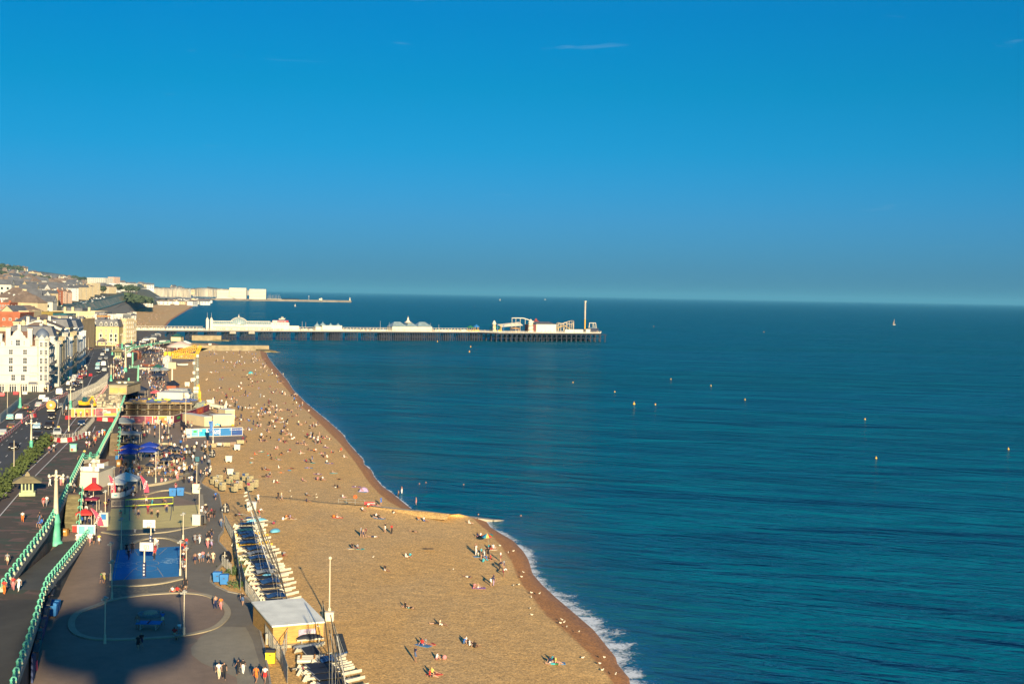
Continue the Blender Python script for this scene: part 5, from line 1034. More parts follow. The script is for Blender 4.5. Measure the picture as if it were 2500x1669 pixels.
def lamp(px, pb, pt, z, label, kind='crown', base=.28):
 p = P(px, pb, z); h = (pb - pt) * p.y / F * 1.03; r = empty('lamp_post' if kind in ('crown', 'flood', 'swan') else 'pole', p, 0, label, 'lamp post' if kind in ('crown', 'flood', 'swan') else 'pole')
 if kind == 'crown':
  hb = h * .42; b = MB(); b.lathe([(base * 1.6, 0), (base * 1.6, .5), (base * 1.15, .7), (base, hb * .7), (base * 1.15, hb * .72), (base * .7, hb), (.1, hb)], 10); b.build('base', M_TURQ, r)
  b = MB(); b.lathe([(base * .62, hb), (base * .38, h * .86), (base * .55, h * .87), (base * .3, h * .9), (base * .25, h)], 10); b.build('shaft', M_CREAMP, r)
  b = MB()
  for k in range(4):
   a = k * pi / 2 + .4; d = Vector((cos(a), sin(a), 0)); pr = Vector((0, 0, h * .90))
   for i in range(1, 7): t = i / 6; q = Vector((0, 0, h * .90 + .28 * sin(t * pi) - .05 * t)) + d * (1.0 * t); b.bar(pr, q, .08); pr = q
  b.box((0, 0, h * .93), (1.3, .07, .07)); b.box((0, 0, h * .93), (.07, 1.3, .07)); b.build('bracket', M_CREAMP, r)
  for k in range(5):
   a = k * pi / 2 + .4; o = Vector((cos(a), sin(a), 0)) * 1.0 if k < 4 else Vector((0, 0, .55)); b = MB(); b.lathe([(.10, 0), (.20, .15), (.20, .34), (.08, .46), (.02, .56)], 8); b.build('lantern', pm('lantern_glass', (.62, .58, .46), .3), r, o + Vector((0, 0, h * .90)))
 else:
  w = .075 if kind != 'mast' else .10; b = MB(); b.tube((0, 0, 0), (0, 0, h), w, w * .6, 8); b.tube((0, 0, 0), (0, 0, min(1.4, h * .2)), w * 2.2, w * 1.9, 8); b.build('shaft', M_CREAMP if kind != 'grey' else M_GALV, r)
  if kind == 'flood':
   b = MB(); b.tube((0, 0, h - .25), (0, 0, h + .25), .17, .17, 8); b.box((.12, -.16, h + .1), (.5, .35, .16)); b.box((-.3, .1, h - .15), (.3, .2, .18)); b.build('lamp_head', M_GALV, r)
  elif kind == 'swan':
   b = MB(); b.bar((0, 0, h), (.9, -.4, h + .15), .09); b.box((1.0, -.45, h + .12), (.6, .25, .12)); b.build('lamp_head', M_GALV, r)
  elif kind == 'mast': b = MB(); b.blob((0, 0, h), .22, 8, 5); b.build('finial', M_CREAMP, r)
 return r, h
for a in ((136, 1330, 1150, LO, 'tall ornate lamp post with turquoise base beside the mossy staircase', 'crown', .62), (76, 1107, 1029, UP, 'ornate cream lamp post behind the clipped hedge', 'crown', .34), (34, 1152, 1076, UP, 'plain cream pole rising out of the hedge', 'pole'), (172, 998, 948, UP, 'ornate cream lamp post at the left end of the orange hoarding', 'crown', .34), (168, 1052, 988, UP, 'plain cream pole between the dark blue car and the road barriers', 'pole'), (288, 1045, 990, LO, 'cream lamp post with turquoise foot standing before the orange hoarding', 'crown', .34),
   (271, 930, 893, UP, 'ornate lamp post just behind the flat grey roof on its left', 'crown', .34), (277, 924, 881, UP, 'plain cream pole behind the flat grey roof', 'pole'), (306, 931, 851, LO, 'very tall lamp post with broad turquoise foot behind the flat grey roof', 'crown', .75), (283, 862, 836, UP, 'lamp post with turquoise foot left of the green kiosk shelter', 'crown', .4), (298, 853, 815, UP, 'far lamp post with turquoise foot by the road behind the green shelter', 'crown', .4), (321, 844, 812, UP, 'far lamp post at the bend of the far railing', 'crown', .4), (377, 855, 828, LO, 'far lamp post with turquoise foot above the pale parasol', 'crown', .5), (388, 882, 837, LO, 'slim white pole between the white kiosk and the boats', 'pole'), (274, 866, 838, UP, 'turquoise lamp post at the kerb beyond the queue of cars', 'crown', .35), (369, 846, 826, UP, 'far lamp post at the end of the far railing', 'crown', .4), (215.5, 853.5, 824, UP, 'lamp post in front of the beige hotel block', 'pole'), (49, 995, 934, UP, 'ornate lamp post before the white hotel, the taller one', 'crown', .34), (18, 1013, 943, UP, 'lamp post at the left edge before the white hotel', 'swan'), (166, 926, 870, UP, 'pale lamp post on the pavement of the shaded terrace', 'crown', .3), (126, 940, 896, UP, 'thin lamp post at the corner of the white hotel', 'swan'), (202, 960, 928, UP, 'thin grey pole by the mesh fence on the road', 'grey'), (257, 862, 820, UP, 'plain cream pole beyond the last cars of the queue', 'pole'),
   (449, 1551, 1446, LO, 'tall cream floodlight pole on the edge of the paved circle', 'flood'), (256, 1570, 1462, LO, 'floodlight pole standing in the big round shadow', 'flood'), (273, 1463, 1372, LO, 'floodlight pole left of the paved circle, the nearer of two', 'flood'), (270, 1416, 1328, LO, 'floodlight pole at the near left corner of the blue court', 'flood'), (296, 1341, 1268, LO, 'floodlight pole at the far left corner of the blue court', 'flood'), (440, 1404, 1323, LO, 'cream floodlight pole at the near right corner of the blue court', 'flood'), (454, 1433, 1340, LO, 'cream floodlight pole right of the blue court among spectators', 'flood'), (447, 1317, 1255, LO, 'floodlight pole between the sand court and the blue court', 'flood'), (486, 1267, 1193, LO, 'floodlight pole at the right edge of the sand court', 'flood'), (480, 1198, 1133, LO, 'floodlight pole with white cabinet beyond the sand court', 'flood'), (380, 1180, 1107, LO, 'floodlight pole standing in front of the blue parasols', 'flood'), (278, 1210, 1142, LO, 'floodlight pole through the white bar marquee', 'flood'), (257, 1268, 1200, LO, 'floodlight pole with white cabinet at the left of the sand court', 'flood'), (389, 1083, 1031, LO, 'floodlight pole before the dark red hoarding', 'flood'), (412, 1057, 1015, LO, 'thin pole close to the dark red hoarding', 'grey'), (453, 1048, 970, LO, 'tall white mast at the left end of the blue banner', 'mast'),
   (804, 1511, 1364, 3.0, 'tall white flagpole on the beach behind the timber hut', 'mast')): lamp(*a)
for x, y, lab in ((804.5, 1514, 'white concrete foot block of the beach flagpole'), (479, 1203, 'white electric cabinet at the foot of a floodlight pole beyond the sand court'), (255, 1284, 'white advertising cabinet at the left of the sand court'), (480, 1281, 'white electric cabinet at the right corner of the sand court')):
 p = P(x, y, LO if y != 1514 else 3.0); h = 1.0 if y == 1514 else 2.2 if y == 1284 else 1.7; b = MB(); b.box((0, 0, h / 2), (1.0 if y == 1514 else 1.3, .7, h)); b.box((0, 0, h + .03), (1.05 if y == 1514 else 1.4, .75, .06))
 if y == 1284: b.mat(1).box((-.05, -.37, 1.6), (.8, .04, .9))
 tag(b.build('cabinet', [M_PIERW, M_BLUE], None, p), lab, 'cabinet')
p = P(490, 1280, LO); b = MB(); b.box((0, 0, .7), (.9, .8, 1.4)); b.box((0, 0, 1.42), (1.0, .9, .08)); tag(b.build('litter_bin', M_BLACK, None, p), 'black square litter bin at the corner of the sand court', 'bin')
# flags on the white pole by the blue banner
r, h = lamp(520, 1087, 1024, LO, 'white flagpole with a blue and white flag before the blue banner', 'mast'); b = MB(); n = 9
b.grid([[Vector((-.1 - 1.0 * j / 4 * (1 - .3 * i / n) + .12 * sin(i * .9 + j), .12 * sin(i * .8), h - .5 - 3.4 * i / n)) for j in range(5)] for i in range(n)]); b.grid([[Vector((-.1 - 1.0 * j / 4 * (1 - .3 * i / n) + .12 * sin(i * .9 + j), .12 * sin(i * .8) + .02, h - .5 - 3.4 * i / n)) for j in range(5)][::-1] for i in range(n)]); b.build('flag', pm('flag_blue', (.05, .16, .42), .8, .6, 1.2), r)
# ---- mesh fences
def mesh_fence(pts, h, label, step=2.6, m=M_GALV, bars=7, cat='fence'):
 o = pts[0]; r = empty('fence', o, 0, label, cat); L = sum((q - p).length for p, q in zip(pts, pts[1:])); n = min(95, max(2, int(L / step) + 1)); rs = resample(pts, n)
 for p, q in zip(rs, rs[1:]):
  b = MB(); a, c = p - o, q - o
  for z in (.12, h): b.bar(a + Vector((0, 0, z)), c + Vector((0, 0, z)), .05)
  for i in range(bars): t = (i + .5) / bars; b.bar(a.lerp(c, t) + Vector((0, 0, .12)), a.lerp(c, t) + Vector((0, 0, h)), .022)
  for i in range(4): b.bar(a + Vector((0, 0, h * (i + 1) / 5)), c + Vector((0, 0, h * (i + 1) / 5)), .02)
  b.tube(a, a + Vector((0, 0, h + .05)), .045, .045, 5); b.build('panel', m, r)
 return r
M_PALEST = pm('pale_steel', (.50, .47, .38), .6, .1, 2)
mesh_fence(pl([(153, 1012), (165, 984), (200, 968), (232, 953), (264, 926)], UP), 2.6, 'tall pale mesh fence along the seaward side of the road', 2.8, M_PALEST)
mesh_fence(pl([(178, 1000), (200, 975), (240, 957), (262, 942), (267, 930)], UP), 2.2, 'second pale mesh fence round the building site yard', 2.8, M_PALEST)
mesh_fence(pl([(-20, 1048), (0, 1033), (48, 990)], UP + .1), 2.3, 'mesh fence along the pavement before the white hotel', 2.6, M_PALEST)
mesh_fence(pl([(124, 1074), (165, 1078), (193, 1068), (212, 1050), (231, 1027)], UP), 1.6, 'curved pale barrier fence around the dark blue parked car', 2.2, M_PALEST, 3)
mesh_fence(pl([(549, 1283), (560, 1305), (572, 1327), (577, 1371), (587, 1442)], 3.3), 1.8, 'grey mesh fence beside the row of catamarans', 2.4, M_GALV, 9)
mesh_fence(pl([(587, 1400), (600, 1450), (616, 1470), (634, 1500), (646, 1560), (688, 1625), (702, 1669)], 3.2), 1.8, 'grey mesh fence running along the dinghy park past the timber hut', 2.4, M_GALV, 9)
mesh_fence([P(687, 1625, 3.2), P(698, 1592, 3.2), P(703, 1570, 3.2)], 2.0, 'bare steel gate frame beside the timber hut', 2.5, M_GALV, 2); mesh_fence([P(542, 1380, 3.4), P(556, 1392, 3.4), P(566, 1402, 3.4)], 1.4, 'low grey barrier beside the blue wheelie bins', 1.6, M_GALV, 6)
mesh_fence(pl([(273, 1237), (300, 1236), (328, 1236), (353, 1234)], LO), 1.1, 'low rail fence between the sand court and the white marquee', 2.5, M_CREAMP, 1)
# ---- plastic road barriers
M_BRED = pm('barrier_red', (.50, .035, .045), .5, .1, 1.5); M_BWHITE = pm('barrier_white', (.62, .58, .48), .5, .1, 1.5)
def barrier_mesh(m):
 b = MB(); b.box((0, 0, .18), (1.5, .5, .36)); b.box((0, 0, .66), (1.5, .34, .6), top=(1, .75)); b.box((.77, 0, .5), (.1, .2, .5)); b.mat(1)
 for x in (-.45, 0, .45): b.box((x, -.168, .68), (.17, .03, .14))
 return b.mesh('road_barrier', [m, M_BLACK])
BAR = [barrier_mesh(M_BRED), barrier_mesh(M_BWHITE)]
def barriers(pts, where, start=0, step=1.62):
 L = sum((q - p).length for p, q in zip(pts, pts[1:])); n = int(L / step); rs = resample(pts, n + 1)
 for i in range(n):
  p, q = rs[i], rs[i + 1]; k = (i + start) % 2; o = linkmesh('road_barrier', BAR[k], None, (p + q) / 2, atan2((q - p).y, (q - p).x)); tag(o, f'{("red", "white")[k]} plastic barrier in the line {where}', 'barrier', f'{("red", "white")[k]} plastic barriers {where}')
barriers(pl([(-25, 1096), (0, 1078), (26, 1058), (50, 1037)], UP + .02), 'between the carriageways at the left edge'); barriers(pl([(52, 1034), (84, 1012), (89, 1004), (120, 985), (166, 962)], UP + .02), 'along the middle of the road'); barriers(pl([(123, 1075), (150, 1080), (178, 1077), (206, 1066)], UP + .02), 'across the cycle lane')
barriers(pl([(236, 1026), (277, 1029.5)], UP + .02), 'in front of the orange hoarding', step=2.0); barriers(pl([(154, 1024), (178, 1022)], UP + .02), 'beside the plain cream pole', step=1.9); barriers(pl([(66, 1022), (88, 1017)], UP + .02), 'at the gap in the central line', step=1.9)
barriers(pl([(214, 918), (228, 917)], UP + .02), 'across the road beyond the junction', step=1.9); barriers(pl([(-5, 966), (14, 966)], UP + .02), 'at the foot of the white hotel near the edge', step=1.9); barriers(pl([(27, 963), (71, 962)], UP + .02), 'along the front of the white hotel', step=1.9)
barriers(pl([(231, 984), (262, 944)], UP + .02), 'behind the mesh fence', step=3.0)
# ================================================================== vehicles
def car_paint(name, rgb): return pm(name, rgb, .28, .04, .5, spec=.6)
PAINT = {'white': (.72, .70, .64), 'silver': (.36, .38, .38), 'grey': (.12, .13, .14), 'black': (.014, .015, .018), 'dark blue': (.012, .03, .07), 'dark red': (.20, .02, .02), 'pale teal': (.22, .46, .44), 'light blue': (.25, .38, .46), 'brown': (.10, .07, .05), 'red': (.45, .03, .03)}
M_TYRE = pm('tyre_rubber', (.02, .02, .02), .9); M_HEAD = pm('headlight_lens', (.75, .75, .70), .15); M_TAIL = pm('tail_light_lens', (.45, .02, .02), .3); M_PLATEY = pm('yellow_number_plate', (.72, .48, .02), .5); M_PLATEW = pm('white_number_plate', (.7, .68, .6), .5); M_RIM = pm('alloy_rim', (.4, .4, .4), .35, metal=.6)
def wheel_mesh():
 b = MB(); b.tube((0, -.11, 0), (0, .11, 0), .33, .33, 14); return b.mesh('wheel', M_TYRE)
def rim_mesh():
 b = MB(); b.tube((0, -.125, 0), (0, .125, 0), .19, .19, 10); return b.mesh('rim', M_RIM)
WHEEL, RIM = wheel_mesh(), rim_mesh()
def shell(prof, w, roofz, ws, taper=.80):
 b = MB(); n = len(prof); y = w / 2
 def yy(z): return y * (1 if z < ws else 1 - (1 - taper) * min(1, (z - ws) / max(.01, roofz - ws)))
 A = [(x, -yy(z), z) for x, z in prof]; B = [(x, yy(z), z) for x, z in prof]; b.add(A + B, [tuple(range(n))[::-1], tuple(range(n, 2 * n))] + [(i, i + n, (i + 1) % n + n, (i + 1) % n)[::-1] for i in range(n)][::1])
 return b
CARK = {'saloon': ([(-2.1, .32), (-2.15, .75), (-1.95, .95), (-1.35, 1.0), (-.75, 1.42), (.55, 1.45), (1.15, 1.0), (1.95, .88), (2.15, .65), (2.1, .32)], 1.76, 1.45), 'hatch': ([(-1.9, .32), (-1.95, .85), (-1.75, 1.05), (-1.45, 1.46), (.4, 1.5), (1.05, 1.03), (1.8, .9), (1.98, .65), (1.93, .32)], 1.74, 1.5), 'suv': ([(-2.2, .4), (-2.25, 1.0), (-2.05, 1.2), (-1.75, 1.74), (.5, 1.78), (1.15, 1.2), (2.1, 1.08), (2.25, .8), (2.2, .4)], 1.88, 1.78), 'van': ([(-2.5, .4), (-2.55, 1.2), (-2.45, 2.05), (1.0, 2.1), (1.75, 1.35), (2.4, 1.15), (2.5, .8), (2.45, .4)], 1.95, 2.1)}
CARM = {}
def car_tree(kind, col):
 key = (kind, col)
 if key in CARM: return CARM[key]
 prof, w, rz = CARK[kind]; ws = {'saloon': 1.0, 'hatch': 1.03, 'suv': 1.2, 'van': 1.35}[kind]; rear, front = prof[0][0], prof[-1][0]
 b = shell(prof, w, rz, ws); body = b.mesh('body', car_paint(col + '_paint', PAINT[col]))
 # glass: windscreen, rear screen, side bands standing a little proud
 i = [k for k, (x, z) in enumerate(prof) if z == max(p[1] for p in prof)]; f = prof[i[0]], prof[i[0] + 1] if False else None
 tops = sorted([p for p in prof if p[1] > rz - .1]); fw = [p for p in prof if p[0] > tops[-1][0] and p[1] >= ws - .05][0]; g = MB(); y = w / 2
 def quad(p0, p1, k):
  d = Vector((p1[0] - p0[0], 0, p1[1] - p0[1])); nrm = Vector((-d.z, 0, d.x)).normalized() * (.015 * k); a0, a1 = .12, .9
  q0 = Vector((p0[0], 0, p0[1])) + d * a0 + nrm; q1 = Vector((p0[0], 0, p0[1])) + d * a1 + nrm; g.add([q0 + Vector((0, -y * .84, 0)), q0 + Vector((0, y * .84, 0)), q1 + Vector((0, y * .74, 0)), q1 + Vector((0, -y * .74, 0))], [(0, 1, 2, 3)])
 quad(fw, tops[-1], 1)
 rr = [p for p in prof if p[0] < tops[0][0] and p[1] >= ws - .2]
 if rr and kind != 'van': quad(max(rr, key=lambda p: p[1]), tops[0], -1)
 for s in (-1, 1):
  x0, x1 = tops[0][0] - (.25 if kind != 'van' else -2.4), tops[-1][0] + .3; zb, zt = ws + .04, rz - .1; g.add([(x0, s * (y * .985 + .012), zb), (x1 + .15, s * (y * .985 + .012), zb), (x1 - .25, s * (y * .845 + .012), zt), (x0 + .2, s * (y * .845 + .012), zt)], [(0, 1, 2, 3)])
 r = empty('car' if kind != 'van' else 'van', (0, 0, -500)); linkmesh('body', body, r); g.build('windows', M_GLASS, r)
 for sx in (rear + .75, front - .78):
  for s in (-1, 1): wo = linkmesh('wheel', WHEEL, r, (sx, s * (w / 2 - .1), .33)); linkmesh('rim', RIM, wo)
 for s in (-1, 1):
  q = MB(); q.box((front - .02, s * w * .36, .68), (.12, .34, .16)); q.build('headlight', M_HEAD, r); q = MB(); q.box((rear + .0, s * w * .38, .82), (.10, .26, .2)); q.build('tail_light', M_TAIL, r)
 q = MB(); q.box((front + .02, 0, .45), (.05, .52, .12)); q.build('front_plate', M_PLATEW, r); q = MB(); q.box((rear - .04, 0, .6), (.05, .52, .12)); q.build('rear_plate', M_PLATEY, r)
 CARM[key] = r; r['fresh'] = 1; return r
def car(kind, col, px, py, away, label, z=UP + .03, yaw=None, group='cars on the seafront road'):
 t = car_tree(kind, col); p = P(px, py, z); yw = (pi / 2 + .235 if away else -pi / 2 + .235) if yaw is None else yaw
 if t.get('fresh'): o = t; del o['fresh']; o.location = p; o.rotation_euler = (0, 0, yw)
 else: o = copy_tree(t, None, p, yw)
 tag(o, label, 'van' if kind == 'van' else 'car', group); return o
for a in (('saloon', 'silver', 8, 1062, 1, 'silver car driving away at the left edge, nearest to the viewer'), ('saloon', 'brown', 28, 1046, 1, 'dark brown car with red tail lights behind the nearest silver one'), ('hatch', 'pale teal', 26, 1024, 1, 'pale teal and white taxi in the far lane at the left'), ('hatch', 'white', 48, 1023, 1, 'white hatchback next to the pale teal taxi'), ('saloon', 'brown', 64, 999, 1, 'dark brown saloon passing the mesh fence by the hotel'), ('hatch', 'black', 76, 1009, 1, 'black hatchback beside the dark brown saloon'), ('saloon', 'silver', 95, 993, 1, 'silver saloon alone between the dark and white cars'), ('saloon', 'white', 113, 981, 1, 'white saloon, the right one of the pair near the junction'), ('hatch', 'white', 103, 975, 1, 'white hatchback, the left one of the pair near the junction'), ('van', 'white', 146, 963, 1, 'white van with red stripe turning at the junction'),
   ('hatch', 'black', 127, 1022, 0, 'black hatchback in front of the orange-backed lorry'), ('saloon', 'grey', 145, 996, 0, 'dark grey saloon beside the orange-backed lorry'), ('suv', 'black', 120, 1046, 0, 'black off-roader in the approaching lane'), ('saloon', 'light blue', 91, 1046, 0, 'light blue saloon beside the black off-roader'), ('suv', 'black', 92, 1072, 0, 'large black taxi close to the hedge'), ('hatch', 'black', 33, 1096, 0, 'black hatchback nearest to the viewer in the approaching lane'), ('saloon', 'dark blue', 200, 1038, 0, 'dark blue saloon parked inside the pale barrier fence'),
   ('saloon', 'white', 169, 940, 0, 'white car waiting left at the junction'), ('hatch', 'silver', 180, 931, 0, 'silver hatchback behind the white waiting car'), ('saloon', 'silver', 182, 923, 0, 'silver saloon third in the waiting line'), ('hatch', 'black', 187, 943, 0, 'black hatchback first in the right waiting line'), ('saloon', 'grey', 194, 936, 0, 'grey saloon second in the right waiting line'), ('saloon', 'dark red', 197, 925, 0, 'dark red saloon third in the right waiting line'), ('saloon', 'black', 178, 903, 1, 'black saloon parked before the shaded terrace'), ('van', 'white', 253, 893, 0, 'tall white van in the queue near the lamp posts'), ('hatch', 'pale teal', 239, 893, 0, 'pale teal car left of the tall white van'), ('hatch', 'light blue', 238, 902, 0, 'light blue car in front of the pale teal one'), ('saloon', 'silver', 255, 906, 0, 'silver car first in the right lane of the queue'), ('saloon', 'black', 242, 910, 0, 'black car first in the left lane of the queue'), ('hatch', 'dark blue', 243, 886, 0, 'dark blue car behind the pale teal one in the queue'), ('saloon', 'grey', 245, 878, 0, 'dark grey car fifth in the left lane of the queue'), ('hatch', 'grey', 259, 877, 0, 'grey car behind the tall white van'), ('saloon', 'silver', 250, 868, 0, 'silver car towards the far end of the queue'), ('hatch', 'white', 196, 868, 1, 'white hatchback parked near the beige hotel block'), ('hatch', 'dark blue', 255, 856, 0, 'dark blue car at the back of the queue'), ('saloon', 'light blue', 262, 857, 0, 'light blue car at the back of the queue'), ('saloon', 'black', 223, 855, 1, 'black car before the porch of the yellow hotel')): car(*a)
car('van', 'white', 316, 872, 0, 'white van driving up the sunken slip road', UP + .02, -pi / 2 + .2, 'vans')
car('hatch', 'red', 292, 846, 0, 'red hatchback at the right corner of the yellow hotel', UP + .02, .3)
rc_ = random.Random(12)
for i in range(16):
 t = i / 16; px = 296 + 100 * t + rc_.uniform(-3, 3); py = 846 - 34 * t + rc_.uniform(0, 9); c = rc_.choice(['black', 'dark blue', 'grey', 'silver', 'white', 'black'])
 car(rc_.choice(['saloon', 'hatch', 'suv']), c, px, py, 0, f'{c} car in the traffic near the pier entrance', UP + .03, .5 + rc_.uniform(-.3, .3), f'{c} cars near the pier entrance')
for i in range(40):
 Y = rc_.uniform(1250, 2300); f = (Y - 1180) / 1420; px = 150 + 160 * f ** .8 - rc_.uniform(3, 14); c = rc_.choice(['black', 'dark blue', 'grey', 'silver', 'white']); o = linkmesh('car', CARM[('saloon', 'silver')].children[0].data if c == 'silver' else CARM[('saloon', 'white')].children[0].data if c == 'white' else CARM[('hatch', 'black')].children[0].data, None, ground(px, Y) + Vector((0, 0, 1.0)), rc_.choice((1.8, -1.3))); o.scale = (1.3,) * 3
 tag(o, 'tiny parked car on the distant clifftop road above the sea wall', 'car', 'tiny cars on the distant clifftop road')
# lorry with the round orange back, pickup, digger
def lorry():
 p = P(127, 1004, UP + .03); r = empty('tanker_lorry', p, -pi / 2 + .235, 'lorry with a big round orange back end and grey drum', 'lorry'); b = MB(); b.tube((2.6, 0, 2.0), (-3.4, 0, 2.0), 1.15, 1.15, 18); b.build('drum', pm('drum_grey', (.25, .32, .30), .5), r)
 b = MB(); b.tube((2.95, 0, 2.0), (2.62, 0, 2.0), 1.25, 1.25, 20); b.mat(1).tube((3.02, 0, 2.0), (2.9, 0, 2.0), .35, .35, 10); b.build('end_plate', [pm('orange_plate', (.62, .21, .004), .5), M_GREYW], r); b = MB(); b.box((-5.2, 0, 1.7), (1.9, 2.3, 2.4)); b.box((-.5, 0, .55), (7.5, 2.0, .3)); b.build('cab', M_PIERW, r)
 for x in (2.2, 1.1, -4.8):
  for s in (-1, 1): o = linkmesh('wheel', WHEEL, r, (x, s * .95, .5)); o.scale = (1.5, 1.5, 1.5)
lorry()
def pickup():
 p = P(140, 1062, UP + .03); r = empty('pickup_truck', p, -pi / 2 + .3, 'silver pickup truck carrying road works gear inside the barriers', 'pickup'); b = shell([(-2.5, .45), (-2.5, 1.05), (-.9, 1.05), (-.75, 1.75), (.6, 1.78), (1.2, 1.15), (2.3, 1.05), (2.5, .8), (2.45, .45)], 1.8, 1.78, 1.15); b.build('body', car_paint('silver_paint', PAINT['silver']), r)
 g = MB(); g.add([(1.16, -.75, 1.2), (1.16, .75, 1.2), (.66, .66, 1.72), (.66, -.66, 1.72)], [(0, 1, 2, 3)]); g.build('windows', M_GLASS, r); b = MB(); b.box((-1.7, 0, 1.3), (1.3, 1.5, .5)); b.box((-1.4, .2, 1.7), (.5, .5, .6)); b.build('load', M_YEL, r)
 for x in (-1.6, 1.55):
  for s in (-1, 1): linkmesh('wheel', WHEEL, r, (x, s * .82, .36))
pickup()
def digger():
 p = P(207, 995, UP + .02); r = empty('digger', p, -.4, 'small yellow digger behind the orange hoarding', 'digger'); b = MB()
 for s in (-.8, .8): b.box((0, s, .4), (2.8, .45, .8))
 b.build('tracks', M_BLACK, r); b = MB(); b.box((-.2, 0, 1.3), (2.4, 1.9, .9)); b.box((-1.2, 0, 1.7), (.8, 1.8, .7)); b.build('body', M_YEL, r); b = MB(); b.box((.3, -.35, 2.4), (1.2, 1.0, 1.4), top=(.8, .85)); b.build('cab', M_TEALG, r); b = MB(); b.bar((.9, .4, 1.6), (2.4, .4, 3.4), .3); b.bar((2.4, .4, 3.4), (3.3, .4, 1.6), .25); b.box((3.2, .4, 1.1), (.6, .7, .8)); b.build('arm', M_YEL, r)
digger()
# ================================================================== kiosks, shelters, hoardings, canopies
def shelter_kiosk(px, py, z, label, s=1.0):
 r = empty('shelter', P(px, py, z), .3, label, 'shelter'); g = pm('kiosk_green', (.34, .38, .20), .7, .1, 1.0); b = MB(); b.box((0, 0, .3 * s), (2.5 * s, 2.5 * s, .6 * s)); b.box((0, 0, 1.4 * s), (1.9 * s, 1.9 * s, 1.8 * s)); b.mat(1)
 for x in (-.55, 0, .55): b.box((x * s, -.96 * s, 1.5 * s), (.35 * s, .05, 1.1 * s)); b.box((.96 * s, x * s, 1.5 * s), (.05, .35 * s, 1.1 * s))
 b.build('walls', [g, M_GLASS], r); b = MB(); b.lathe([(3.2 * s, 2.3 * s), (3.2 * s, 2.42 * s), (1.3 * s, 3.1 * s), (.6 * s, 3.2 * s), (.5 * s, 3.5 * s), (.05, 3.95 * s)], 4, (0, 0, 0), pi / 4, True); b.build('roof', pm('kiosk_roof', (.20, .17, .09), .8, .15, 1), r)
shelter_kiosk(67, 1208, UP, 'small green Victorian shelter with wide hipped roof on the upper promenade'); shelter_kiosk(288, 875, UP, 'distant green shelter with wide hipped roof near the tall lamp posts', 1.5)
def hoarding(pxs, pt, pb, z, panels, label, h=2.3):
 a, c = P(pxs[0], pb[0], z), P(pxs[1], pb[1], z); d = c - a; r = empty('hoarding', a, atan2(d.y, d.x), label, 'hoarding'); L = d.length; cols = {}
 b = MB(); b.box((L / 2, .07, h / 2), (L, .12, h)); b.build('board', M_PIERW, r)
 for u0, u1, col, items in panels:
  q = MB(); w = (u1 - u0) * L; q.box(((u0 + u1) / 2 * L, -.02, h * .5), (w - .10, .05, h * .90)); ms = [pm('print_' + col, PRINT[col], .5, .1, .6)]
  for x, y, ww, hh, c2 in items:
   m2 = pm('print_' + c2, PRINT[c2], .5, .1, .6)
   if m2 not in ms: ms.append(m2)
   q.mat(ms.index(m2)).box((u0 * L + w * x, -.055 - .004 * ms.index(m2), h * (.1 + .8 * y)), (w * ww, .02, h * .8 * hh))
  q.build('panel', ms, r)
 return r, L, h
PRINT = {'amber': (.58, .24, .006), 'orange': (.55, .12, .01), 'coral': (.45, .055, .02), 'crimson': (.25, .006, .03), 'maroon': (.12, .007, .035), 'white': (.42, .38, .33), 'pink': (.36, .06, .07), 'aqua': (.01, .34, .45), 'pale aqua': (.15, .42, .45), 'sea blue': (.005, .14, .36), 'navy': (.006, .045, .20), 'green': (.02, .35, .05), 'grey': (.35, .33, .36), 'yellow': (.8, .55, .02)}
r, L, h = hoarding((173, 292), 998, (1017.5, 1016), UP, [(0, .075, 'amber', []), (.085, .28, 'amber', [(.5, .8, .8, .06, 'yellow'), (.45, .55, .6, .05, 'yellow')]), (.28, .42, 'orange', [(.35, .62, .28, .4, 'yellow'), (.8, .3, .3, .3, 'coral')]), (.43, .50, 'amber', [(.7, .55, .55, .8, 'crimson')]), (.50, .66, 'maroon', [(.3, .5, .4, .7, 'pink'), (.8, .8, .3, .3, 'coral')]), (.66, .94, 'coral', [(.3, .5, .5, .35, 'grey'), (.1, .6, .35, .5, 'white'), (.5, .2, .9, .28, 'yellow'), (.85, .55, .2, .3, 'pink')]), (.95, 1, 'amber', [])], 'orange, yellow and red printed hoarding across the upper promenade'); text('great', 1.15, r, (L * .635, -.09, h * .52), M_BLACK)
r, L, h = hoarding((296, 422), 1019, (1034, 1034.5), LO, [(0, .155, 'crimson', [(.55, .7, .4, .35, 'white'), (.55, .69, .33, .26, 'maroon'), (.8, .25, .3, .3, 'coral')]), (.16, .46, 'maroon', [(.2, .6, .2, .4, 'grey'), (.6, .45, .16, .3, 'pink'), (.45, .8, .3, .1, 'pink')]), (.46, .60, 'crimson', [(.2, .7, .35, .4, 'pink'), (.7, .55, .4, .4, 'coral')]), (.61, .705, 'crimson', [(.65, .3, .6, .5, 'white'), (.65, .3, .5, .38, 'grey'), (.4, .9, .3, .2, 'yellow')]), (.715, .885, 'amber', [(.6, .45, .5, .7, 'orange'), (.82, .62, .2, .35, 'white'), (.88, .15, .18, .22, 'coral')]), (.90, .945, 'white', [(.5, .5, .4, .2, 'sea blue')]), (.955, 1, 'maroon', [(.5, .4, .7, .5, 'white'), (.5, .4, .5, .36, 'maroon')])], 'dark red and orange hoarding along the building site on the lower promenade')
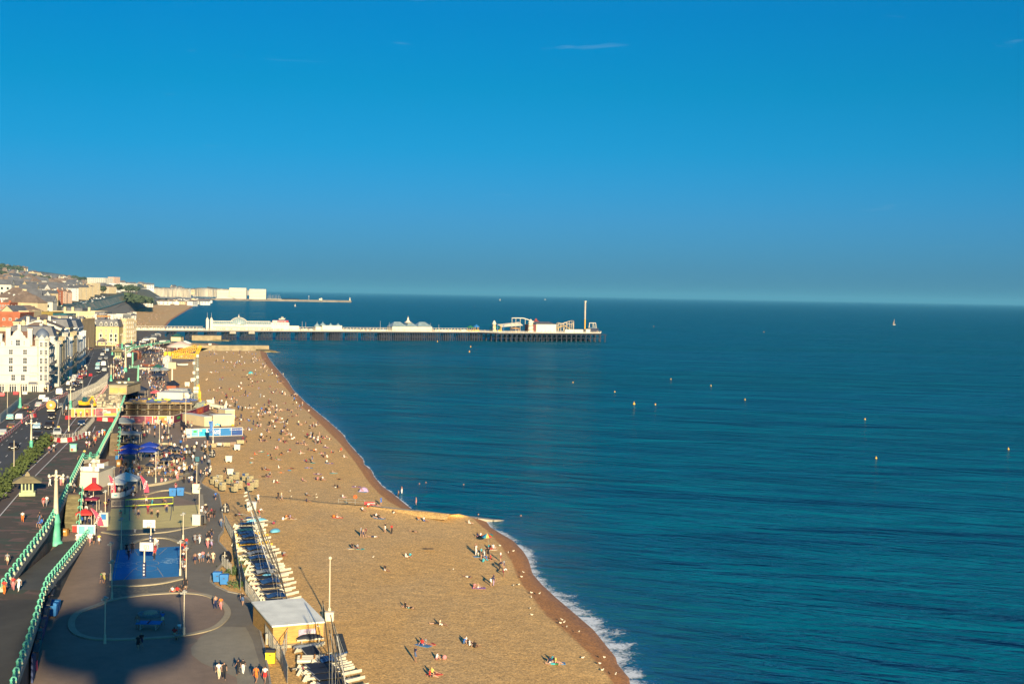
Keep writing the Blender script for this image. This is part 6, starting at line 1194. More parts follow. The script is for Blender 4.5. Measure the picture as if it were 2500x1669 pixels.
r, L, h = hoarding((424, 511), 1019, (1034, 1003.5), LO, [(0, .2, 'maroon', [(.6, .6, .4, .4, 'green')]), (.2, .45, 'crimson', [(.4, .6, .4, .4, 'pink'), (.8, .4, .2, .4, 'maroon')]), (.45, .62, 'maroon', [(.5, .5, .5, .4, 'pink')]), (.62, .82, 'coral', [(.5, .5, .6, .5, 'orange')]), (.82, 1, 'maroon', [(.4, .5, .4, .5, 'crimson')])], 'slanting dark red hoarding running back towards the crane')
r, L, h = hoarding((465, 592.5), 1048, (1066.5, 1062.5), LO, [(0, .155, 'pale aqua', [(.55, .68, .4, .3, 'green'), (.45, .3, .7, .05, 'sea blue'), (.25, .4, .2, .05, 'sea blue')]), (.157, .305, 'aqua', [(.25, .8, .3, .3, 'white'), (.3, .45, .08, .35, 'sea blue'), (.5, .45, .08, .3, 'sea blue')]), (.32, .56, 'sea blue', [(.08, .3, .2, .5, 'aqua')]), (.56, .78, 'sea blue', []), (.78, .995, 'navy', [(.35, .45, .4, .04, 'sea blue'), (.3, .35, .3, .04, 'sea blue')])], 'long bright blue banner hoarding at the top of the beach', 2.2)
M_WTXT = pm('white_lettering', (.8, .78, .72), .5)
text('WELCOME', .85, r, (L * .43, -.09, h * .60), M_WTXT, sp=.9); text('HOVE', .75, r, (L * .50, -.09, h * .36), M_WTXT, sp=.9); text('Improving the seafront', .42, r, (L * .885, -.09, h * .74), M_WTXT)
p = P(460, 1068, LO); b = MB(); b.box((0, 0, 1.2), (1.5, .12, 2.4)); b.mat(1).box((0, -.07, .8), (.9, .03, .4)); tag(b.build('notice_board', [M_PIERW, pm('print_sea blue', PRINT['sea blue'])], None, p), 'narrow white notice board at the left end of the blue banner', 'notice board')
p, q = P(441, 1040, LO), P(459, 1062, LO); d = q - p; b = MB(); b.bar(p + Vector((0, 0, 1.0)), q + Vector((0, 0, 1.0)), .12, 2.0); tag(b.build('hoarding', pm('dark_boards', (.05, .05, .07), .8)), 'plain dark board wall left of the blue banner', 'hoarding')
# site containers behind the banner
def container(x0, y0, x1, y1, z, d, h, m, label, name='container', corr=True):
 a, c = P(x0, y0, z), P(x1, y1, z); v = c - a; L = v.length; r = empty(name, a, atan2(v.y, v.x), label, 'container'); b = MB(); b.box((L / 2, d / 2, h / 2), (L, d, h)); b.build('walls', m, r); b = MB(); b.box((L / 2, d / 2, h + .06), (L + .16, d + .16, .12)); b.build('roof', M_GREYW, r)
 if corr:
  b = MB()
  for i in range(int(L / .5)): b.box((.25 + i * .5, -.03, h / 2), (.16, .05, h * .9))
  b.build('ribs', m, r)
 return r, L
M_CONT = pm('cream_container', (.58, .48, .28), .7, .08, .4)
r, L = container(520, 1040, 572, 1038.5, LO, 4, 3.0, M_CONT, 'long cream site container behind the blue banner'); q = MB()
for i, x in enumerate((.05, .1, .14)): q.box((L * .12 + i * .5, -.09, .4 + .15 * (i % 2)), (.45, .03, .5))
q.build('painted_mark', pm('print_aqua', PRINT['aqua']), r); q = MB(); q.lathe([(.55, 0), (.4, .3), (.05, .4)], 8, (0, 0, 0)); q.build('painted_sun', M_YEL, r, (L * .93, -.05, 0))
container(499, 1041, 517, 1040, LO, 13, 2.7, M_CONT, 'cream cabin with a pale sloping roof left of the long container'); container(550, 1022, 573, 1021, LO, 5, 2.6, M_CONT, 'cream cabin behind the long container')
container(483, 1008, 501, 1002, LO, 4, 3.0, pm('green_container', (.30, .36, .30), .7), 'pale green container beside the foot of the crane')
container(411, 973, 446, 975, LO, 5, 3.4, pm('grey_cabin', (.33, .37, .36), .6), 'grey site cabin with pitched roof left of the blue striped one', 'site_cabin', False); r, L = container(446, 981, 464, 977, LO, 9, 3.0, M_PIERW, 'white site cabin with a blue stripe near the crane', 'site_cabin', False); q = MB(); q.box((L / 2, -.04, .9), (L, .05, .55)); q.mat(1)
for i in range(3): q.box((L * (i + .5) / 3, -.04, 2.0), (.7, .05, .7))
q.build('stripe', [M_BLUE, M_GLASS], r); r, L = container(431, 975, 446, 980, LO, 4, 2.8, M_PIERW, 'white site cabin with a broad blue base seen end-on', 'site_cabin', False); q = MB(); q.box((L / 2, -.04, .6), (L, .05, 1.0)); q.mat(1); q.box((L / 2, -.04, 1.9), (L * .8, .05, .6)); q.build('stripe', [M_BLUE, M_GLASS], r)
# the building under construction with its scaffold
def building_site():
 a = P(300, 1012, LO); r = empty('building_site', a, .12, 'half-built hall wrapped in scaffolding behind the dark red hoarding', 'building'); W_, D = 21.0, 17.0; b = MB()
 for z in (1.6, 3.3): b.box((W_ / 2, D / 2, z), (W_, D, .3))
 for i in range(7):
  for j in range(4): b.box((1 + i * 3.2, 1 + j * 5, 1.65), (.4, .4, 3.3))
 b.build('floor_slab', pm('raw_concrete', (.22, .19, .14), .9, .3, .5), r); b = MB(); b.box((W_ / 2, D / 2, 1.6), (W_ - 2, D - 2, 3.1)); b.build('core', pm('dark_interior', (.045, .03, .02), .9), r); b = MB(); rr = random.Random(1)  # solid dark box stands in for the shade between the open floors
 for i in range(12): x = i * 1.9; b.tube((x, -.6, 0), (x, -.6, 3.9 + rr.uniform(-.4, .8)), .04, .04, 4)
 for z in (1.8, 3.6): b.bar((-.5, -.6, z), (W_ + .5, -.6, z), .06)
 for i in range(7): b.bar((i * 3.2, -.6, .5), (i * 3.2 + 2.6, -.6, 3.4), .05)
 for i in range(9): y = i * 2; b.tube((W_ + .5, y, 0), (W_ + .5, y, 4.3), .04, .04, 4); b.bar((W_ + .5, y, 4), (W_ + .5, y + 2, 4), .05)
 b.build('scaffold', pm('scaffold_tube', (.19, .15, .08), .6), r); b = MB()
 for i, (x, z, w) in enumerate(((3, 1.8, 5), (9, 1.8, 4), (15, 1.8, 6), (4, 3.5, 6), (12, 3.5, 7), (18, 3.5, 4))): b.box((x, -.9, z), (w, .9, .08))
 for i in range(24): b.box((rr.uniform(1, W_ - 1), rr.uniform(1, D - 1), 3.5 + rr.random() * .1), (rr.uniform(.8, 3), rr.uniform(.4, 1.4), rr.uniform(.1, .6)))
 b.build('planks', pm('scaffold_plank', (.42, .28, .10), .8, .3, .6), r); b = MB()
 for i in range(14): b.box((rr.uniform(1, W_ - 1), rr.uniform(2, D - 2), 3.7), (rr.uniform(1, 3.5), rr.uniform(.4, 1), rr.uniform(.2, .7)))
 b.build('debris_netting', pm('site_blue', (.04, .07, .20), .8), r); b = MB()
 for i in range(6): b.box((6 + 1.2 * i, rr.uniform(8, 15), 3.75), (1.0, .6, .4))
 b.build('pallets', pm('hi_vis_green', (.35, .55, .05), .7), r)
 b = MB()
 for i in range(3):
  for j in range(4): b.tube((-3.2 + 2.6 * (i > 0), -2 + 1.2 * i, 0), (-3.2 + 2.6 * (i > 0), -2 + 1.2 * i, 6), .05, .05, 4); b.bar((-3.2, -2, 1.6 * j + 1), (-.6, -2, 1.6 * j + 1), .09)
  b.bar((-3.2, -2, .5 + 2.2 * i), (-.6, -2, 2.6 + 2.2 * i), .07)
 b.build('stair_tower', M_PALEST, r)
building_site()
def grey_roof():
 a, c = P(266, 962, UP), P(309, 961, UP); v = c - a; L = v.length; r = empty('pavilion', a, .03, 'flat grey roofed pavilion with plywood covered front', 'building'); b = MB(); b.box((L / 2, 9, 1.4), (L, 18, 2.8)); b.build('wall', pm('pavilion_stone', (.36, .29, .17), .9, .2, .4), r); b = MB(); b.box((L / 2, 9.3, 3.0), (L + .8, 18.4, .35)); b.box((L / 2, 9.3, 3.4), (L + .3, .3, .4)); b.build('roof', pm('pavilion_roof', (.20, .18, .12), .9, .25, .3), r); b = MB(); b.box((L * .28, -.08, 1.3), (L * .46, .12, 1.6)); b.box((L * .76, -.08, 1.3), (L * .42, .12, 1.6)); b.build('plywood', pm('plywood', (.55, .32, .10), .8, .12, .8), r); b = MB()
 for x in (.32, .66): b.box((L * x, 6, 3.4), (.9, .9, .7))
 b.build('rooflight', M_PIERW, r)
 rr = random.Random(3); b = MB()
 for i in range(40): p = P(rr.uniform(225, 300), rr.uniform(966, 1000), UP); b.box((p.x - a.x, p.y - a.y, .3), (rr.uniform(.5, 3), rr.uniform(.4, 2), rr.uniform(.2, 1.3)), rr.uniform(0, 3))
 tag(b.build('rubble', pm('site_rubble', (.42, .36, .24), .9, .4, .5), None, a), 'heaps of pale rubble and boards in the site yard', 'rubble', kind='stuff')
 s = MB(); s.sheet(pl([(178, 1006), (292, 1005), (305, 975), (270, 935), (262, 945), (210, 968)], UP + .008)); struct(s.build('yard', pm('yard_dust', (.33, .28, .18), .9, .25, .2)))
grey_roof()
# tower crane folded over the site
def crane():
 Y = P(486, 1004, LO).y; q = lambda x, y: PY(x, y, Y); o = P(483, 1003, LO); r = empty('tower_crane', o, 0, 'folded tower crane with yellow lattice jib and grey mast', 'crane')
 def lattice(b, a, c, w, n, m=0):
  a, c = a - o, c - o; d = (c - a).normalized(); s = Vector((0, 1, 0)); t = d.cross(s).normalized(); cs = [(s * i + t * j) * w / 2 for i, j in ((-1, -1), (1, -1), (1, 1), (-1, 1))]
  for k in cs: b.bar(a + k, c + k, .13)
  for i in range(n):
   p, e = a.lerp(c, i / n), a.lerp(c, (i + 1) / n)
   for k in range(4): b.bar(p + cs[k], e + cs[(k + 1) % 4], .085); b.bar(e + cs[k], e + cs[(k + 1) % 4], .085)
 b = MB(); lattice(b, q(480, 1003), q(479, 871), 1.1, 22); b.build('mast', pm('mast_grey', (.20, .23, .20), .6), r); b = MB(); lattice(b, q(478, 869), q(421, 868), 1.5, 12); b.build('lower_jib', M_YEL, r); b = MB(); lattice(b, q(420, 866), q(479, 848), 1.7, 13); b.build('upper_jib', M_YEL, r); b = MB(); lattice(b, q(477, 872), q(490, 844), .8, 8); b.build('strut', M_YEL, r)
 b = MB(); lattice(b, q(488, 1004), q(482.5, 938), .5, 12); lattice(b, q(492, 1004), q(484, 938), .5, 12); b.bar(q(490, 955) - o, q(490, 1004) - o, .2); b.build('back_stay', M_YEL, r); b = MB(); b.box((.8, 0, .5), (3.8, 3.8, .8)); b.box((1.2, 1.4, 1.5), (2.6, 1.0, 1.4)); b.build('base', M_YEL, r); b = MB(); b.tube((1.2, -2.1, 1.2), (1.2, -1.8, 1.2), 1.1, 1.1, 16); b.build('cable_drum', M_BLUE, r)
 b = MB()
 for i, (x, y) in enumerate(((475, 886), (484, 868), (475, 909), (484, 901), (476, 925), (484, 920), (477, 947), (484, 947), (477, 955), (483, 955))): p = q(x, y) - o; b.box(p + Vector((0, -.8, 0)), (.75, .2, .85))
 b.build('panel', M_PIERW, r); b = MB(); p = (q(478, 870) - o); b.box((p.x - 5.2, -1.0, p.z), (2.2, .1, .5)); b.build('name_plate', M_PIERW, r)
crane()
# ---- canopies and parasols
def canopy(px, py, z, w, d, h, rise, m, label, rz=.1, legs=True, valance=.3, mp=M_CREAMP, cat='canopy', cone=False, n=4):
 r = empty('parasol' if cat == 'parasol' else 'canopy', P(px, py, z), rz, label, cat); b = MB(); a = w * .7071 if n == 4 else w / 2
 b.lathe([(a, h - valance), (a, h), (a * .5, h + rise * .55), (.04, h + rise)], n, (0, 0, 0), pi / n, True)
 if n == 4 and abs(d - w) > .05: b.v = [(x, y * d / w, zz) for x, y, zz in b.v]
 b.build('cover', m, r); b = MB()
 if cat == 'parasol': b.tube((0, 0, 0), (0, 0, h + rise), .06, .05, 6); b.box((0, 0, .06), (.7, .7, .12))
 else:
  for x in (-w / 2 + .1, w / 2 - .1):
   for y in (-d / 2 + .1, d / 2 - .1): b.tube((x, y, 0), (x, y, h), .05, .05, 5)
 b.build('pole' if cat == 'parasol' else 'frame', mp, r); return r
M_CBLUE = pm('royal_blue_canvas', (.006, .035, .30), .7, .15, .6); M_CWHITE = pm('white_canvas', (.62, .64, .58), .7, .06, .5); M_CGREY = pm('grey_canvas', (.20, .24, .26), .7, .1, .5); M_CNAVY = pm('navy_canvas', (.012, .022, .05), .7, .15, .6); M_CRED = pm('red_canvas', (.48, .03, .025), .7, .12, .6); M_CMAR = pm('maroon_canvas', (.20, .012, .04), .7, .15, .6); M_CGRN = pm('dark_green_canvas', (.015, .09, .07), .7, .15, .6)
for a in ((314, 1131, LO, 3.9, 3.6, 2.6, .75, M_CBLUE, 'big royal blue canopy over the picnic tables, front left'), (318, 1120, LO, 3.9, 3.6, 2.8, .75, M_CBLUE, 'big royal blue canopy behind the front left one'), (362, 1126, LO, 3.9, 3.6, 2.6, .75, M_CBLUE, 'big royal blue canopy over the picnic tables, front right'), (365, 1116, LO, 3.9, 3.6, 2.8, .75, M_CBLUE, 'big royal blue canopy behind the front right one'),
   (307, 1199, LO, 5.0, 4.0, 2.5, 1.2, M_CWHITE, 'white bar marquee beside the pink banners, larger peak'), (287, 1205, LO, 3.0, 3.2, 2.2, .7, M_CWHITE, 'smaller white marquee peak joined to the bar'), (300, 1052, LO, 5.6, 5.2, 2.6, 1.3, M_CGREY, 'grey square canopy in front of the dark red hoarding'), (296, 1080, LO, 4.4, 3.2, 2.4, .6, M_CGREY, 'pale grey bar canopy, left of two by the narrow staircase'), (321, 1080, LO, 4.6, 3.2, 2.4, .6, M_CGREY, 'pale grey bar canopy, right of two by the narrow staircase'),
   (208, 1283, LO, 2.6, 2.4, 2.2, .6, M_CRED, 'bright red stall canopy at the foot of the mossy staircase'), (223, 1246, LO, 2.4, 2.2, 2.2, .25, M_CMAR, 'maroon stall canopy with a white printed block'), (376, 862, LO, 8.0, 6.0, 3.0, 1.4, pm('pale_canvas', (.45, .42, .36), .8), 'pale wide canopy near the red brick lodge'), (365, 872, LO, 8, 5, 2.6, 1.2, M_CNAVY, 'dark canopy beside the pale wide one'), (341, 872, LO, 7, 5, 2.6, 1.2, M_CNAVY, 'dark canopy right of the brick lodge'), (404, 842, LO, 7, 5, 3, 1.4, M_CGRN, 'green canopy below the end of the far railing'), (452, 848, LO, 8, 6, 3, 1.6, M_CWHITE, 'white marquee at the top of the beach by the stone groyne')): canopy(*a)
for a in ((380, 918, LO, 5.0, 4, 2.8, 1.2, M_CGREY, 'pale grey parasol on the bar terrace, left of two'), (400, 917, LO, 5.0, 4, 2.8, 1.2, M_CGREY, 'pale grey parasol on the bar terrace, right of two'), (386, 931, LO, 6.2, 5, 2.6, 1.4, M_CNAVY, 'large navy parasol on the bar terrace'), (385, 912, LO, 5.5, 4, 3.0, 1.4, M_CGRN, 'dark green parasol behind the grey ones'), (380, 972, LO, 4.0, 4, 2.2, .8, pm('pink_canvas', (.55, .10, .12), .8), 'pink parasol behind the building site'), (228, 1222, LO, 3.4, 3.4, 2.4, 1.0, M_CRED, 'red and purple hexagonal parasol by the white cafe')): canopy(*a, cat='parasol', n=6)
def navy_tent(): canopy(330, 968, LO, 8, 6, 2.6, 2.0, M_CNAVY, 'large navy blue tent beside the plywood pavilion')
navy_tent(); canopy(321, 978, LO, 4, 4, 2.2, 1.2, M_CNAVY, 'small navy tent in front of the large one')
SMALLP = [(365, 1152), (386, 1117), (404, 1115), (418, 1108), (421, 1128), (400, 1138), (434, 1129), (432, 1109), (412, 1137)]
for i, (x, y) in enumerate(SMALLP): canopy(x, y + 5, LO, 1.8, 2, 2.0, .45, M_CNAVY, 'small black parasol over a picnic table of the open-air bar', rz=i, cat='parasol', n=6)['group'] = 'black parasols of the open-air bar'
r = bpy.context.scene.objects;
# lettering and counters of the stalls
st = [o for o in COL.objects if o.get('label', '').startswith('maroon stall canopy')][0]; text('TACOS', .55, st, (0, -.2, 2.47), M_WTXT, (0, 0, pi / 2))
def feather_flag(x0, y0, px, py, s, label, m=pm('pink_banner', (.55, .05, .10), .7, .1, 1)):
 base = P(px, py, LO); top = PY(x0, y0, base.y); r = empty('feather_flag', base, 0, label, 'flag'); t = top - base; n = 10; b = MB(); A = []; B = []
 for i in range(n + 1):
  f = i / n; c = Vector((t.x * f ** 1.0 + .25 * sin(pi * f), 0, t.z * f)); w = .85 * (1 - .75 * f ** 4) * s; A.append(c + Vector((-w * .1, 0, 0))); B.append(c + Vector((w, 0, 0)))
 k = n + 1; b.add(A + B + [p + Vector((0, .03, 0)) for p in A + B], [(i, i + k, i + k + 1, i + 1)[::1] for i in range(1, n)] + [(i + 2 * k, i + 2 * k + 1, i + 3 * k + 1, i + 3 * k) for i in range(1, n)]); b.build('banner', m, r); b = MB(); b.path([p for p in A], .035, 5); b.build('pole', M_GALV, r); return r, t
for x0, y0, px, py, lab, word in ((341, 1160, 353, 1206, 'pink feather flag with white lettering beside the sand court', 'PIZZA'), (265, 1160, 271, 1208, 'pink feather flag with white lettering left of the marquee', 'PIZZA'), (221, 1240, 241, 1287, 'pink leaning feather flag with white lettering by the red stall', 'COCKTAILS')):
 r, t = feather_flag(x0, y0, px, py, 1.0, lab); text(word, .62 if len(word) < 6 else .5, r, (t.x * .5 + .55, -.03, t.z * .5), M_WTXT, (pi / 2, atan2(t.z, t.x), 0))
def box_thing(name, px, py, z, size, m, label, cat, extra=None, rz=0, parts=None):
 r = empty(name, P(px, py, z), rz, label, cat); b = MB(); b.box((0, 0, size[2] / 2), size); b.build('body', m, r)
 for pn, c, s, mm in (parts or []): q = MB(); q.box(c, s); q.build(pn, mm, r)
 return r
r = box_thing('stall_counter', 199, 1297, LO, (2.6, .8, 1.0), M_CRED, 'red stall counter with white lettering in front of the red canopy', 'counter', parts=[('worktop', (0, 0, 1.03), (2.8, 1.0, .06), M_PIERW)]); text('CAFE', .5, r, (.2, -.42, .5), M_WTXT)
r = box_thing('stall_counter', 216, 1262, LO, (2.2, .8, 1.0), M_CRED, 'red stall counter behind the leaning pink flag', 'counter', parts=[('worktop', (0, 0, 1.03), (2.4, 1.0, .06), M_PIERW)]); text('ICES', .45, r, (0, -.42, .5), M_WTXT)
box_thing('menu_board', 210.5, 1312, LO, (2.8, .12, 2.0), M_CWHITE, 'pale blue-white menu board at the head of the ramp railing', 'board', parts=[('menu_left', (-.7, -.07, 1.2), (1.0, .02, 1.2), pm('print_pale aqua', PRINT['pale aqua'])), ('menu_right', (.7, -.07, 1.2), (1.0, .02, 1.2), pm('print_pale aqua', PRINT['pale aqua'])), ('foot', (0, .3, .1), (2.4, .7, .2), M_GALV)])
box_thing('electric_box', 156.5, 1306, LO, (1.25, 1.0, 1.0), pm('ochre_box', (.34, .17, .03), .8), 'ochre box at the foot of the mossy staircase', 'box', parts=[('lid', (0, 0, 1.03), (1.35, 1.1, .07), pm('ochre_lid', (.30, .14, .03), .8)), ('notice', (.2, -.51, .7), (.35, .03, .2), M_PIERW)])
box_thing('poster_drum', 179.5, 1101, UP, (1.35, 1.35, 1.5), pm('green_frame', (.20, .36, .24), .7), 'square poster box with colourful posters on the upper promenade', 'poster box', parts=[('poster', (0, -.7, 1.05), (1.0, .05, .7), pm('print_pale aqua', PRINT['pale aqua'])), ('poster', (-.25, -.7, .4), (.45, .05, .5), pm('print_coral', PRINT['coral'])), ('poster', (.3, -.7, .4), (.4, .05, .5), pm('print_white', PRINT['white'])), ('roof', (0, 0, 1.55), (1.5, 1.5, .1), M_TURQ)], rz=.2)
box_thing('ticket_booth', 291, 1138, LO, (.9, .9, 1.4), pm('ochre_box', (.34, .17, .03)), 'small ochre ticket booth left of the royal blue canopies', 'booth', parts=[('notice', (0, -.46, .7), (.6, .03, .6), M_PIERW), ('roof', (0, 0, 1.45), (1.1, 1.1, .1), pm('ochre_lid', (.30, .14, .03)))])
box_thing('drinks_stand', 292, 1121, LO, (1.6, 1.0, .9), M_BLUE, 'blue drinks stand under a small red roof by the balustrade', 'stand', parts=[('roof', (0, 0, 2.1), (2.0, 1.3, .12), M_CRED), ('post', (-.75, 0, 1.5), (.06, .06, 1.3), M_GALV), ('post', (.75, 0, 1.5), (.06, .06, 1.3), M_GALV)])
def wicker_bar():
 r = empty('bar', P(306, 1104, LO), 0, 'round wicker fronted bar behind the royal blue canopies', 'bar'); b = MB(); m, t, bb = newmat('wicker'); w = nn(t, 'ShaderNodeTexBrick'); w.inputs['Scale'].default_value = 2.5; t.links.new(posmap(t, (1, 1, 1)).outputs[0], w.inputs[0]); w.inputs['Color1'].default_value = (.34, .22, .08, 1); w.inputs['Color2'].default_value = (.42, .28, .11, 1); w.inputs['Mortar'].default_value = (.16, .10, .04, 1); t.links.new(w.outputs[0], bb.inputs['Base Color']); bb.inputs['Roughness'].default_value = .9
 b.lathe([(2.6, 0), (2.6, 1.9), (2.4, 1.9), (2.4, .1)], 20); b.build('front', m, r); b = MB(); b.lathe([(2.8, 1.9), (2.8, 2.0), (2.2, 2.0), (2.2, 1.9)], 20); b.build('counter', M_STEP, r)
wicker_bar()
def white_cafe():
 a, c = P(190, 1192, LO), P(243, 1190, LO); v = c - a; L = v.length; r = empty('cafe', a, -.05, 'white flat-roofed beach cafe built against the upper promenade', 'cafe'); b = MB(); b.box((L / 2, 4, 1.6), (L, 8, 3.2)); b.build('wall', M_PIERW, r); b = MB(); b.box((L / 2, 4, 3.3), (L + .2, 8.2, .2)); b.build('roof', M_FLATR, r)
 for x, y, w in ((.12, .1, .9), (.30, .1, 1.0), (.62, .1, 1.6), (.86, .1, 1.3), (.25, 5, 1.4), (.6, 5, 1.8)): b = MB(); b.box((L * x, y, 3.8), (w, .12, .9)); b.build('screen', M_CWHITE, r)
 b = MB(); b.box((L * .8, -.06, 1.2), (.9, .08, 2.0)); b.build('door', M_CMAR, r); b = MB(); b.lathe([(.6, 3.4), (.5, 4.6), (.9, 4.7), (.05, 5.4)], 6, (L * .45, 3.5, 0)); b.build('cowl', M_PIERW, r); b = MB(); b.bar((-.8, -.6, 1.1), (1.6, .9, 1.1), .06, .9); b.build('sign', M_CWHITE, r)
 b = MB(); b.box((0, 0, 1.5), (5.4, 5.0, 3.0)); o = empty('kiosk', P(222, 1162, LO), -.05, 'kiosk with a brown tiled flat roof below the criss-cross railing', 'kiosk'); b.build('wall', M_PIERW, o); b = MB(); b.box((0, 0, 3.1), (5.7, 5.3, .25)); b.build('roof', pm('brown_roof', (.22, .085, .04), .9, .2, .6), o); b = MB(); b.box((0, -2.7, 3.5), (5.6, .12, .7)); b.build('parapet', M_PIERW, o)
white_cafe()
def marquee_fence():
 pts = resample([P(x, y, LO) for x, y in ((272, 1216), (285, 1217), (300, 1214), (318, 1207), (331, 1197), (332, 1190))], 9); o = pts[0]; r = empty('fence', o, 0, 'curved fence of white panels around the white bar marquee', 'fence')
 for p, q in zip(pts, pts[1:]): b = MB(); b.bar(p - o + Vector((0, 0, .55)), q - o + Vector((0, 0, .55)), .05, .95); b.mat(1).bar((p - o).lerp(q - o, .3) + Vector((0, -.04, .55)), (p - o).lerp(q - o, .7) + Vector((0, -.04, .55)), .03, .3); b.build('panel', [M_CWHITE, pm('print_pale aqua', PRINT['pale aqua'])], r)
marquee_fence()
# ---- distant huts and boats on the foreshore below the yellow hotel
def hut(x0, x1, pb, z, d, h, wm, rm, label, kind='flat', rh=1.2, nw=0):
 a, c = P(x0, pb, z), P(x1, pb, z); L = (c - a).length; r = empty('kiosk', (a + c) / 2, 0, label, 'kiosk'); b = MB(); b.box((0, d / 2, h / 2), (L, d, h)); b.build('wall', wm, r); roof_mb(kind if kind != 'flat' else 'hip', L, d, h, rh if kind != 'flat' else .25).build('roof', [rm, wm], r)
 for i in range(nw): linkmesh('window', win(.7, 1.0), r, (-L / 2 + (i + .5) * L / nw, -.06, h * .6))
 return r
hut(406, 430, 958, LO, 5, 2.6, M_BRICK, M_IRON, 'red brick beach hut with a dark pitched roof under the tall sign', 'hip', 1.8); hut(397, 414, 888, LO, 5, 3.0, M_WHITEW, M_GREYW, 'white kiosk with grey roof by the sign board', 'hip', 1.2, 2); hut(402, 411, 900, LO, 4, 2.6, M_WHITEW, M_GREYW, 'smaller white kiosk in front of the other one', 'hip', 1.0, 1); hut(400, 417, 869, LO, 6, 2.6, pm('yellow_kiosk', (.72, .42, .01), .6), M_TILE, 'bright yellow kiosk with brown hipped roof under the crane jib', 'hip', 2.2); hut(324, 338, 877, LO, 6, 4.5, M_BRICK, M_BRICK, 'red brick lodge at the top of the sunken slip road', 'flat', .3, 1); hut(389, 405, 850, LO, 8, 5, M_WHITEW, M_GREYW, 'white arched building under the end of the far railing', 'flat', .3, 3); hut(417, 441, 833, LO, 9, 3.2, M_CREAM, M_CGRN, 'cream pavilion with green hipped roof at the top of the beach', 'hip', 2.4, 5); hut(430, 449, 850, LO, 7, 3.0, pm('mint_wall', (.30, .42, .34), .7), M_CGRN, 'mint green kiosk beside the cream pavilion', 'hip', 1.6, 3)
def carousel():
 r = empty('carousel', P(440, 862, LO), 0, 'fairground carousel with pale conical top below the crane jib', 'carousel'); b = MB(); b.lathe([(8, 3.6), (8, 4.3), (3, 6.4), (.1, 7.4)], 18); b.build('canopy', pm('carousel_canopy', (.52, .40, .34), .8), r); b = MB(); b.lathe([(7.6, 0), (7.6, .5), (.2, .5)], 18); b.tube((0, 0, .5), (0, 0, 4.5), 1.6, 1.6, 12)
 for k in range(14): a = 2 * pi * k / 14; b.tube((cos(a) * 7, sin(a) * 7, .5), (cos(a) * 7, sin(a) * 7, 3.7), .12, .12, 5)
 b.build('platform', M_CRED, r)
carousel()
def sign():
 p = P(420, 950, LO); h = (950 - 884) * p.y / F; r = empty('sign', p, 0, 'big white sign board on a tall white post', 'sign'); b = MB(); b.tube((0, 0, 0), (0, 0, h), .32, .28, 8); b.build('post', M_PIERW, r); b = MB(); b.box((.1, -.35, h - 1.2), (2.9, .3, 2.5)); b.build('board', M_CREAM, r)
sign()
def rowing_boat(L, W_, H_, m, inner, label, px, py, z, rz):
 r = empty('rowing_boat', P(px, py, z), rz, label, 'boat'); b = MB(); rows = []
 for i in range(9):
  t = i / 8 * 2 - 1; w = W_ / 2 * (1 - abs(t) ** 2.6) + .02; sh = .25 * t * t
  rows.append([Vector((t * L / 2, s * w, H_ + sh) if k else (t * L / 2 * .93, s * w * .5, .05 + .2 * t * t)) for s, k in ((-1, 1), (-1, 0), (1, 0), (1, 1))])
 b.grid(rows); b.build('hull', m, r); b = MB()
 for t in (-.5, 0, .5): b.box((t * L / 2, 0, H_ * .75), (.25, W_ * .85, .05))
 b.add([Vector((t * L / 2 * .9, s * W_ * .3 * (1 - abs(t) ** 3), H_ * .45)) for t in (-.9, -.4, .4, .9) for s in (-1, 1)], [(0, 1, 3, 2), (2, 3, 5, 4), (4, 5, 7, 6)]); b.build('thwarts', inner, r)
rowing_boat(7.5, 2.2, 1.0, pm('boat_varnish', (.20, .07, .04), .5), M_CREAMP, 'old wooden rowing boat with reddish hull on the lower promenade', 361, 894, LO, -.1); rowing_boat(8, 2.3, 1.0, M_PIERW, M_BARK, 'white rowing boat on the lower promenade in front of the wooden one', 358, 903, LO, .15); rowing_boat(5.5, 1.9, .8, M_GREYW, M_BARK, 'pale rowing boat lying near the white sign board', 446, 892, LO, .1)
# ================================================================== courts, bar tables, bins, exhibition blocks
M_BOARD = pm('backboard', (.68, .64, .55), .6); M_PAD = pm('blue_padding', (.015, .03, .10), .7); M_NETY = pm('neon_tape', (.62, .75, .02), .6); M_TIMB = pm('bench_timber', (.38, .27, .13), .8, .2, 2)
def hoop(px, pb, bx, by, label, face):
 o = P(px, pb, LO); h = 3.9; r = empty('basketball_hoop', o, 0, label, 'basketball hoop'); y = -1.0 * face; b = MB(); b.tube((0, 0, 0), (0, 0, h - .5), .11, .09, 8); b.bar((0, 0, h - .6), (0, y * .9, h), .12); b.build('post', M_CREAMP, r); b = MB(); b.box((0, 0, 1.0), (.38, .38, 2.0)); b.mat(1)
 for i in range(4): b.box((0, -.2, .4 + .42 * i), (.18, .03, .2))
 b.build('padding', [M_PAD, M_BOARD], r); b = MB(); b.box((0, y, h), (1.8, .06, 1.15)); b.mat(1); f = .045
 for c, s in (((0, y - f * 1, h - .3), (.6, .02, .05)), ((0, y - f, h + .15), (.6, .02, .05)), ((-.3, y - f, h - .08), (.05, .02, .5)), ((.3, y - f, h - .08), (.05, .02, .5))): b.box(c, s)
 b.build('backboard', [M_BOARD, M_DK], r); b = MB(); n = 14; yc = y - .35 * face
 for i in range(n): a0, a1 = 2 * pi * i / n, 2 * pi * (i + 1) / n; b.bar((.23 * cos(a0), yc + .23 * sin(a0), h - .45), (.23 * cos(a1), yc + .23 * sin(a1), h - .45), .04)
 b.build('rim', pm('hoop_orange', (.6, .15, .02), .5), r)
hoop(352, 1408, 354, 1358, 'near basketball hoop, its backboard seen from behind', -1); hoop(368, 1339, 368, 1300, 'far basketball hoop facing the viewer', 1)
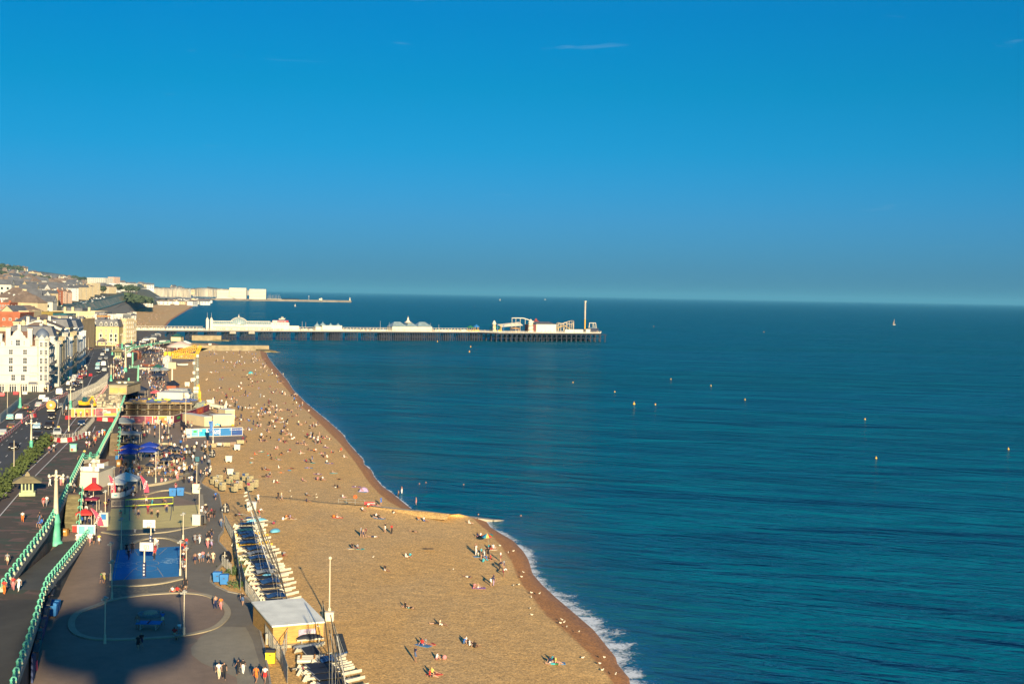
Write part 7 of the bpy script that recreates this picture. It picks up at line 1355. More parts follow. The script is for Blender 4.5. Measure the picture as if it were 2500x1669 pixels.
def volleyball():
 a, c = P(305, 1254, LO), P(423, 1247, LO); d = c - a; L = d.length; r = empty('volleyball_net', a, atan2(d.y, d.x), 'volleyball net edged with bright yellow-green tape on the sand court', 'net'); b = MB()
 for x in (0, L): b.tube((x, 0, 0), (x, 0, 2.5), .06, .06, 6)
 b.build('post', M_IRON, r); b = MB(); z0, z1 = 1.35, 2.45
 for z in (z0, z1): b.bar((0, 0, z), (L, 0, z), .04, .11)
 for x in (.02, L - .02): b.bar((x, 0, z0), (x, 0, z1), .11, .04)
 b.build('tape', M_NETY, r); b = MB()
 for i in range(1, 40): b.bar((L * i / 40, 0, z0), (L * i / 40, 0, z1), .008)
 for i in range(1, 8): b.bar((0, 0, z0 + (z1 - z0) * i / 8), (L, 0, z0 + (z1 - z0) * i / 8), .008)
 b.build('mesh', M_IRON, r)
volleyball()
r = empty('table_tennis_table', P(364, 1535, LO), .03, 'blue outdoor table tennis table on the paved circle', 'table'); b = MB(); b.box((0, 0, .76), (2.74, 1.53, .07)); b.build('table_top', M_BLUEC, r); b = MB(); b.box((0, 0, .87), (.03, 1.6, .16)); b.build('net', M_IRON, r)
for s in (-.85, .85): b = MB(); b.box((s, -.55, .36), (.1, .1, .72)); b.box((s, .55, .36), (.1, .1, .72)); b.box((s, 0, .05), (.1, 1.2, .1)); b.build('leg', M_GALV, r)
b = MB(); b.lathe([(1.55, 0), (1.5, .28), (1.2, .30), (1.0, .18), (.9, .18), (.75, .42), (.3, .5), (.05, .5)], 22); b.mat(1).lathe([(.9, .19), (.74, .46), (.25, .55), (.02, .55)], 16); tag(b.build('planter', [pm('mosaic_rim', (.13, .16, .16), .7, .35, 3), M_PALE], None, P(367, 1501, LO + .02)), 'round low mosaic dish on the paved circle behind the table', 'planter')
def wheelie(px, py, label, k=1.0, m=M_BLUE, z=LO):
 r = empty('wheelie_bin', P(px, py, z), .1, label, 'bin'); b = MB(); b.box((0, 0, .72 * k), (.98 * k, .8 * k, 1.1 * k), top=(1.15, 1.2)); b.build('body', m, r); b = MB(); b.box((0, 0, 1.32 * k), (1.18 * k, 1.05 * k, .10 * k)); b.box((0, -.05, 1.40 * k), (1.0 * k, .8 * k, .08 * k)); b.build('lid', m, r); b = MB(); b.box((0, -.5 * k, .95 * k), (.16, .03, .12)); b.build('badge', M_DK, r)
 for x in (-.4, .4): b = MB(); b.tube((x * k - .04, -.3 * k, .1), (x * k + .04, -.3 * k, .1), .1, .1, 8); b.build('wheel', M_BLACK, r)
wheelie(531, 1421, 'large blue wheelie bin by the bay in the path, the left one'); wheelie(547.5, 1427, 'large blue wheelie bin by the bay in the path, the right one'); wheelie(422, 1212, 'blue bin beyond the sand court, the left one', 1.15); wheelie(441, 1211, 'blue bin beyond the sand court, the right one', 1.15); wheelie(134, 1493, 'blue wheelie bin standing against the arches below the railing, the far one', 1.0, M_BLUE); wheelie(126, 1505, 'blue wheelie bin standing against the arches below the railing, the near one', 1.2, M_BLUE); wheelie(482, 1127, 'dark teal bin beside the open-air bar', .8, pm('teal_bin', (.02, .12, .16), .6))
wheelie(326, 1030, 'blue bin standing before the dark red hoarding', 1.0)
def pod(px, py, label, rz=0):
 r = empty('litter_bin', P(px, py, LO), rz, label, 'bin', 'black boat-shaped litter bins'); b = MB(); pr = [(-.62, 0), (.62, 0), (.75, .55), (.66, 1.0), (.32, 1.45), (0, 1.6), (-.32, 1.45), (-.66, 1.0), (-.75, .55)]; n = len(pr); b.add([(x, -.45, z) for x, z in pr] + [(x * .8, .5, z * .95) for x, z in pr], [tuple(range(n)), tuple(range(2 * n - 1, n - 1, -1))] + [(i, i + n, (i + 1) % n + n, (i + 1) % n) for i in range(n)]); b.build('body', M_BLACK, r); b = MB(); b.box((0, -.47, .8), (.10, .04, 1.5)); b.box((0, -.47, 1.0), (.7, .04, .07)); b.build('stripe', M_PIERW, r)
 for x in (-.5, .5): b = MB(); b.box((x, -.475, .38), (.12, .03, .22)); b.build('number_panel', M_WTXT, r)
pod(519, 1113, 'black boat-shaped litter bin at the path edge, farthest of four'); pod(503, 1158, 'black boat-shaped litter bin beside the photo blocks'); pod(551, 1249, 'black boat-shaped litter bin on the shingle above the catamarans'); pod(553, 1371, 'black boat-shaped litter bin by the mesh fence, nearest of four', -.35)
b = MB(); b.box((0, 0, .5), (.95, .8, 1.0)); b.box((0, 0, 1.05), (1.0, .85, .12)); b.mat(1).box((0, .05, 1.25), (.95, .6, .3)); b.mat(2).box((0, -.41, .85), (.3, .02, .08)); b.box((0, -.41, .72), (.45, .02, .03)); tag(b.build('grit_bin', [pm('bin_yellow', (.75, .56, .01), .5), M_BLACK, M_DK], None, P(660.5, 1616, 3.2)), 'bright yellow bin on the shingle beside the path', 'bin')
b = MB(); b.box((0, 0, .6), (.7, .7, 1.2)); b.mat(1).box((0, -.36, .4), (.45, .03, .6)); tag(b.build('electric_box', [M_GALV, pm('box_notice', (.45, .3, .15))], None, P(657.5, 1571, 3.2)), 'grey metal box by the left wall of the timber hut', 'box')
def white_box(px, py, label, k=1.0, z=3.1):
 r = empty('storage_box', P(px, py, z), .05, label, 'box'); b = MB(); b.box((0, 0, .75 * k), (1.35 * k, .95 * k, 1.1 * k), top=(1.06, 1.06)); b.build('tub', M_PIERW, r); b = MB(); b.box((0, 0, 1.34 * k), (1.5 * k, 1.1 * k, .08)); b.build('lid', M_GREYW, r)
 for x in (-.45, .45): b = MB(); b.box((x * k, 0, .1 * k), (.3 * k, .8 * k, .2 * k)); b.build('foot', M_PIERW, r)
for x, y, lab, k in ((579.5, 1098, 'white storage tub on the shingle below the blue banner, the farther', 1), (559, 1127, 'white storage tub on the shingle beside the black bins', 1), (615, 1246, 'white storage tub among the masts above the catamarans', 1.15), (563, 1158, 'white tub among the photo blocks', .9), (471, 932, 'white storage tub at the top of the beach by the crane mast, upper', 1.2), (457.5, 943, 'white storage tub at the top of the beach by the crane mast, lower', 1.3), (512, 988, 'white storage tub behind the slanting hoarding', 1.3), (467, 862, 'white storage tub just under the crane jib', 1.3), (513, 845, 'white storage tub near the stone groyne', 1.4)): white_box(x, y, lab, k)
M_GAB = pm('gabion_stone', (.34, .29, .16), .9, .45, 5.0)
PHOTO = [((.25, .3, .35), (.05, .06, .08)), ((.02, .35, .40), (.5, .5, .45)), ((.6, .08, .06), (.6, .58, .5)), ((.2, .25, .32), (.3, .35, .4)), ((.35, .32, .3), (.12, .09, .07)), ((.12, .05, .05), (.1, .12, .15)), ((.3, .32, .36), (.1, .09, .08)), ((.06, .12, .2), (.4, .38, .5)), ((.2, .22, .2), (.03, .10, .3)), ((.2, .1, .1), (.4, .4, .38)), ((.25, .22, .3), (.4, .3, .25)), ((.12, .05, .04), (.5, .05, .12))]
GNAME = ['leftmost', 'teal pictured', 'red pictured', 'pale blue pictured', 'brown pictured', 'dark red pictured', 'nearest, grey pictured', 'lilac pictured', 'blue pictured, farthest right group', 'grey striped', 'beige pictured, rightmost', 'crimson pictured']
for i, (x, y) in enumerate([(521, 1180), (535.6, 1176), (533, 1187), (543.5, 1195), (560.6, 1179), (576, 1169), (572.7, 1198), (584, 1191), (599, 1172), (610.5, 1179), (622.6, 1188), (611, 1196)]):
 r = empty('exhibition_block', P(x, y, 3.15), -.72 + .06 * (i % 3), f'stone filled exhibition block with photographs on the shingle, {GNAME[i]}', 'exhibit', 'photo exhibition blocks on the beach'); b = MB(); b.box((0, 0, .45), (.95, .95, .9)); b.build('gabion', M_GAB, r); b = MB(); b.box((0, 0, 1.22), (.95, .95, .62)); b.build('frame', M_GAB, r)
 for k, c in enumerate(PHOTO[i]): b = MB(); (b.box((0, -.485, 1.22), (.74, .03, .48)) if k else b.box((-.485, 0, 1.22), (.03, .74, .48))); b.mat(1); (b.box((.08, -.503, 1.18), (.3, .02, .22)) if k else b.box((-.503, .05, 1.2), (.02, .3, .2))); b.build('photograph', [pm(f'photo_{i}_{k}', c, .5, .4, 3), pm('photo_dark', (.05, .05, .06))], r)
def picnic_mesh():
 T = MB(); T.box((0, 0, .74), (1.7, .72, .05)); S = MB()
 for y in (-.68, .68): S.box((0, y, .44), (1.7, .26, .05))
 G = MB()
 for x in (-.6, .6): G.bar((x, -.25, .72), (x, -.72, 0), .08); G.bar((x, .25, .72), (x, .72, 0), .08); G.box((x, 0, .40), (.06, 1.5, .08))
 return T.mesh('table_top', M_TIMB), S.mesh('bench', M_TIMB), G.mesh('legs', M_TIMB)
PT = picnic_mesh(); PICNIC = []
rp_ = random.Random(21)
for x, y in ((371, 1158), (384, 1150), (398, 1147), (411, 1160), (424, 1156), (437, 1160), (440, 1145), (425, 1143), (412, 1148), (360, 1150), (392, 1133), (405, 1128), (420, 1136), (433, 1122), (446, 1133), (446, 1113), (430, 1105), (416, 1099), (402, 1101), (388, 1098), (376, 1096), (364, 1100), (392, 1118), (410, 1117), (425, 1119), (310, 1155), (325, 1152), (340, 1155), (318, 1142), (335, 1143), (352, 1140), (372, 1142), (448, 1108), (309, 1163)):
 r = empty('picnic_table', P(x, y + 3, LO), rp_.uniform(-.5, .5), 'timber picnic table with attached benches in the open-air bar', 'table', 'picnic tables of the open-air bar'); PICNIC.append(r)
 for n_, me in zip(('table_top', 'bench', 'legs'), PT): linkmesh(n_, me, r)
b = MB()
for i in range(5): b.box((0, i * .55, .2 + .18 * (4 - i)), (2.6, .5, .1));
b.box((0, 1.2, .45), (2.5, 2.4, .5)); tag(b.build('terrace_steps', M_TIMB, None, P(460, 1147, LO)), 'timber terrace steps at the right of the open-air bar', 'steps')
# stone blocks and rubble walls in front of the blue banner, fence
for x0, x1, y in ((510, 527, 1091), (545, 562, 1088), (578, 596, 1082)):
 a, c = P(x0, y, 3.3), P(x1, y, 3.3); d = c - a; r = empty('stone_wall', (a + c) / 2, atan2(d.y, d.x), 'low gabion wall on the shingle below the blue banner', 'wall', 'low gabion walls below the banner'); b = MB(); b.box((0, .4, .4), (d.length, .9, .9)); b.build('stones', M_GAB, r)
b = MB(); b.box((0, 0, .55), (1.9, .06, .06)); b.box((0, 0, 1.0), (1.9, .06, .06)); b.box((-.95, 0, .5), (.06, .06, 1.0)); b.box((.95, 0, .5), (.06, .06, 1.0)); b.mat(1).box((-.1, -.04, .62), (1.0, .04, .6)); tag(b.build('barrier', [M_PALEST, M_PIERW], None, P(537, 1090, 3.3)), 'metal crowd barrier with a white notice below the blue banner', 'barrier')
# balustrade with white urns at the top of the beach, right of the crane
r = empty('balustrade', P(505, 992, LO), 0, 'white balustrade with urn-topped piers beside the crane', 'balustrade'); o = r.location; b = MB(); A, C = P(505, 990, LO) - o, P(556, 1000, LO) - o
for i in range(24): q = A.lerp(C, i / 23); b.box((q.x, q.y, .5), (.2, .2, 1.0))
b.bar(A + Vector((0, 0, 1.05)), C + Vector((0, 0, 1.05)), .3, .15); b.build('rail', M_PIERW, r)
for x, y in ((520, 992), (552, 1000)): q = P(x, y, LO) - o; b = MB(); b.box((q.x, q.y, .8), (1.0, 1.0, 1.6)); b.lathe([(.35, 1.6), (.55, 1.9), (.2, 2.3), (.3, 2.5), (.03, 3.0)], 8, (q.x, q.y, 0)); b.build('pier', M_PIERW, r)
# groyne end: hand rail, lifebuoy, red sign
r = empty('handrail', P(820, 1236, 2.7), 0, 'galvanised hand rail at the shore end of the concrete groyne', 'handrail'); o = r.location; pts = [P(x, y, 2.7) - o for x, y in ((826, 1232), (845, 1232.5), (867, 1233.5), (890, 1235), (913, 1237))]
for i, p in enumerate(pts): b = MB(); b.tube(p, p + Vector((0, 0, 1.15)), .035, .035, 6); b.build('post', M_GALV, r)
b = MB()
for p, q in zip(pts, pts[1:]):
 for z in (.6, 1.12): b.tube(p + Vector((0, 0, z)), q + Vector((0, 0, z)), .03, .03, 6)
b.build('rails', M_GALV, r)
r = empty('lifebuoy', P(867, 1232.5, 2.7), 0, 'orange lifebuoy ring on a post at the concrete groyne', 'lifebuoy'); b = MB(); b.tube((0, .06, 0), (0, .06, 1.7), .045, .045, 6); b.build('post', M_GALV, r); b = MB(); n = 18
for i in range(n):
 a0, a1 = 2 * pi * i / n, 2 * pi * (i + 1) / n; b.tube((.27 * cos(a0), 0, 1.55 + .27 * sin(a0)), (.27 * cos(a1), 0, 1.55 + .27 * sin(a1)), .10, .10, 8, False)
b.build('ring', pm('lifebuoy_orange', (.70, .10, .01), .5), r); b = MB(); b.box((0, .03, 1.55), (.4, .04, .4)); b.build('back_plate', pm('lifebuoy_orange', (.70, .10, .01)), r)
r = empty('warning_sign', P(902, 1238, 2.6), -.05, 'red warning sign with a yellow symbol on the concrete groyne rail', 'sign'); b = MB(); b.box((0, 0, .75), (1.9, .05, .55)); b.box((-.8, .05, .4), (.06, .06, .8)); b.box((.8, .05, .4), (.06, .06, .8)); b.build('board', M_RED, r); b = MB(); b.add([(-.42, -.04, .55), (-.02, -.04, .55), (-.22, -.04, .98)], [(0, 1, 2)]); b.build('symbol', M_YEL, r); text('DANGER', .26, r, (.52, -.04, .76), M_WTXT); text('!', .3, r, (-.22, -.06, .72), M_BLACK)
# ================================================================== timber hut and the dinghy park
def boat_hut():
 fl, fr = P(666, 1579, 3.15), P(789.6, 1570, 3.05); d = fr - fl; L = d.length; rz = atan2(d.y, d.x); r = empty('hut', fl, rz, 'timber clad beach hut with a pale grey sloping roof', 'hut'); D, h0, h1 = 9.4, 2.25, 2.75
 m, t, bb = newmat('timber_boards'); w = nn(t, 'ShaderNodeTexWave', bands_direction='Z'); w.inputs['Scale'].default_value = 2.6; w.inputs['Distortion'].default_value = .3; t.links.new(posmap(t, (1, 1, 1)).outputs[0], w.inputs[0]); n1 = noise(t, (1.2, 1.2, 9), 4)
 c = mixc(t, rampf(t, w.outputs['Fac'], .0, .25), (.20, .10, .02), (.52, .30, .075)); hs = nn(t, 'ShaderNodeHueSaturation'); t.links.new(c, hs.inputs['Color']); t.links.new(rampf(t, n1, .3, .7, .75, 1.2), hs.inputs['Value']); t.links.new(hs.outputs[0], bb.inputs['Base Color']); bb.inputs['Roughness'].default_value = .75
 b = MB(); b.add([(0, 0, .0), (L, 0, 0), (L, D, 0), (0, D, 0), (0, 0, h0), (L, 0, h0), (L, D, h1), (0, D, h1)], [(0, 1, 5, 4), (1, 2, 6, 5), (2, 3, 7, 6), (3, 0, 4, 7), (4, 5, 6, 7)]); b.build('walls', m, r); b = MB(); b.box((L / 2, -.25, .08), (L + .1, .5, .3)); b.build('plinth', M_PALE, r)
 rm, t, bb = newmat('ribbed_roof'); w = nn(t, 'ShaderNodeTexWave', bands_direction='Y'); w.inputs['Scale'].default_value = 1.1; t.links.new(posmap(t, (1, 1, 1)).outputs[0], w.inputs[0]); f = noise(t, .6, 4); c = mixc(t, rampf(t, w.outputs['Fac'], 0, .2), (.56, .58, .51), (.74, .76, .67)); hs = nn(t, 'ShaderNodeHueSaturation'); t.links.new(c, hs.inputs['Color']); t.links.new(rampf(t, f, .3, .7, .85, 1.1), hs.inputs['Value']); t.links.new(hs.outputs[0], bb.inputs['Base Color']); bb.inputs['Roughness'].default_value = .6
 b = MB(); e = .18; sl = (h1 - h0) / D; b.add([(-e, -e - .1, h0 + .03 - sl * .3), (L + e, -e - .1, h0 + .03 - sl * .3), (L + e, D + e, h1 + .04), (-e, D + e, h1 + .04), (-e, -e - .1, h0 + .19 - sl * .3), (L + e, -e - .1, h0 + .19 - sl * .3), (L + e, D + e, h1 + .2), (-e, D + e, h1 + .2)], [(3, 2, 1, 0), (4, 5, 6, 7), (0, 1, 5, 4), (1, 2, 6, 5), (2, 3, 7, 6), (3, 0, 4, 7)]); b.build('roof', rm, r)
 b = MB(); b.box((L * .67, -.05, 1.28), (1.95, .06, .85)); b.mat(1)
 for i in range(7): x = L * .67 - .2 + i * .16; b.add([(x - .07, -.09, 1.05), (x + .08, -.09, 1.05), (x + .03, -.09, 1.3 + .12 * (i % 3))], [(0, 1, 2)])
 b.build('picture_board', [pm('lilac_print', (.38, .30, .38), .6, .3, 2.5), M_PIERW], r); b = MB(); b.box((L * .88, -.1, 1.95), (.28, .2, .14)); b.build('wall_lamp', M_PIERW, r)
boat_hut()
M_HULL = pm('boat_gelcoat', (.50, .46, .35), .35, .06, .8); M_HULLY = pm('boat_yellow', (.62, .38, .03), .4); M_HULLB = pm('boat_light_blue', (.14, .42, .55), .4); M_TARPB = pm('blue_tarpaulin', (.015, .065, .18), .6, .35, 1.6, bump=.5); M_TARPN = pm('navy_trampoline', (.010, .015, .026), .7, .3, 1.5); M_TARPG = pm('grey_cover', (.22, .25, .27), .7, .2, 1.5, bump=.4); M_TARPT = pm('teal_cover', (.02, .12, .13), .7, .3, 1.5, bump=.4); M_MAST = pm('dark_mast', (.018, .016, .014), .4); M_ALU = pm('bare_aluminium', (.42, .42, .40), .35, metal=.5)
def hull_rows(b, L, w, h, y0=0.0, z0=.12):
 rows = []; n = 13
 for i in range(n):
  t = i / (n - 1); x = (t - .5) * L; bw = w / 2 * min(1, (1 - t) * 1.9) ** .75 * (1 if t > .08 else .8) + .012; sh = h * (.80 + .45 * max(0, t - .45) ** 1.5 * 2.2); kl = z0 + .55 * h * max(0, t - .62) ** 1.3 * 3
  rows.append([Vector((x, y0 + bw * a, z0 + sh * c if c > .5 else kl + (sh * c))) for a, c in ((-.9, 1), (-1, .55), (-.5, .08), (0, 0), (.5, .08), (1, .55), (.9, 1), (-.9, 1))])
 b.smooth = False; b.grid(rows); k = rows[0]; b.add([k[j] for j in range(7)], [tuple(range(7))])
def catamaran_kind(cover, hm, L=5.2, W_=2.25, one=False):
 parts = []
 for s in ((-1, 1) if not one else (0,)): b = MB(); hull_rows(b, L, .42 if not one else 1.4, .45 if not one else .5, s * W_ / 2); parts.append(('hull', b.mesh('hull', hm)))
 b = MB()
 if not one:
  b.box((-.75, 0, .72), (2.5, W_ - .35, .05)); parts.append(('trampoline', b.mesh('trampoline', M_TARPN))); b = MB(); b.tube((.55, -W_ / 2, .70), (.55, W_ / 2, .70), .05, .05, 6); b.tube((-2.05, -W_ / 2, .70), (-2.05, W_ / 2, .70), .05, .05, 6); parts.append(('crossbeam', b.mesh('crossbeam', M_ALU)))
  b = MB(); b.bar((-2.55, -W_ / 2, .7), (-2.9, -W_ / 2, .1), .06, .3); b.bar((-2.55, W_ / 2, .7), (-2.9, W_ / 2, .1), .06, .3); parts.append(('rudder', b.mesh('rudder', M_HULL)))
  if cover: b = MB(); b.grid([[Vector((x, y, .80 + .10 * sin(x * 3 + y * 2) + .14 * (1 - abs(y) / W_ * 1.6))) for x in (-2.0, -1.3, -.6, .1, .5)] for y in (-W_ * .44, -W_ * .2, 0, W_ * .2, W_ * .44)]); parts.append(('cover', b.mesh('cover', cover)))
 else:
  b.grid([[Vector((x, y * (1 - max(0, x) / (L * .56)), .62 + .16 * (1 - abs(y) / .8) + .04 * sin(x * 3))) for x in (-2.4, -1.4, -.4, .6, 1.6, 2.3)] for y in (-.72, -.35, 0, .35, .72)]); parts.append(('cover', b.mesh('cover', cover or M_TARPB)))
 return parts
KINDS_ = {'white': catamaran_kind(None, M_HULL), 'blue': catamaran_kind(M_TARPB, M_HULL), 'grey': catamaran_kind(M_TARPG, M_HULL), 'teal': catamaran_kind(M_TARPT, M_HULL), 'yellow': catamaran_kind(M_TARPB, M_HULLY), 'dinghy': catamaran_kind(M_TARPB, M_HULL, 4.4, 1.6, True), 'dinghyg': catamaran_kind(M_TARPG, M_HULL, 4.4, 1.6, True)}
def boat(kind, lx, ly, rx, ry, z, label, roll=0.0, cat='catamaran', group='catamarans drawn up on the shingle', stretch=None):
 a, c = P(lx, ly, z), P(rx, ry, z); d = c - a; r = empty('catamaran' if cat == 'catamaran' else 'dinghy', (a + c) / 2, atan2(d.y, d.x), label, cat, group); r.rotation_euler.x = roll; k = stretch or d.length / 5.3
 for n_, me in KINDS_[kind]: o = linkmesh(n_, me, r); o.scale = (k, min(1.0, k * 1.05), 1)
 return r
ROWB = [('dinghy', 596, 1273, 640, 1270, 'cream open dinghy farthest up the row'), ('blue', 577, 1290, 650, 1286, 'catamaran second in the row with a blue cover'), ('white', 578, 1299, 647, 1296, 'bare white catamaran near the top of the row'), ('teal', 570, 1306, 648, 1303, 'catamaran under a teal cover'), ('yellow', 572, 1313, 652, 1309, 'yellow-hulled catamaran with a blue cover'), ('blue', 580, 1322, 655, 1315, 'blue covered catamaran below the yellow one'), ('white', 582, 1330, 655, 1325, 'white catamaran with a navy trampoline, sixth in the row'), ('yellow', 574, 1337, 662, 1332, 'second yellow-hulled catamaran in the row'), ('white', 581, 1346, 667, 1339, 'white catamaran below the second yellow one'), ('blue', 591, 1353, 674, 1344, 'blue covered catamaran halfway down the row'), ('grey', 590, 1366, 676, 1353, 'catamaran under a grey cover'), ('blue', 595, 1375, 683, 1367, 'blue covered catamaran below the grey one'), ('white', 604, 1384, 689, 1379, 'white catamaran beside the green weeds'), ('blue', 612, 1392, 690, 1387, 'catamaran with a crumpled dark blue cover'), ('blue', 611, 1401, 704, 1392, 'long catamaran with a blue cover and yellow tip'), ('white', 609, 1412, 706, 1400, 'white catamaran sticking out farthest to the right'), ('grey', 614, 1410, 698, 1404, 'grey covered catamaran behind the farthest right one'), ('white', 616, 1423, 712, 1415, 'white catamaran in the lower half of the row'), ('blue', 622, 1436, 714, 1424, 'catamaran with a bright blue square cover'), ('white', 625, 1446, 716, 1438, 'white catamaran below the bright blue cover'), ('white', 632, 1460, 722, 1450, 'white catamaran second from the hut'), ('blue', 636, 1471, 728, 1461, 'dark blue covered catamaran next to the hut'), ('white', 640, 1480, 727, 1474, 'white catamaran half hidden by the hut roof')]
for i, (k, lx, ly, rx, ry, lab) in enumerate(ROWB): boat(k, lx, ly, rx, ry, 3.2, lab, random.uniform(-.05, .05), 'dinghy' if k.startswith('ding') else 'catamaran')
for k, lx, ly, rx, ry, lab, ct, rl in (('dinghyg', 712, 1594, 796, 1582, 'pale dinghy in front of the timber hut', 'dinghy', .1), ('white', 731, 1606, 798, 1592, 'white catamaran in front of the timber hut', 'catamaran', .45), ('dinghy', 779, 1622, 852, 1606, 'navy covered dinghy right of the upturned white boat', 'dinghy', 0), ('blue', 770, 1632, 852, 1622, 'blue tarpaulin covered catamaran at the bottom of the picture', 'catamaran', 0), ('white', 738, 1645, 858, 1632, 'long white catamaran near the bottom edge', 'catamaran', 0), ('white', 742, 1657, 874, 1640, 'white catamaran with dark trampoline at the bottom edge', 'catamaran', 0), ('white', 756, 1672, 882, 1656, 'white catamaran cut by the bottom edge, the upper one', 'catamaran', 0), ('white', 770, 1690, 890, 1674, 'white catamaran cut by the bottom edge, the lower one', 'catamaran', 0)): boat(k, lx, ly, rx, ry, 3.0, lab, rl, ct, 'boats below the timber hut')
def upturned(lx, ly, rx, ry, z, m, label, w=1.3, zo=.0, name='upturned_boat'):
 a, c = P(lx, ly, z), P(rx, ry, z); d = c - a; L = d.length; r = empty(name, (a + c) / 2, atan2(d.y, d.x), label, 'boat'); rows = []; n = 12
 for i in range(n): t = i / (n - 1) * 2 - 1; q = w / 2 * (1 - abs(t) ** 2.4) + .01; rows.append([Vector((t * L / 2, q * cos(pi * j / 8), zo + .05 + .48 * sin(pi * j / 8) * (1 - abs(t) ** 3))) for j in range(9)])
 b = MB(); b.smooth = True; b.grid(rows); b.build('hull', m, r)
 if zo > .3:
  b = MB()
  for x in (-L * .3, L * .3): b.box((x, 0, zo / 2), (.08, .9, zo))
  b.build('trestle', M_GALV, r); b = MB(); b.bar((-L / 2 * .95, -w * .44, zo), (L / 2 * .95, -w * .44, zo + .05), .08, .16); b.build('gunwale', M_HULL, r)
 return r
upturned(721, 1577, 790, 1572, 3.1, M_TARPN, 'long upturned boat under a navy cover on trestles before the hut', 1.1, .75); upturned(600, 1283, 652, 1276, 3.2, M_HULLB, 'light blue upturned canoe at the head of the catamaran row', .9, .5); upturned(635, 1418, 668, 1415, 3.2, M_HULLB, 'light blue upturned hull in the middle of the catamaran row', 1.0, .4); upturned(663, 1302, 680, 1296, 3.1, M_HULLB, 'small bright blue upturned dinghy lying alone on the shingle', 1.5, .1)
b = MB(); b.tube((-1.6, 0, .3), (1.7, 0, .3), .28, .28, 8); b.tube((-1.6, .75, .3), (1.7, .75, .3), .28, .28, 8); b.tube((-1.6, 1.5, .3), (1.7, 1.5, .3), .28, .28, 8); b.mat(1).box((-1.2, .75, .6), (.14, 1.7, .06)); b.box((0.2, .75, .6), (.14, 1.7, .06)); b.box((1.5, .75, .55), (.4, 1.7, .2)); o = b.build('raft', [M_HULL, pm('orange_strap', (.65, .25, .02))], None, P(763, 1620, 3.05)); o.rotation_euler.z = .12; tag(o, 'cream raft of three floats with orange straps below the hut', 'raft')
def trolley(px, py, rz, label):
 r = empty('boat_trolley', P(px, py, 3.15), rz, label, 'trolley'); b = MB(); b.bar((-1.6, 0, .3), (.6, 0, .3), .06); b.bar((.4, -.55, .3), (.4, .55, .3), .07); b.bar((-.4, -.4, .35), (.4, 0, .3), .05); b.build('frame', M_GALV, r)
 for s in (-.6, .6): b = MB(); b.tube((.4, s - .06, .22), (.4, s + .06, .22), .22, .22, 10); b.build('wheel', M_CMAR if s < 0 else M_BLACK, r)
trolley(664, 1277, 0, 'boat trolley with red wheels right of the blue canoe'); trolley(585, 1259, 2.8, 'boat trolley lying at the top of the boat row'); trolley(610, 1432, 1.2, 'boat trolley by the mesh fence'); trolley(728, 1640, 2.0, 'boat trolley among the boats at the bottom edge'); trolley(596, 1273, 3.3, 'boat trolley beside the black bin on the shingle')
def mast(bx, by, tx, ty, label, m=M_MAST, z=3.6, r0=.07, lean_y=0.0):
 a = P(bx, by, z); c = PY(tx, ty, a.y + lean_y); o = empty('mast', a, 0, label, 'mast', 'leaning boat masts'); b = MB(); b.tube((0, 0, 0), c - a, r0, r0 * .8, 7); b.build('spar', m, o); d = c - a; b = MB(); b.tube(d * .98, Vector((.9, -.6, -.2)), .012, .012, 4, False); b.tube(d * .75, Vector((-1.0, .9, -.1)), .012, .012, 4, False); b.tube(d * .98, Vector((-1.0, -.9, -.1)), .012, .012, 4, False); b.build('stays', M_GALV, o)
 return o
for i, (bx, by, tx, ty, m) in enumerate(((703, 1472, 669, 1343, M_MAST), (694, 1440, 645, 1318, M_MAST), (690, 1420, 651, 1305, M_MAST), (684, 1400, 622, 1248, M_MAST), (666, 1378, 616, 1228, M_MAST), (655, 1350, 607, 1212, M_MAST), (645, 1330, 603, 1195, M_MAST), (662, 1400, 608, 1232, M_ALU), (640, 1310, 602, 1186, M_MAST), (805, 1611, 788, 1465, M_MAST), (842, 1690, 807, 1500, M_MAST), (832, 1680, 804, 1537, M_MAST), (846, 1685, 823, 1551, M_ALU), (840, 1640, 815, 1520, M_MAST))): mast(bx, by, tx, ty, ('dark' if m is M_MAST else 'bare metal') + ' mast leaning left over the drawn up boats', m)
for i, (x, y) in enumerate(((600, 1202), (599, 1210), (602, 1220), (613, 1230))):
 p = PY(x, y, P(600, 1270, 3.2).y + 2 * i); b = MB(); b.blob((0, 0, 0), .42, 8, 5, 0, (1, .5, .42)); o = b.build('mast_float', M_HULL, None, p); o.rotation_euler = (0, -.4, 0); tag(o, 'white oval float fixed at a mast head', 'float', 'white mast-head floats')
b = MB(); q = pl([(814, 1547), (836, 1546), (850, 1592), (828, 1594)], 2.92); b.prism(q, 2.7, 2.96); tag(b.build('mat', pm('black_matting', (.035, .045, .05), .9, .3, 1.2)), 'dark rubber mat lying on the shingle right of the hut', 'mat')
# weeds by the fence, litter
def weeds():
 rnd = random.Random(6); m = leafmat('weed_leaf', (.06, .10, .03))
 for x, y, n, lab in ((572, 1398, 260, 'green weeds beside the blue wheelie bins'), (583, 1430, 90, 'small weed tuft at the foot of the fence'), (596, 1372, 120, 'weed tuft among the boat tails')):
  b = MB(); c = P(x, y, 3.2)
  for _ in range(n): p = c + Vector((rnd.gauss(0, .7), rnd.gauss(0, .9), abs(rnd.gauss(.2, .25)))); u = Vector((rnd.gauss(0, 1), rnd.gauss(0, 1), rnd.gauss(0, 1))).normalized() * .22; v = u.orthogonal().normalized() * .12; b.add([p - u, p - v, p + u, p + v], [(0, 1, 2, 3)])
  tag(b.build('weeds', m), lab, 'plant')
weeds()
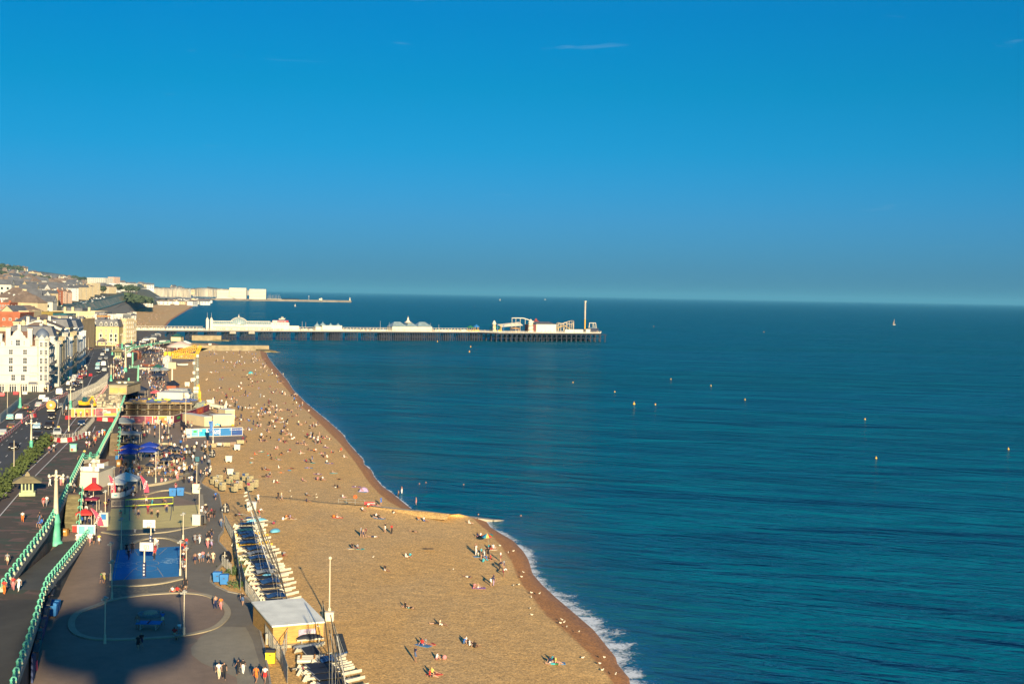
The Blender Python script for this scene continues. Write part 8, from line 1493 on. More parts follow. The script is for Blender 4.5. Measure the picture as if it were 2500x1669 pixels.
# gulls on the shore
def gulls():
 b = MB(); b.blob((0, 0, .2), .2, 8, 5, 0, (1.3, .6, .6)); b.blob((.24, 0, .34), .09, 6, 4); body = b.mesh('body', M_PIERW); w = MB(); w.add([(-.15, -.13, .24), (.12, -.12, .26), (-.4, -.04, .22), (-.15, .13, .24), (.12, .12, .26), (-.4, .04, .22)], [(0, 2, 1), (3, 4, 5)]); wing = w.mesh('wings', M_GREYW)
 for x, y in ((1372, 1514), (1377, 1520), (1383, 1531), (1369, 1522), (1413, 1543), (1298, 1448), (1317, 1450), (1297, 1459), (1294, 1486), (1299, 1502), (1476, 1606), (1465, 1621), (1470, 1637), (1503, 1647), (1312, 1594), (1253, 1430), (1266, 1428), (1274, 1409), (1241, 1350), (1253, 1346), (1221, 1333), (1278, 1398), (708, 1199), (772, 1208), (711, 1213), (773, 1215), (875, 1254), (733, 1110), (1106, 1391), (911, 1361), (1422, 1607), (1323, 1645), (740, 1053), (610, 1051), (626, 1046), (645, 1049)):
  r = empty('gull', P(x, y, 1.2 if x > 1150 else 2.2), random.uniform(0, 6), 'white gull standing on the shingle', 'gull', 'white gulls on the beach'); linkmesh('body', body, r); linkmesh('wings', wing, r); r.scale = (.72,) * 3
  if y < 1230: r.location = P(x, y, 2.4)
gulls()
# driftwood marks
for x, y, lab in ((785, 1255, 'dark drift line of weed on the shingle, the upper'), (712, 1294, 'short dark drift mark of weed beside the blue dinghy'), (1048, 1338, 'small pinkish patch on the shingle in the middle of the beach'), (968, 1486, 'small drift patch left of the seated group')): b = MB(); c = P(x, y, 2.3); b.blob((0, 0, -.02), .8, 10, 4, .3, (1.1, .5, .08)); tag(b.build('drift_patch', pm('drift_weed', (.16, .10, .05), .9, .4, 3), None, c), lab, 'drift weed')
# arches under the railing
def arches():
 A = [P(x, y, LO) for x, y in ((140, 1445), (118, 1510), (95, 1590), (78, 1669))]; r = empty('shop_fronts', A[0], 0, 'row of arched shop fronts with shutters below the ramp railing', 'shop front'); o = A[0]; rs = resample(A, 9)
 for i, (p, q) in enumerate(zip(rs, rs[1:])):
  b = MB(); b.bar(p - o + Vector((0, 0, 1.4)), q - o + Vector((0, 0, 1.4)), .18, 2.6); b.build('door', pm(['shutter_purple', 'shutter_teal', 'shutter_brown', 'shutter_navy'][i % 4], [(.12, .04, .12), (.03, .16, .15), (.22, .07, .03), (.02, .04, .12)][i % 4], .7), r); b = MB(); d = (q - p).normalized(); s = Vector((d.y, -d.x, 0)); s = s if s.x > 0 else -s; b.bar((p - o).lerp(q - o, .1) + Vector((0, 0, 2.75)) + s * .25, (p - o).lerp(q - o, .75) + Vector((0, 0, 2.75)) + s * .25, .5, .1); b.build('canopy', M_IRON, r)
arches()
b = MB(); b.box((0, 0, .5), (.7, .5, 1.0)); b.mat(1).box((0, -.26, .6), (.35, .03, .5)); tag(b.build('advert_board', [pm('pink_banner', (.55, .05, .10)), M_WTXT], None, P(81, 1636, LO)), 'pink advertising board by the shop fronts at the bottom left', 'board')
# ================================================================== people
CLOTH = {'w': ('white', (.70, .68, .62)), 'k': ('black', (.012, .012, .015)), 'b': ('blue', (.02, .12, .42)), 'r': ('red', (.50, .03, .025)), 'g': ('grey', (.22, .23, .24)), 'n': ('navy', (.012, .02, .07)), 'o': ('orange', (.62, .16, .02)), 'p': ('pink', (.55, .20, .20)), 'y': ('yellow', (.62, .50, .12)), 't': ('turquoise', (.04, .33, .38)), 'm': ('maroon', (.16, .015, .03)), 'l': ('lilac', (.36, .26, .42)), 'e': ('green', (.05, .20, .06)), 'd': ('denim', (.06, .11, .22)), 'c': ('cream', (.60, .50, .32))}
CM = {k: pm('cloth_' + n, c, .85, .15, 6) for k, (n, c) in CLOTH.items()}
SKINS = [pm('skin_pale', (.37, .22, .145), .6, .05), pm('skin_tan', (.26, .14, .085), .6, .05), pm('skin_dark', (.16, .08, .05), .6, .05)]; HAIRS = [pm('hair_dark', (.02, .014, .01), .6), pm('hair_brown', (.08, .04, .02), .6), pm('hair_fair', (.34, .22, .09), .6)]; HN = ['dark', 'brown', 'fair']
def skeleton(pose):
 # joints: name -> (x forward, y left, z up); standing figure 1.72 m
 J = {'pel': (0, 0, .93), 'waist': (0, 0, 1.08), 'chest': (.01, 0, 1.30), 'neck': (0, 0, 1.47), 'head': (.02, 0, 1.56), 'crown': (.02, 0, 1.665), 'nose': (.115, 0, 1.565)}
 for s, k in ((1, 'L'), (-1, 'R')): J.update({'sho' + k: (0, .19 * s, 1.40), 'elb' + k: (-.03, .25 * s, 1.13), 'wri' + k: (.05, .25 * s, .89), 'pal' + k: (.07, .25 * s, .81), 'hip' + k: (0, .10 * s, .90), 'kne' + k: (.02, .11 * s, .49), 'ank' + k: (-.02, .11 * s, .08), 'toe' + k: (.15, .13 * s, .03)})
 def arm(k, e, w): s = 1 if k == 'L' else -1; J['elb' + k] = (e[0], e[1] * s, e[2]); J['wri' + k] = (w[0], w[1] * s, w[2]); d = Vector(J['wri' + k]) - Vector(J['elb' + k]); J['pal' + k] = tuple(Vector(J['wri' + k]) + d.normalized() * .08)
 def leg(k, n, a): s = 1 if k == 'L' else -1; J['kne' + k] = (n[0], n[1] * s, n[2]); J['ank' + k] = (a[0], a[1] * s, a[2]); J['toe' + k] = (a[0] + .15, a[1] * s, max(.03, a[2] - .05))
 def torso(dx, dz, lean):
  for j in J:
   if j[:3] in ('pel', 'wai', 'che', 'nec', 'hea', 'cro', 'nos', 'sho', 'elb', 'wri', 'pal', 'hip'):
    x, y, z = J[j]; q = z - .93; J[j] = (x * cos(lean) + q * sin(lean) + dx, y, .93 + dz + q * cos(lean) - x * sin(lean))
 if pose == 'walk': leg('L', (.16, .1, .50), (.22, .1, .09)); leg('R', (.08, .1, .50), (-.26, .1, .16)); arm('L', (-.14, .24, 1.15), (-.10, .25, .92)); arm('R', (.10, .24, 1.14), (.26, .23, .97))
 elif pose == 'reach': arm('L', (.12, .34, 1.52), (.10, .40, 1.80)); arm('R', (.16, .28, 1.30), (.38, .22, 1.42)); leg('R', (.10, .16, .50), (-.16, .2, .10))
 elif pose == 'sit': torso(0, -.80, -.10); leg('L', (.40, .13, .24), (.74, .13, .08)); leg('R', (.42, .12, .20), (.80, .12, .08)); arm('L', (-.10, .27, .36), (-.28, .28, .10)); arm('R', (.14, .26, .40), (.36, .16, .30))
 elif pose == 'hug': torso(0, -.80, .22); leg('L', (.36, .12, .42), (.40, .12, .08)); leg('R', (.34, .12, .43), (.38, .12, .08)); arm('L', (.26, .25, .38), (.42, .10, .36)); arm('R', (.26, .25, .38), (.42, .08, .36))
 elif pose == 'bench': torso(0, -.42, .16); leg('L', (.44, .13, .50), (.46, .13, .08)); leg('R', (.43, .12, .50), (.42, .12, .08)); arm('L', (.22, .26, .78), (.46, .16, .80)); arm('R', (.20, .26, .76), (.44, .14, .80))
 elif pose == 'bend': torso(-.06, -.04, .95); leg('L', (.06, .13, .48), (-.02, .13, .08)); leg('R', (.10, .13, .48), (.02, .13, .08)); arm('L', (.62, .2, .88), (.66, .16, .62)); arm('R', (.62, .2, .88), (.68, .14, .62))
 elif pose == 'lie':
  for j in J: x, y, z = J[j]; J[j] = (z - .9, y, .13 + (x if j[:3] in ('nos', 'toe') else x * .3))
  arm('L', (.25, .42, .10), (.05, .55, .08)); arm('R', (.62, .36, .10), (.78, .12, .12))
 return J
BONES = [('pel', 'waist', 'B'), ('waist', 'chest', 'T'), ('chest', 'neck', 'T'), ('neck', 'head', 'S'), ('head', 'crown', 'H'), ('head', 'nose', 'S')] + [b for k in 'LR' for b in (('chest', 'sho' + k, 'T'), ('sho' + k, 'elb' + k, 'T'), ('elb' + k, 'wri' + k, 'S'), ('wri' + k, 'pal' + k, 'S'), ('pel', 'hip' + k, 'B'), ('hip' + k, 'kne' + k, 'B'), ('kne' + k, 'ank' + k, 'S'), ('ank' + k, 'toe' + k, 'F'))]
RAD = {'pel': .15, 'waist': .125, 'chest': .155, 'neck': .055, 'head': .092, 'crown': .075, 'nose': .014, 'sho': .062, 'elb': .042, 'wri': .030, 'pal': .034, 'hip': .095, 'kne': .058, 'ank': .038, 'toe': .036}
def figure(pose):
 J = skeleton(pose); names = list(J); vs = [J[n] for n in names]; es = [(names.index(a), names.index(b)) for a, b, _ in BONES]; rad = [RAD.get(n, RAD.get(n[:3])) for n in names]
 for k in 'LR':
  p = Vector(J['pal' + k]); d = (p - Vector(J['wri' + k])).normalized(); side = d.orthogonal().normalized(); crl = d.cross(side)
  for i, (ln, o) in enumerate(((.075, -.03), (.085, -.01), (.08, .01), (.062, .03), (.05, .055))):
   q = p + d * (.03 if i < 4 else -.03) + side * o; vs += [tuple(q), tuple(q + d * ln * (1 if i < 4 else .5) + crl * ln * .4 + side * (o * .3 if i < 4 else .03))]; n = len(vs); es += [(names.index('pal' + k), n - 2), (n - 2, n - 1)]; rad += [.011, .008]
 me = bpy.data.meshes.new('figure'); me.from_pydata(vs, es, []); o = bpy.data.objects.new('figure', me); COL.objects.link(o); o.modifiers.new('s', 'SKIN')
 for v, r in zip(me.skin_vertices[0].data, rad): v.radius = (r, r * (.78 if r in (.15, .125, .155) else 1))
 me.skin_vertices[0].data[0].use_root = True; ss = o.modifiers.new('d', 'SUBSURF'); ss.levels = ss.render_levels = 1
 bpy.context.view_layer.update(); ev = bpy.data.meshes.new_from_object(o.evaluated_get(bpy.context.evaluated_depsgraph_get())); bpy.data.objects.remove(o)
 V = [v.co.copy() for v in ev.vertices]; N = [v.normal.copy() for v in ev.vertices]; Fc = [tuple(p.vertices) for p in ev.polygons]; reg = []
 for f in Fc:
  c = sum((V[i] for i in f), Vector()) / len(f); best = None
  for a, b, k in BONES:
   A, B = Vector(J[a]), Vector(J[b]); d = B - A; t = max(0, min(1, (c - A).dot(d) / d.length_squared)); q = (c - A - d * t).length / (RAD.get(a, RAD.get(a[:3])) * (1 - t) + RAD.get(b, RAD.get(b[:3])) * t)
   if best is None or q < best[0]:
    kk = k
    if a[:3] == 'sho' and t > .55: kk = 'S'
    if a[:3] == 'hip' and t > .75: kk = 'L'
    if a[:3] == 'kne': kk = 'L'
    if k == 'H' or (a == 'neck' and t > .55) or a == 'head':
     h = Vector(J['head']); up = (Vector(J['crown']) - h).normalized(); fw = (Vector(J['nose']) - h).normalized(); kk = 'H' if (c - h).dot(up) > .045 or (c - h).dot(fw) < -.015 else 'S'
    best = (q, kk)
  reg.append(best[1])
 return V, N, Fc, reg
FIG = {}
POSES = ('stand', 'walk', 'reach', 'sit', 'hug', 'bench', 'bend', 'lie')
def sub(V, N, Fc, reg, keys, off, name, m):
 idx = {}; vs = []; fs = []
 for f, r in zip(Fc, reg):
  if r in keys:
   for i in f:
    if i not in idx: idx[i] = len(vs); vs.append(V[i] + N[i] * off)
   fs.append(tuple(idx[i] for i in f))
 me = bpy.data.meshes.new(name); me.from_pydata(vs, [], fs); me.materials.append(m); me.polygons.foreach_set('use_smooth', [True] * len(fs)); return me
for ps in POSES:
 V, N, Fc, reg = figure(ps); D = {'body': sub(V, N, Fc, reg, 'STBHFL', 0, 'person', SKINS[0]), 'hair': sub(V, N, Fc, reg, 'H', .014, 'hair', HAIRS[0]), 'top': sub(V, N, Fc, reg, 'T', .014, 'top', CM['w']), 'shorts': sub(V, N, Fc, reg, 'B', .016, 'shorts', CM['n']), 'trousers': sub(V, N, Fc, reg, 'BL', .016, 'trousers', CM['n'])}
 me = sub(V, N, Fc, reg, 'STBHFL', .006, 'person', SKINS[0]); [me.materials.append(m) for m in (HAIRS[0], CM['w'], CM['n'])]; me.polygons.foreach_set('material_index', [{'H': 1, 'T': 2, 'B': 3}.get(r, 0) for r in reg]); D['far'] = me; FIG[ps] = D
def setm(o, i, m): s = o.material_slots[i]; s.link = 'OBJECT'; s.material = m
PW = {'stand': 'standing', 'walk': 'walking', 'reach': 'reaching up', 'sit': 'sitting', 'hug': 'sitting hunched', 'bench': 'seated', 'bend': 'bending over', 'lie': 'lying'}
ANCH = [('bottom of the grey path', 590, 1660), ('inside the big round shadow', 340, 1590), ('by the rim of the paved circle', 432, 1555), ('by the table tennis table', 365, 1530), ('beside the path at the paved circle', 535, 1488), ('by the three seated on the kerb', 432, 1443), ('on the right side of the blue court', 448, 1365), ('on the path left of the black bin', 500, 1375), ('on the path beyond the blue court', 500, 1325), ('playing on the blue court', 345, 1355), ('left of the blue court', 250, 1425), ('at the top of the ramp', 30, 1440), ('on the ramp', 155, 1340), ('on the pink slabs', 40, 1300), ('below the green shelter', 110, 1235), ('by the tall lamp post top', 140, 1185), ('at the ramp foot', 228, 1330), ('near the poster box', 225, 1085), ('on the sand court', 355, 1255), ('on the kerb between the courts', 352, 1296), ('on the path beside the sand court', 508, 1260), ('at the curved pale wall', 410, 1175), ('on the path by the open-air bar', 475, 1190), ('on the path near the black bins', 485, 1120), ('low on the beach by the gulls', 1345, 1618), ('at the lower middle of the beach', 1040, 1600), ('right of the lower beach middle', 1145, 1575), ('in the centre of the near beach', 1030, 1510), ('near the wet bank below the umbrella', 1190, 1425), ('in the crowd by the rainbow umbrella', 1185, 1355), ('by the wet edge past the umbrella', 1228, 1395), ('near the three standing together', 890, 1310), ('right of the catamaran row', 700, 1300), ('beside the concrete groyne', 920, 1240), ('above the flagpole', 860, 1338), ('in the open middle of the beach', 970, 1370), ('on the beach below the groyne', 1020, 1270), ('in the shallows by the groyne', 990, 1215), ('by the white tub and masts', 640, 1235), ('left of the lifebuoy', 750, 1215), ('above the lifebuoy', 840, 1190), ('right of the photo blocks', 650, 1155), ('between photo blocks and sea', 770, 1160), ('level with the white tubs', 660, 1105), ('mid beach above the groyne', 765, 1110), ('near the wet bank above the groyne', 825, 1105), ('among the photo blocks', 565, 1180), ('in the open-air bar', 410, 1130), ('under the blue canopies', 325, 1145), ('in front of the dark red hoarding', 400, 1060), ('at the narrow staircase', 277, 1085), ('by the orange hoarding', 200, 1015), ('by the red stall', 225, 1280)]
SEEN = set(); rq = random.Random(77); NPERS = [0]; SITLIKE = ('sit', 'hug', 'lie')
def person(x, y, z, ps, yaw, tc, bc, near=True, loc=None, sc=None):
 p = loc or P(x, y, z); hi = rq.choice((0, 0, 1, 1, 2)); an = min(ANCH, key=lambda a: hypot(a[1] - x, (a[2] - y) * 1.5))[0]; long_ = rq.random() < .35 and ps not in SITLIKE; NPERS[0] += 1; bots = [bc] + [c for c in 'kndgwbcrtmpoely' if c != bc]; grp = None
 for bcc, h2, t2 in [(b_, h_, t_) for t_ in [tc] + [c for c in 'wkbrgnoptmlyed' if c != tc] for b_ in bots for h_ in [hi] + [h for h in (0, 1, 2) if h != hi]]:
  tn = 'bare-chested' if t2 == 's' else CLOTH[t2][0]; bn = CLOTH[bcc][0]; lab = f'{HN[h2]}-haired person {PW[ps]}, ' + (f'bare-chested in {bn} {"trousers" if long_ else "shorts"}' if t2 == 's' else f'{tn} top, {bn} {"trousers" if long_ else "shorts"}') + f', {an}'
  if lab not in SEEN: break
 SEEN.add(lab); hi = h2; k = sc or rq.uniform(.92, 1.06)
 o = linkmesh('person', FIG[ps]['body' if near else 'far'], None, p, yaw); o.scale = (k, k, k); tag(o, lab, 'person', 'people on the seafront'); sk = SKINS[0 if rq.random() < .55 else 1 if rq.random() < .8 else 2]; setm(o, 0, sk)
 if near:
  c = linkmesh('hair', FIG[ps]['hair'], o); setm(c, 0, HAIRS[hi])
  if t2 != 's': c = linkmesh('top', FIG[ps]['top'], o); setm(c, 0, CM[t2])
  c = linkmesh('trousers' if long_ else 'shorts', FIG[ps]['trousers' if long_ else 'shorts'], o); setm(c, 0, CM[bcc])
 else: setm(o, 1, HAIRS[hi]); setm(o, 2, sk if t2 == 's' else CM[t2]); setm(o, 3, CM[bcc])
 return o
PO = {'S': 'stand', 'W': 'walk', 'R': 'reach', 'I': 'sit', 'H': 'hug', 'B': 'bend', 'L': 'lie'}
PROM = "534 1658Wwc 547 1658Wkk 582 1646Wkk 593 1645Wkw 625 1668Woo 647 1667Wwr 337 1586Wkk 345 1581Wkn 426 1549Irc 431 1560Hgk 439 1551Bwg 335 1535Ssg 397 1526Rbc 526 1487Wsn 539 1488Wop 592 1478Wkd 421 1445Iwr 433 1445Irk 443 1443Ikk 453 1440Skk 444 1341Skg 455 1339Srd 447 1360Iwr 452 1367Ikr 446 1380Igw 448 1390Hwn 451 1350Skr 445 1351Srn 476 1377Wsn 487 1373Wwg 495 1372Wpd 508 1374Wgk 520 1375Wcc 476 1327Wgg 487 1327Wgw 509 1320Wkk 516 1316Wkn 507 1338Wcp 516 1340Wgl 309 1352Skk 323 1350Skk 314 1366Wkn 351 1350Smk 379 1337Sww 383 1340Swg 379 1354Smr 377 1366Srk 248 1424Wen 254 1425Wcy 242 1329Wyw 220 1332Wwp 229 1329Wkk 294 1261Btn 326 1250Ssk 331 1257Rsg 338 1265Ssn 361 1255Rrm 370 1263Ssk 385 1264Wsk 357 1230Rsw 372 1234Wst 403 1240Wsn 407 1251Ssn 399 1234Rsk 329 1300Hgg 370 1295Hww 376 1295Hcw 449 1180Skk 462 1180Wwn 468 1180Www 475 1178Wnn 476 1196Wrd 485 1192Wkk 429 1196Wmp 394 1176Hpp 404 1175Hcw 416 1172Hno 426 1169Hkk 433 1173Spp 494 1244Iwk 505 1247Bck 501 1256Igk 493 1251Hww 509 1272Wkk 516 1264Wmk 523 1265Wkk 526 1221Wbn 540 1287Wgd 257 1245Rym 262 1232Hkk 247 1262Ikw 240 1272Iwg 253 1272Ikk 265 1225Hnp"
UPPR = "10 1451Wro 32 1440Wrp 46 1443Www 18 1380Wgc 122 1187Www 106 1236Wrp 114 1235Wwg 55 1274Wwo 97 1275Wkd 100 1294Bbk 102 1284Wkb 148 1185Swp 154 1185Swc 165 1182Wgn 181 1203Wgk 193 1133Wkk 206 1116Syn 131 1103Swk 120 1107Spn 211 1093Wwm 218 1094Wlc 228 1091Wkk 233 1082Wor 230 1078Wgc 210 1069Www 218 1068Www 237 1069Wmm 242 1068Wbc 250 1063Www 255 1063Wto 212 1081Wbk 222 1080Wkk 157 1014Skk 162 1005Sww 159 998Sgw 190 1017Snb 197 1018Swg 185 1019Spk 212 1018Srk 108 957Skk 112 957Syk 124 952Srk 8 965Sww 15 963Swk"
RAMPP = "156 1341www"
BEACH = "990 1484Ikk 997 1484Lkt 1075 1526Icw 1065 1523Lkk 1031 1575Ird 1040 1573Ign 1014 1615Snd 1065 1609Hwp 1050 1652Irk 1055 1646Iyk 1132 1571Hbd 1139 1569Iww 1147 1576Iww 1159 1580Ikk 1343 1619Inw 1351 1622Let 1347 1613Htb 1357 1619Iyp 1142 1409Lnw 1157 1435Hpp 1167 1435Isw 1198 1430Bnw 1205 1429Snl 885 1247Iwk 911 1264Ikg 917 1262Hwk 926 1265Ikk 887 1313Ssn 881 1310Sgd 893 1311Smk 911 1311Lwn 940 1299Skw 956 1303Srk 1010 1298Lsk 1021 1270Hog 1035 1272Iwb 1145 1278Iww 1166 1311Inp 1172 1310Hwr 1192 1339Htp 1198 1341Ikr 1204 1339Iww 1162 1355Sww 1175 1362Stk 1183 1357Bgw 1192 1362Skk 1198 1366Irk 1179 1372Htt 1160 1349Rsk 1168 1358Iwe 1188 1368Ibt 1222 1370Swm 1230 1390Sgn 1219 1391Bnk 1229 1406Bwm 860 1338Ikk 873 1339Igm 991 1360Iww 1000 1360Htk 940 1393Ikw 823 1263Isw 960 1253Hsw 930 1233Sbb 919 1236Ikp 898 1237Hwr 679 1221Wkk 687 1221Wcg 630 1227Www 633 1258Bwr 698 1267Hoc 704 1267Ikk 709 1266Ilk 749 1210Igk 749 1225Ink 818 1190Ikw 824 1191Ikk 837 1215Iwl 869 1188Lkw 884 1200Ipp 692 1357Hgm 565 1189Sek 573 1189Smo 550 1157Wkk 634 1102Lcp 622 1110Iro 654 1112Irt 660 1113Hkk 673 1096Iwr 676 1095Hpc 683 1110Lok 688 1108Ikk 703 1103Inw 707 1101Hrk 734 1106Ipw 753 1099Ikk 758 1100Lkn 767 1102Iok 770 1101Hww 784 1107Isp 788 1115Imk 793 1118Snk 798 1116Iww 794 1092Iwk 809 1104Isr 812 1105Hgk 829 1102Isc 832 1099Hro 840 1116Iww 748 1128Irn 745 1125Lbb 759 1129Ikk 762 1127Snd 798 1130Iwe 803 1131Lpt 663 1121Ikk 675 1122Ien 681 1123Lgg 614 1119Lww 613 1130Lwt 680 1142Iww 648 1146Igk 640 1147Ikk 651 1163Ikk 658 1159Hgk 641 1164Lkk 655 1164Igm 712 1144Lkm 706 1149Ltb 752 1142Lpl 774 1157Lwk 687 1154Lso 677 1178Icr 668 1178Hww 739 1174Ips 771 1171Ink 775 1171Hpp 783 1172Ikk 788 1171Iwg 828 1170Lkk 812 1155Isg"
WADE = "1016 1234Ssp 973 1216Ssk 981 1206Ssw"
SWIM = [(1024, 1181), (1040, 1178), (1132, 1183), (1272, 1259), (1168, 1256)]
def parse(s): return [(int(a), int(b[:-3]), b[-3], b[-2], b[-1].replace('s', 'n')) for a, b in zip(s.split()[::2], s.split()[1::2])]
for x, y, ps, t, bo in parse(PROM): person(x, y, LO + .02, PO[ps], rq.choice((-pi / 2, pi / 2)) + rq.gauss(0, .4), t, bo)
for x, y, ps, t, bo in parse(UPPR): person(x, y, UP + .02, PO[ps], rq.choice((-pi / 2, pi / 2)) + rq.gauss(0, .4), t, bo)
person(155, 1341, 0, 'walk', 1.8, 'w', 'w', True, rt[0].lerp(rb[1], .86) + Vector((.0, 0, .05)))
def beach_z(x, y): return 3.15 if x < 760 else max(1.5, 3.1 - 1.55 * max(0, (x - 760) / 450)) if y > 1240 else max(1.7, 3.05 - 1.2 * max(0, (x - 640) / 260))
TOWELS = [pm('towel_' + n, c, .9, .2, 4) for n, c in (('blue', (.05, .2, .4)), ('red', (.45, .06, .05)), ('cream', (.55, .48, .34)), ('teal', (.03, .3, .3)), ('purple', (.2, .1, .3)))]
from mathutils.bvhtree import BVHTree
BV, BF = [], []
for o in COL.objects:
 if o.name.startswith('shingle_beach'):
  n = len(BV); BV += [v.co.copy() for v in o.data.vertices]; BF += [tuple(i + n for i in q.vertices) for q in o.data.polygons]
BVH = BVHTree.FromPolygons(BV, BF)
def on_beach(x, y):
 h = BVH.ray_cast(Vector((0, 0, CAMZ)), ray(x, y).normalized()); return h[0] or P(x, y, 2.5)
nt_ = 0
for x, y, ps, t, bo in parse(BEACH):
 p = on_beach(x, y); person(x, y, 0, PO[ps], rq.uniform(-.9, .9), t, bo, y > 1190, p)
 if ps in 'LI' and rq.random() < .25:
  b = MB(); b.box((.1, 0, .03), (1.9, .9, .05), rq.uniform(-.6, .6)); i = rq.randrange(5); nt_ += 1; tag(b.build('beach_towel', TOWELS[i], None, p), f'{TOWELS[i].name[6:]} towel spread on the shingle under a sunbather', 'towel', f'{TOWELS[i].name[6:]} towels on the shingle')
for x, y, ps, t, bo in parse(WADE): person(x, y, -.25, PO[ps], rq.uniform(2, 4), t, bo)
for x, y in SWIM: b = MB(); b.blob((0, 0, .12), .13, 8, 6); b.blob((0, .02, -.12), .24, 8, 5, 0, (1, 1.3, .7)); b.mat(1).blob((0, .03, .18), .12, 8, 5); tag(b.build('person', [SKINS[0], HAIRS[0]], None, P(x, y, 0)), 'swimmer with only head and shoulders above the water', 'person', 'swimmers off the beach')
# the drinkers of the open-air bar, round the picnic tables
for i, r in enumerate(PICNIC):
 for s in range(rq.choice((2, 3, 3, 4))):
  if NPERS[0] > 294: break
  a = r.rotation_euler.z; sd = 1 if s % 2 else -1; u = -.45 + .9 * (s // 2) + rq.uniform(-.15, .15); q = r.location + Vector((u * cos(a) - sd * .62 * -sin(a) * -1, u * sin(a) + sd * .62 * cos(a), .02)); px_ = (q.x / q.y) * F + CX; d = q.y; person(px_, 834 + (42 - LO) / d * F - 115, 0, 'bench', a - sd * pi / 2, rq.choice('wkbrgnkwmlgnkws'), rq.choice('kndgwd'), False, q)
# ---- beyond that count the crowd reads as one mass
def crowd():
 cols = [SKINS[0], SKINS[1], HAIRS[0]] + [CM[c] for c in 'wkkngnbmwkc']; b = MB(); rnd = random.Random(31)
 def fig(p, kind, k=1.0):
  a = rnd.uniform(0, 2 * pi); top = rnd.randrange(3, len(cols)) if rnd.random() < .88 else 0; bot = rnd.choice((4, 8, 7, 0, 4)); c = lambda x, y, z: p + Vector((x * cos(a) - y * sin(a), x * sin(a) + y * cos(a), z)) * k
  if kind == 'S':
   b.mat(bot).tube(c(0, .09, 0), c(0, .1, .85), .07, .1, 5); b.tube(c(.1, -.09, 0), c(0, -.1, .85), .07, .1, 5); b.mat(top).tube(c(0, 0, .8), c(0, 0, 1.42), .17, .2, 6); b.tube(c(.05, .25, .85), c(0, .22, 1.38), .05, .06, 4); b.tube(c(.05, -.25, .85), c(0, -.22, 1.38), .05, .06, 4); b.mat(0).tube(c(0, 0, 1.42), c(0, 0, 1.6), .09, .1, 6); b.mat(2).tube(c(-.02, 0, 1.56), c(-.02, 0, 1.7), .11, .06, 6)
  elif kind == 'I':
   b.mat(top).tube(c(0, 0, .05), c(-.08, 0, .58), .18, .19, 6); b.mat(0).tube(c(0, .12, .1), c(.75, .14, .12), .09, .05, 5); b.tube(c(0, -.12, .1), c(.42, -.12, .3), .09, .07, 5); b.tube(c(.42, -.12, .3), c(.7, -.12, .05), .06, .05, 5); b.tube(c(-.06, .2, .5), c(-.2, .3, .05), .05, .04, 4); b.tube(c(-.06, 0, .58), c(-.04, 0, .74), .08, .1, 6); b.mat(2).tube(c(-.07, 0, .7), c(-.07, 0, .84), .11, .06, 6)
  else:
   b.mat(top).tube(c(-.1, 0, .13), c(-.65, 0, .14), .17, .19, 6); b.mat(bot).tube(c(-.1, 0, .13), c(.1, 0, .13), .17, .15, 6); b.mat(0).tube(c(.1, .1, .12), c(.95, .14, .08), .09, .05, 5); b.tube(c(.1, -.1, .12), c(.95, -.12, .08), .09, .05, 5); b.mat(2).tube(c(-.7, 0, .15), c(-.95, 0, .16), .1, .08, 6)
 n = 0
 while n < 560:
  y0 = 856 + 230 * rnd.random() ** 1.25; f = max(0, y0 - 858) / 230; xl = 500 + 75 * max(0, f - .35); xr = 632 + 190 * f ** .95; x0 = xl + (xr - xl) * rnd.random() ** .75
  for _ in range(rnd.choice((1, 2, 2, 3, 4, 5))): q = on_beach(x0 + rnd.gauss(0, 5), y0 + rnd.gauss(0, 1.6)); fig(q, rnd.choice('IIIILLS')); n += 1
 for x0, x1, y0, y1, z, m, kinds in ((345, 470, 1036, 1078, LO, 50, 'S'), (288, 335, 1052, 1092, LO, 46, 'SI'), (285, 345, 962, 985, LO, 40, 'SI'), (365, 412, 950, 985, LO, 95, 'SI'), (362, 402, 905, 945, LO, 90, 'SI'), (340, 412, 868, 930, LO, 110, 'S'), (276, 306, 878, 930, UP, 85, 'S'), (300, 410, 836, 868, UP, 110, 'S'), (385, 470, 850, 880, LO, 90, 'S'), (180, 212, 862, 925, UP, 60, 'S'), (160, 200, 905, 945, UP, 26, 'S'), (440, 515, 1085, 1165, LO, 46, 'S'), (350, 452, 1092, 1160, LO, 110, 'SII'), (290, 345, 1128, 1166, LO, 34, 'SI'), (186, 232, 1215, 1292, LO, 20, 'S'), (274, 330, 1196, 1214, LO, 26, 'SI'), (500, 560, 985, 1005, LO, 12, 'SI')):
  for _ in range(m): x, y = rnd.uniform(x0, x1), rnd.uniform(y0, y1); fig(P(x, y, z), rnd.choice(kinds))
 for _ in range(260): px = rnd.choice((rnd.uniform(325, 515), rnd.uniform(525, 700), rnd.uniform(705, 960), rnd.uniform(960, 1190))); fig(pw(px, rnd.uniform(.6, 7) if not 520 < px < 708 else rnd.uniform(.4, 1.6)), 'S')
 for _ in range(40): fig(pw(rnd.uniform(1195, 1460), -14 + rnd.uniform(0, 6)), 'S')
 for _ in range(180): t = rnd.random(); fig(on_beach(330 + 100 * t + rnd.gauss(0, 10), 800 - 60 * t + rnd.gauss(0, 5)), rnd.choice('IIL'), 1.2)
 tag(b.build('crowd', cols), kind='stuff')
crowd()
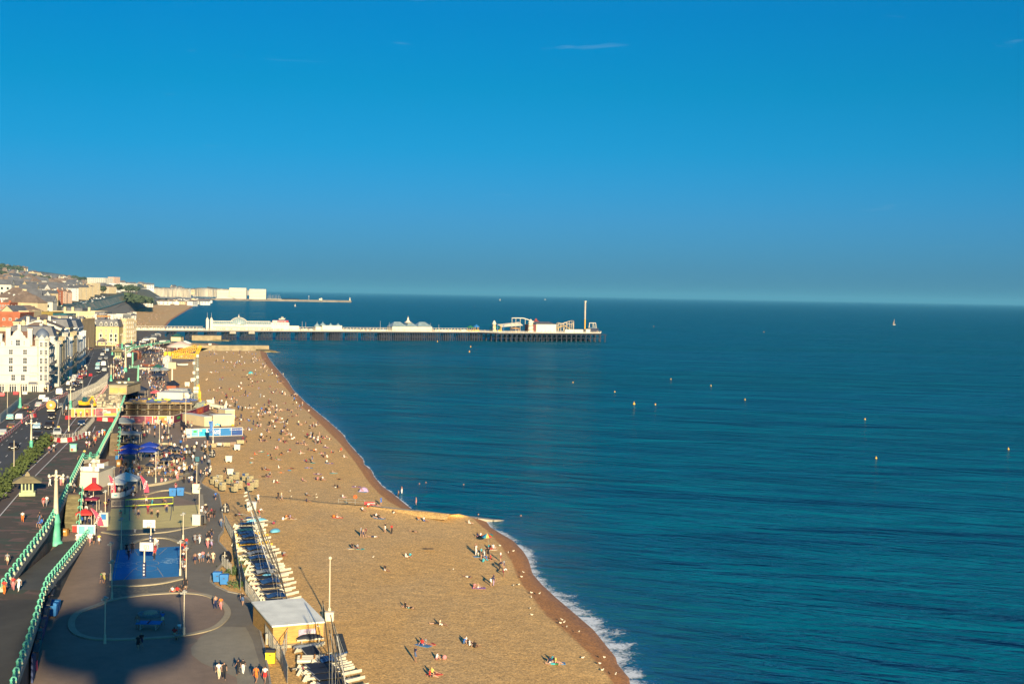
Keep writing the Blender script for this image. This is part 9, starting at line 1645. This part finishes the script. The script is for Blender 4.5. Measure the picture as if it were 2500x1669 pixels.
# beach things that belong to the sunbathers
def umbrella():
 p = on_beach(1193, 1325); r = empty('beach_umbrella', p, 0, 'rainbow beach umbrella standing above the seated crowd', 'umbrella'); ms = [CM[c] for c in 'btyre']; b = MB(); n = 10
 for i in range(n): a0, a1 = 2 * pi * i / n, 2 * pi * (i + 1) / n; b.mat(i % 5).add([(.95 * cos(a0), .95 * sin(a0), 1.25), (.95 * cos(a1), .95 * sin(a1), 1.25), (0, 0, 1.75)], [(0, 1, 2)])
 b.build('canopy', ms, r); b = MB(); b.tube((0, 0, 0), (0, 0, 1.8), .025, .02, 6); b.build('pole', M_GALV, r); r.rotation_euler = (.2, -.15, 0)
umbrella()
for x, y, m, s, lab, nm in ((888, 1199, CM['l'], (2.0, 1.3, .9), 'lilac pop-up beach shade lying on the shingle', 'beach_tent'), (612, 912, CM['t'], (2.4, 1.6, 1.2), 'small turquoise beach tent near the wet bank far up the beach', 'beach_tent')):
 b = MB(); rows = []
 for i in range(9): t = i / 8 * 2 - 1; rows.append([Vector((t * s[0] / 2, s[1] / 2 * cos(pi * j / 8), s[2] * sin(pi * j / 8) * sqrt(max(0, 1 - t * t)))) for j in range(9)])
 b.smooth = True; b.grid(rows); tag(b.build(nm, m, None, on_beach(x, y)), lab, 'tent')
for x, y, c, lab in ((815, 1262, 'o', 'orange bag beside a lone sunbather'), (1085, 1608, 'p', 'pink and teal bag beside a seated person'), (691, 1268, 'w', 'white bag beside three people sitting together')): b = MB(); b.blob((0, 0, .2), .26, 8, 5, .1, (1, .7, 1)); b.bar((-.1, 0, .4), (.1, 0, .4), .04); tag(b.build('bag', CM[c], None, on_beach(x, y)), lab, 'bag')
# ================================================================== the viewing tower whose shadow lies over the courts
def tower():
 r = empty('observation_tower', (-.4, -9.6, LO), 0, 'slender steel viewing mast carrying the round glazed cabin the view is taken beside', 'tower'); H = 114.0
 b = MB(); b.tube((0, 0, -3), (0, 0, H), 2.05, 1.95, 32); b.build('mast', pm('mast_steel', (.25, .26, .27), .4, .1, .2, metal=.3), r); b = MB(); z = CAMZ - LO
 prof = [(2.4, -2.6), (5.0, -2.5), (7.6, -1.7), (8.0, -.5)]; b.lathe([(x, z + h) for x, h in prof], 40); b.lathe([(x, z + h) for x, h in [(8.0, 1.7), (7.6, 2.9), (5.0, 3.5), (2.4, 3.6)]], 40); b.build('cabin_shell', pm('cabin_shell', (.35, .36, .37), .3, .05, .3, metal=.4), r); b = MB(); b.lathe([(8.0, z - .5), (8.15, z + .4), (8.0, z + 1.7)], 40); b.build('glazing', M_GLASS, r)
 b = MB()
 for k in range(20): a = 2 * pi * k / 20; b.bar((cos(a) * 8.05, sin(a) * 8.05, z - .5), (cos(a) * 8.05, sin(a) * 8.05, z + 1.7), .12)
 b.build('mullions', M_GALV, r)
tower()
# ================================================================== the air
def haze():
 m = bpy.data.materials.new('haze'); m.use_nodes = True; t = m.node_tree; t.nodes.clear()
 v = nn(t, 'ShaderNodeVolumePrincipled'); v.inputs['Color'].default_value = (.13, .46, .72, 1); v.inputs['Density'].default_value = .000036; v.inputs['Anisotropy'].default_value = 0.0
 o = nn(t, 'ShaderNodeOutputMaterial'); t.links.new(v.outputs[0], o.inputs['Volume'])
 b = MB(); b.box((0, 42000, 124), (130000, 88000, 255)); tag(b.build('haze', m), kind='stuff')
haze()
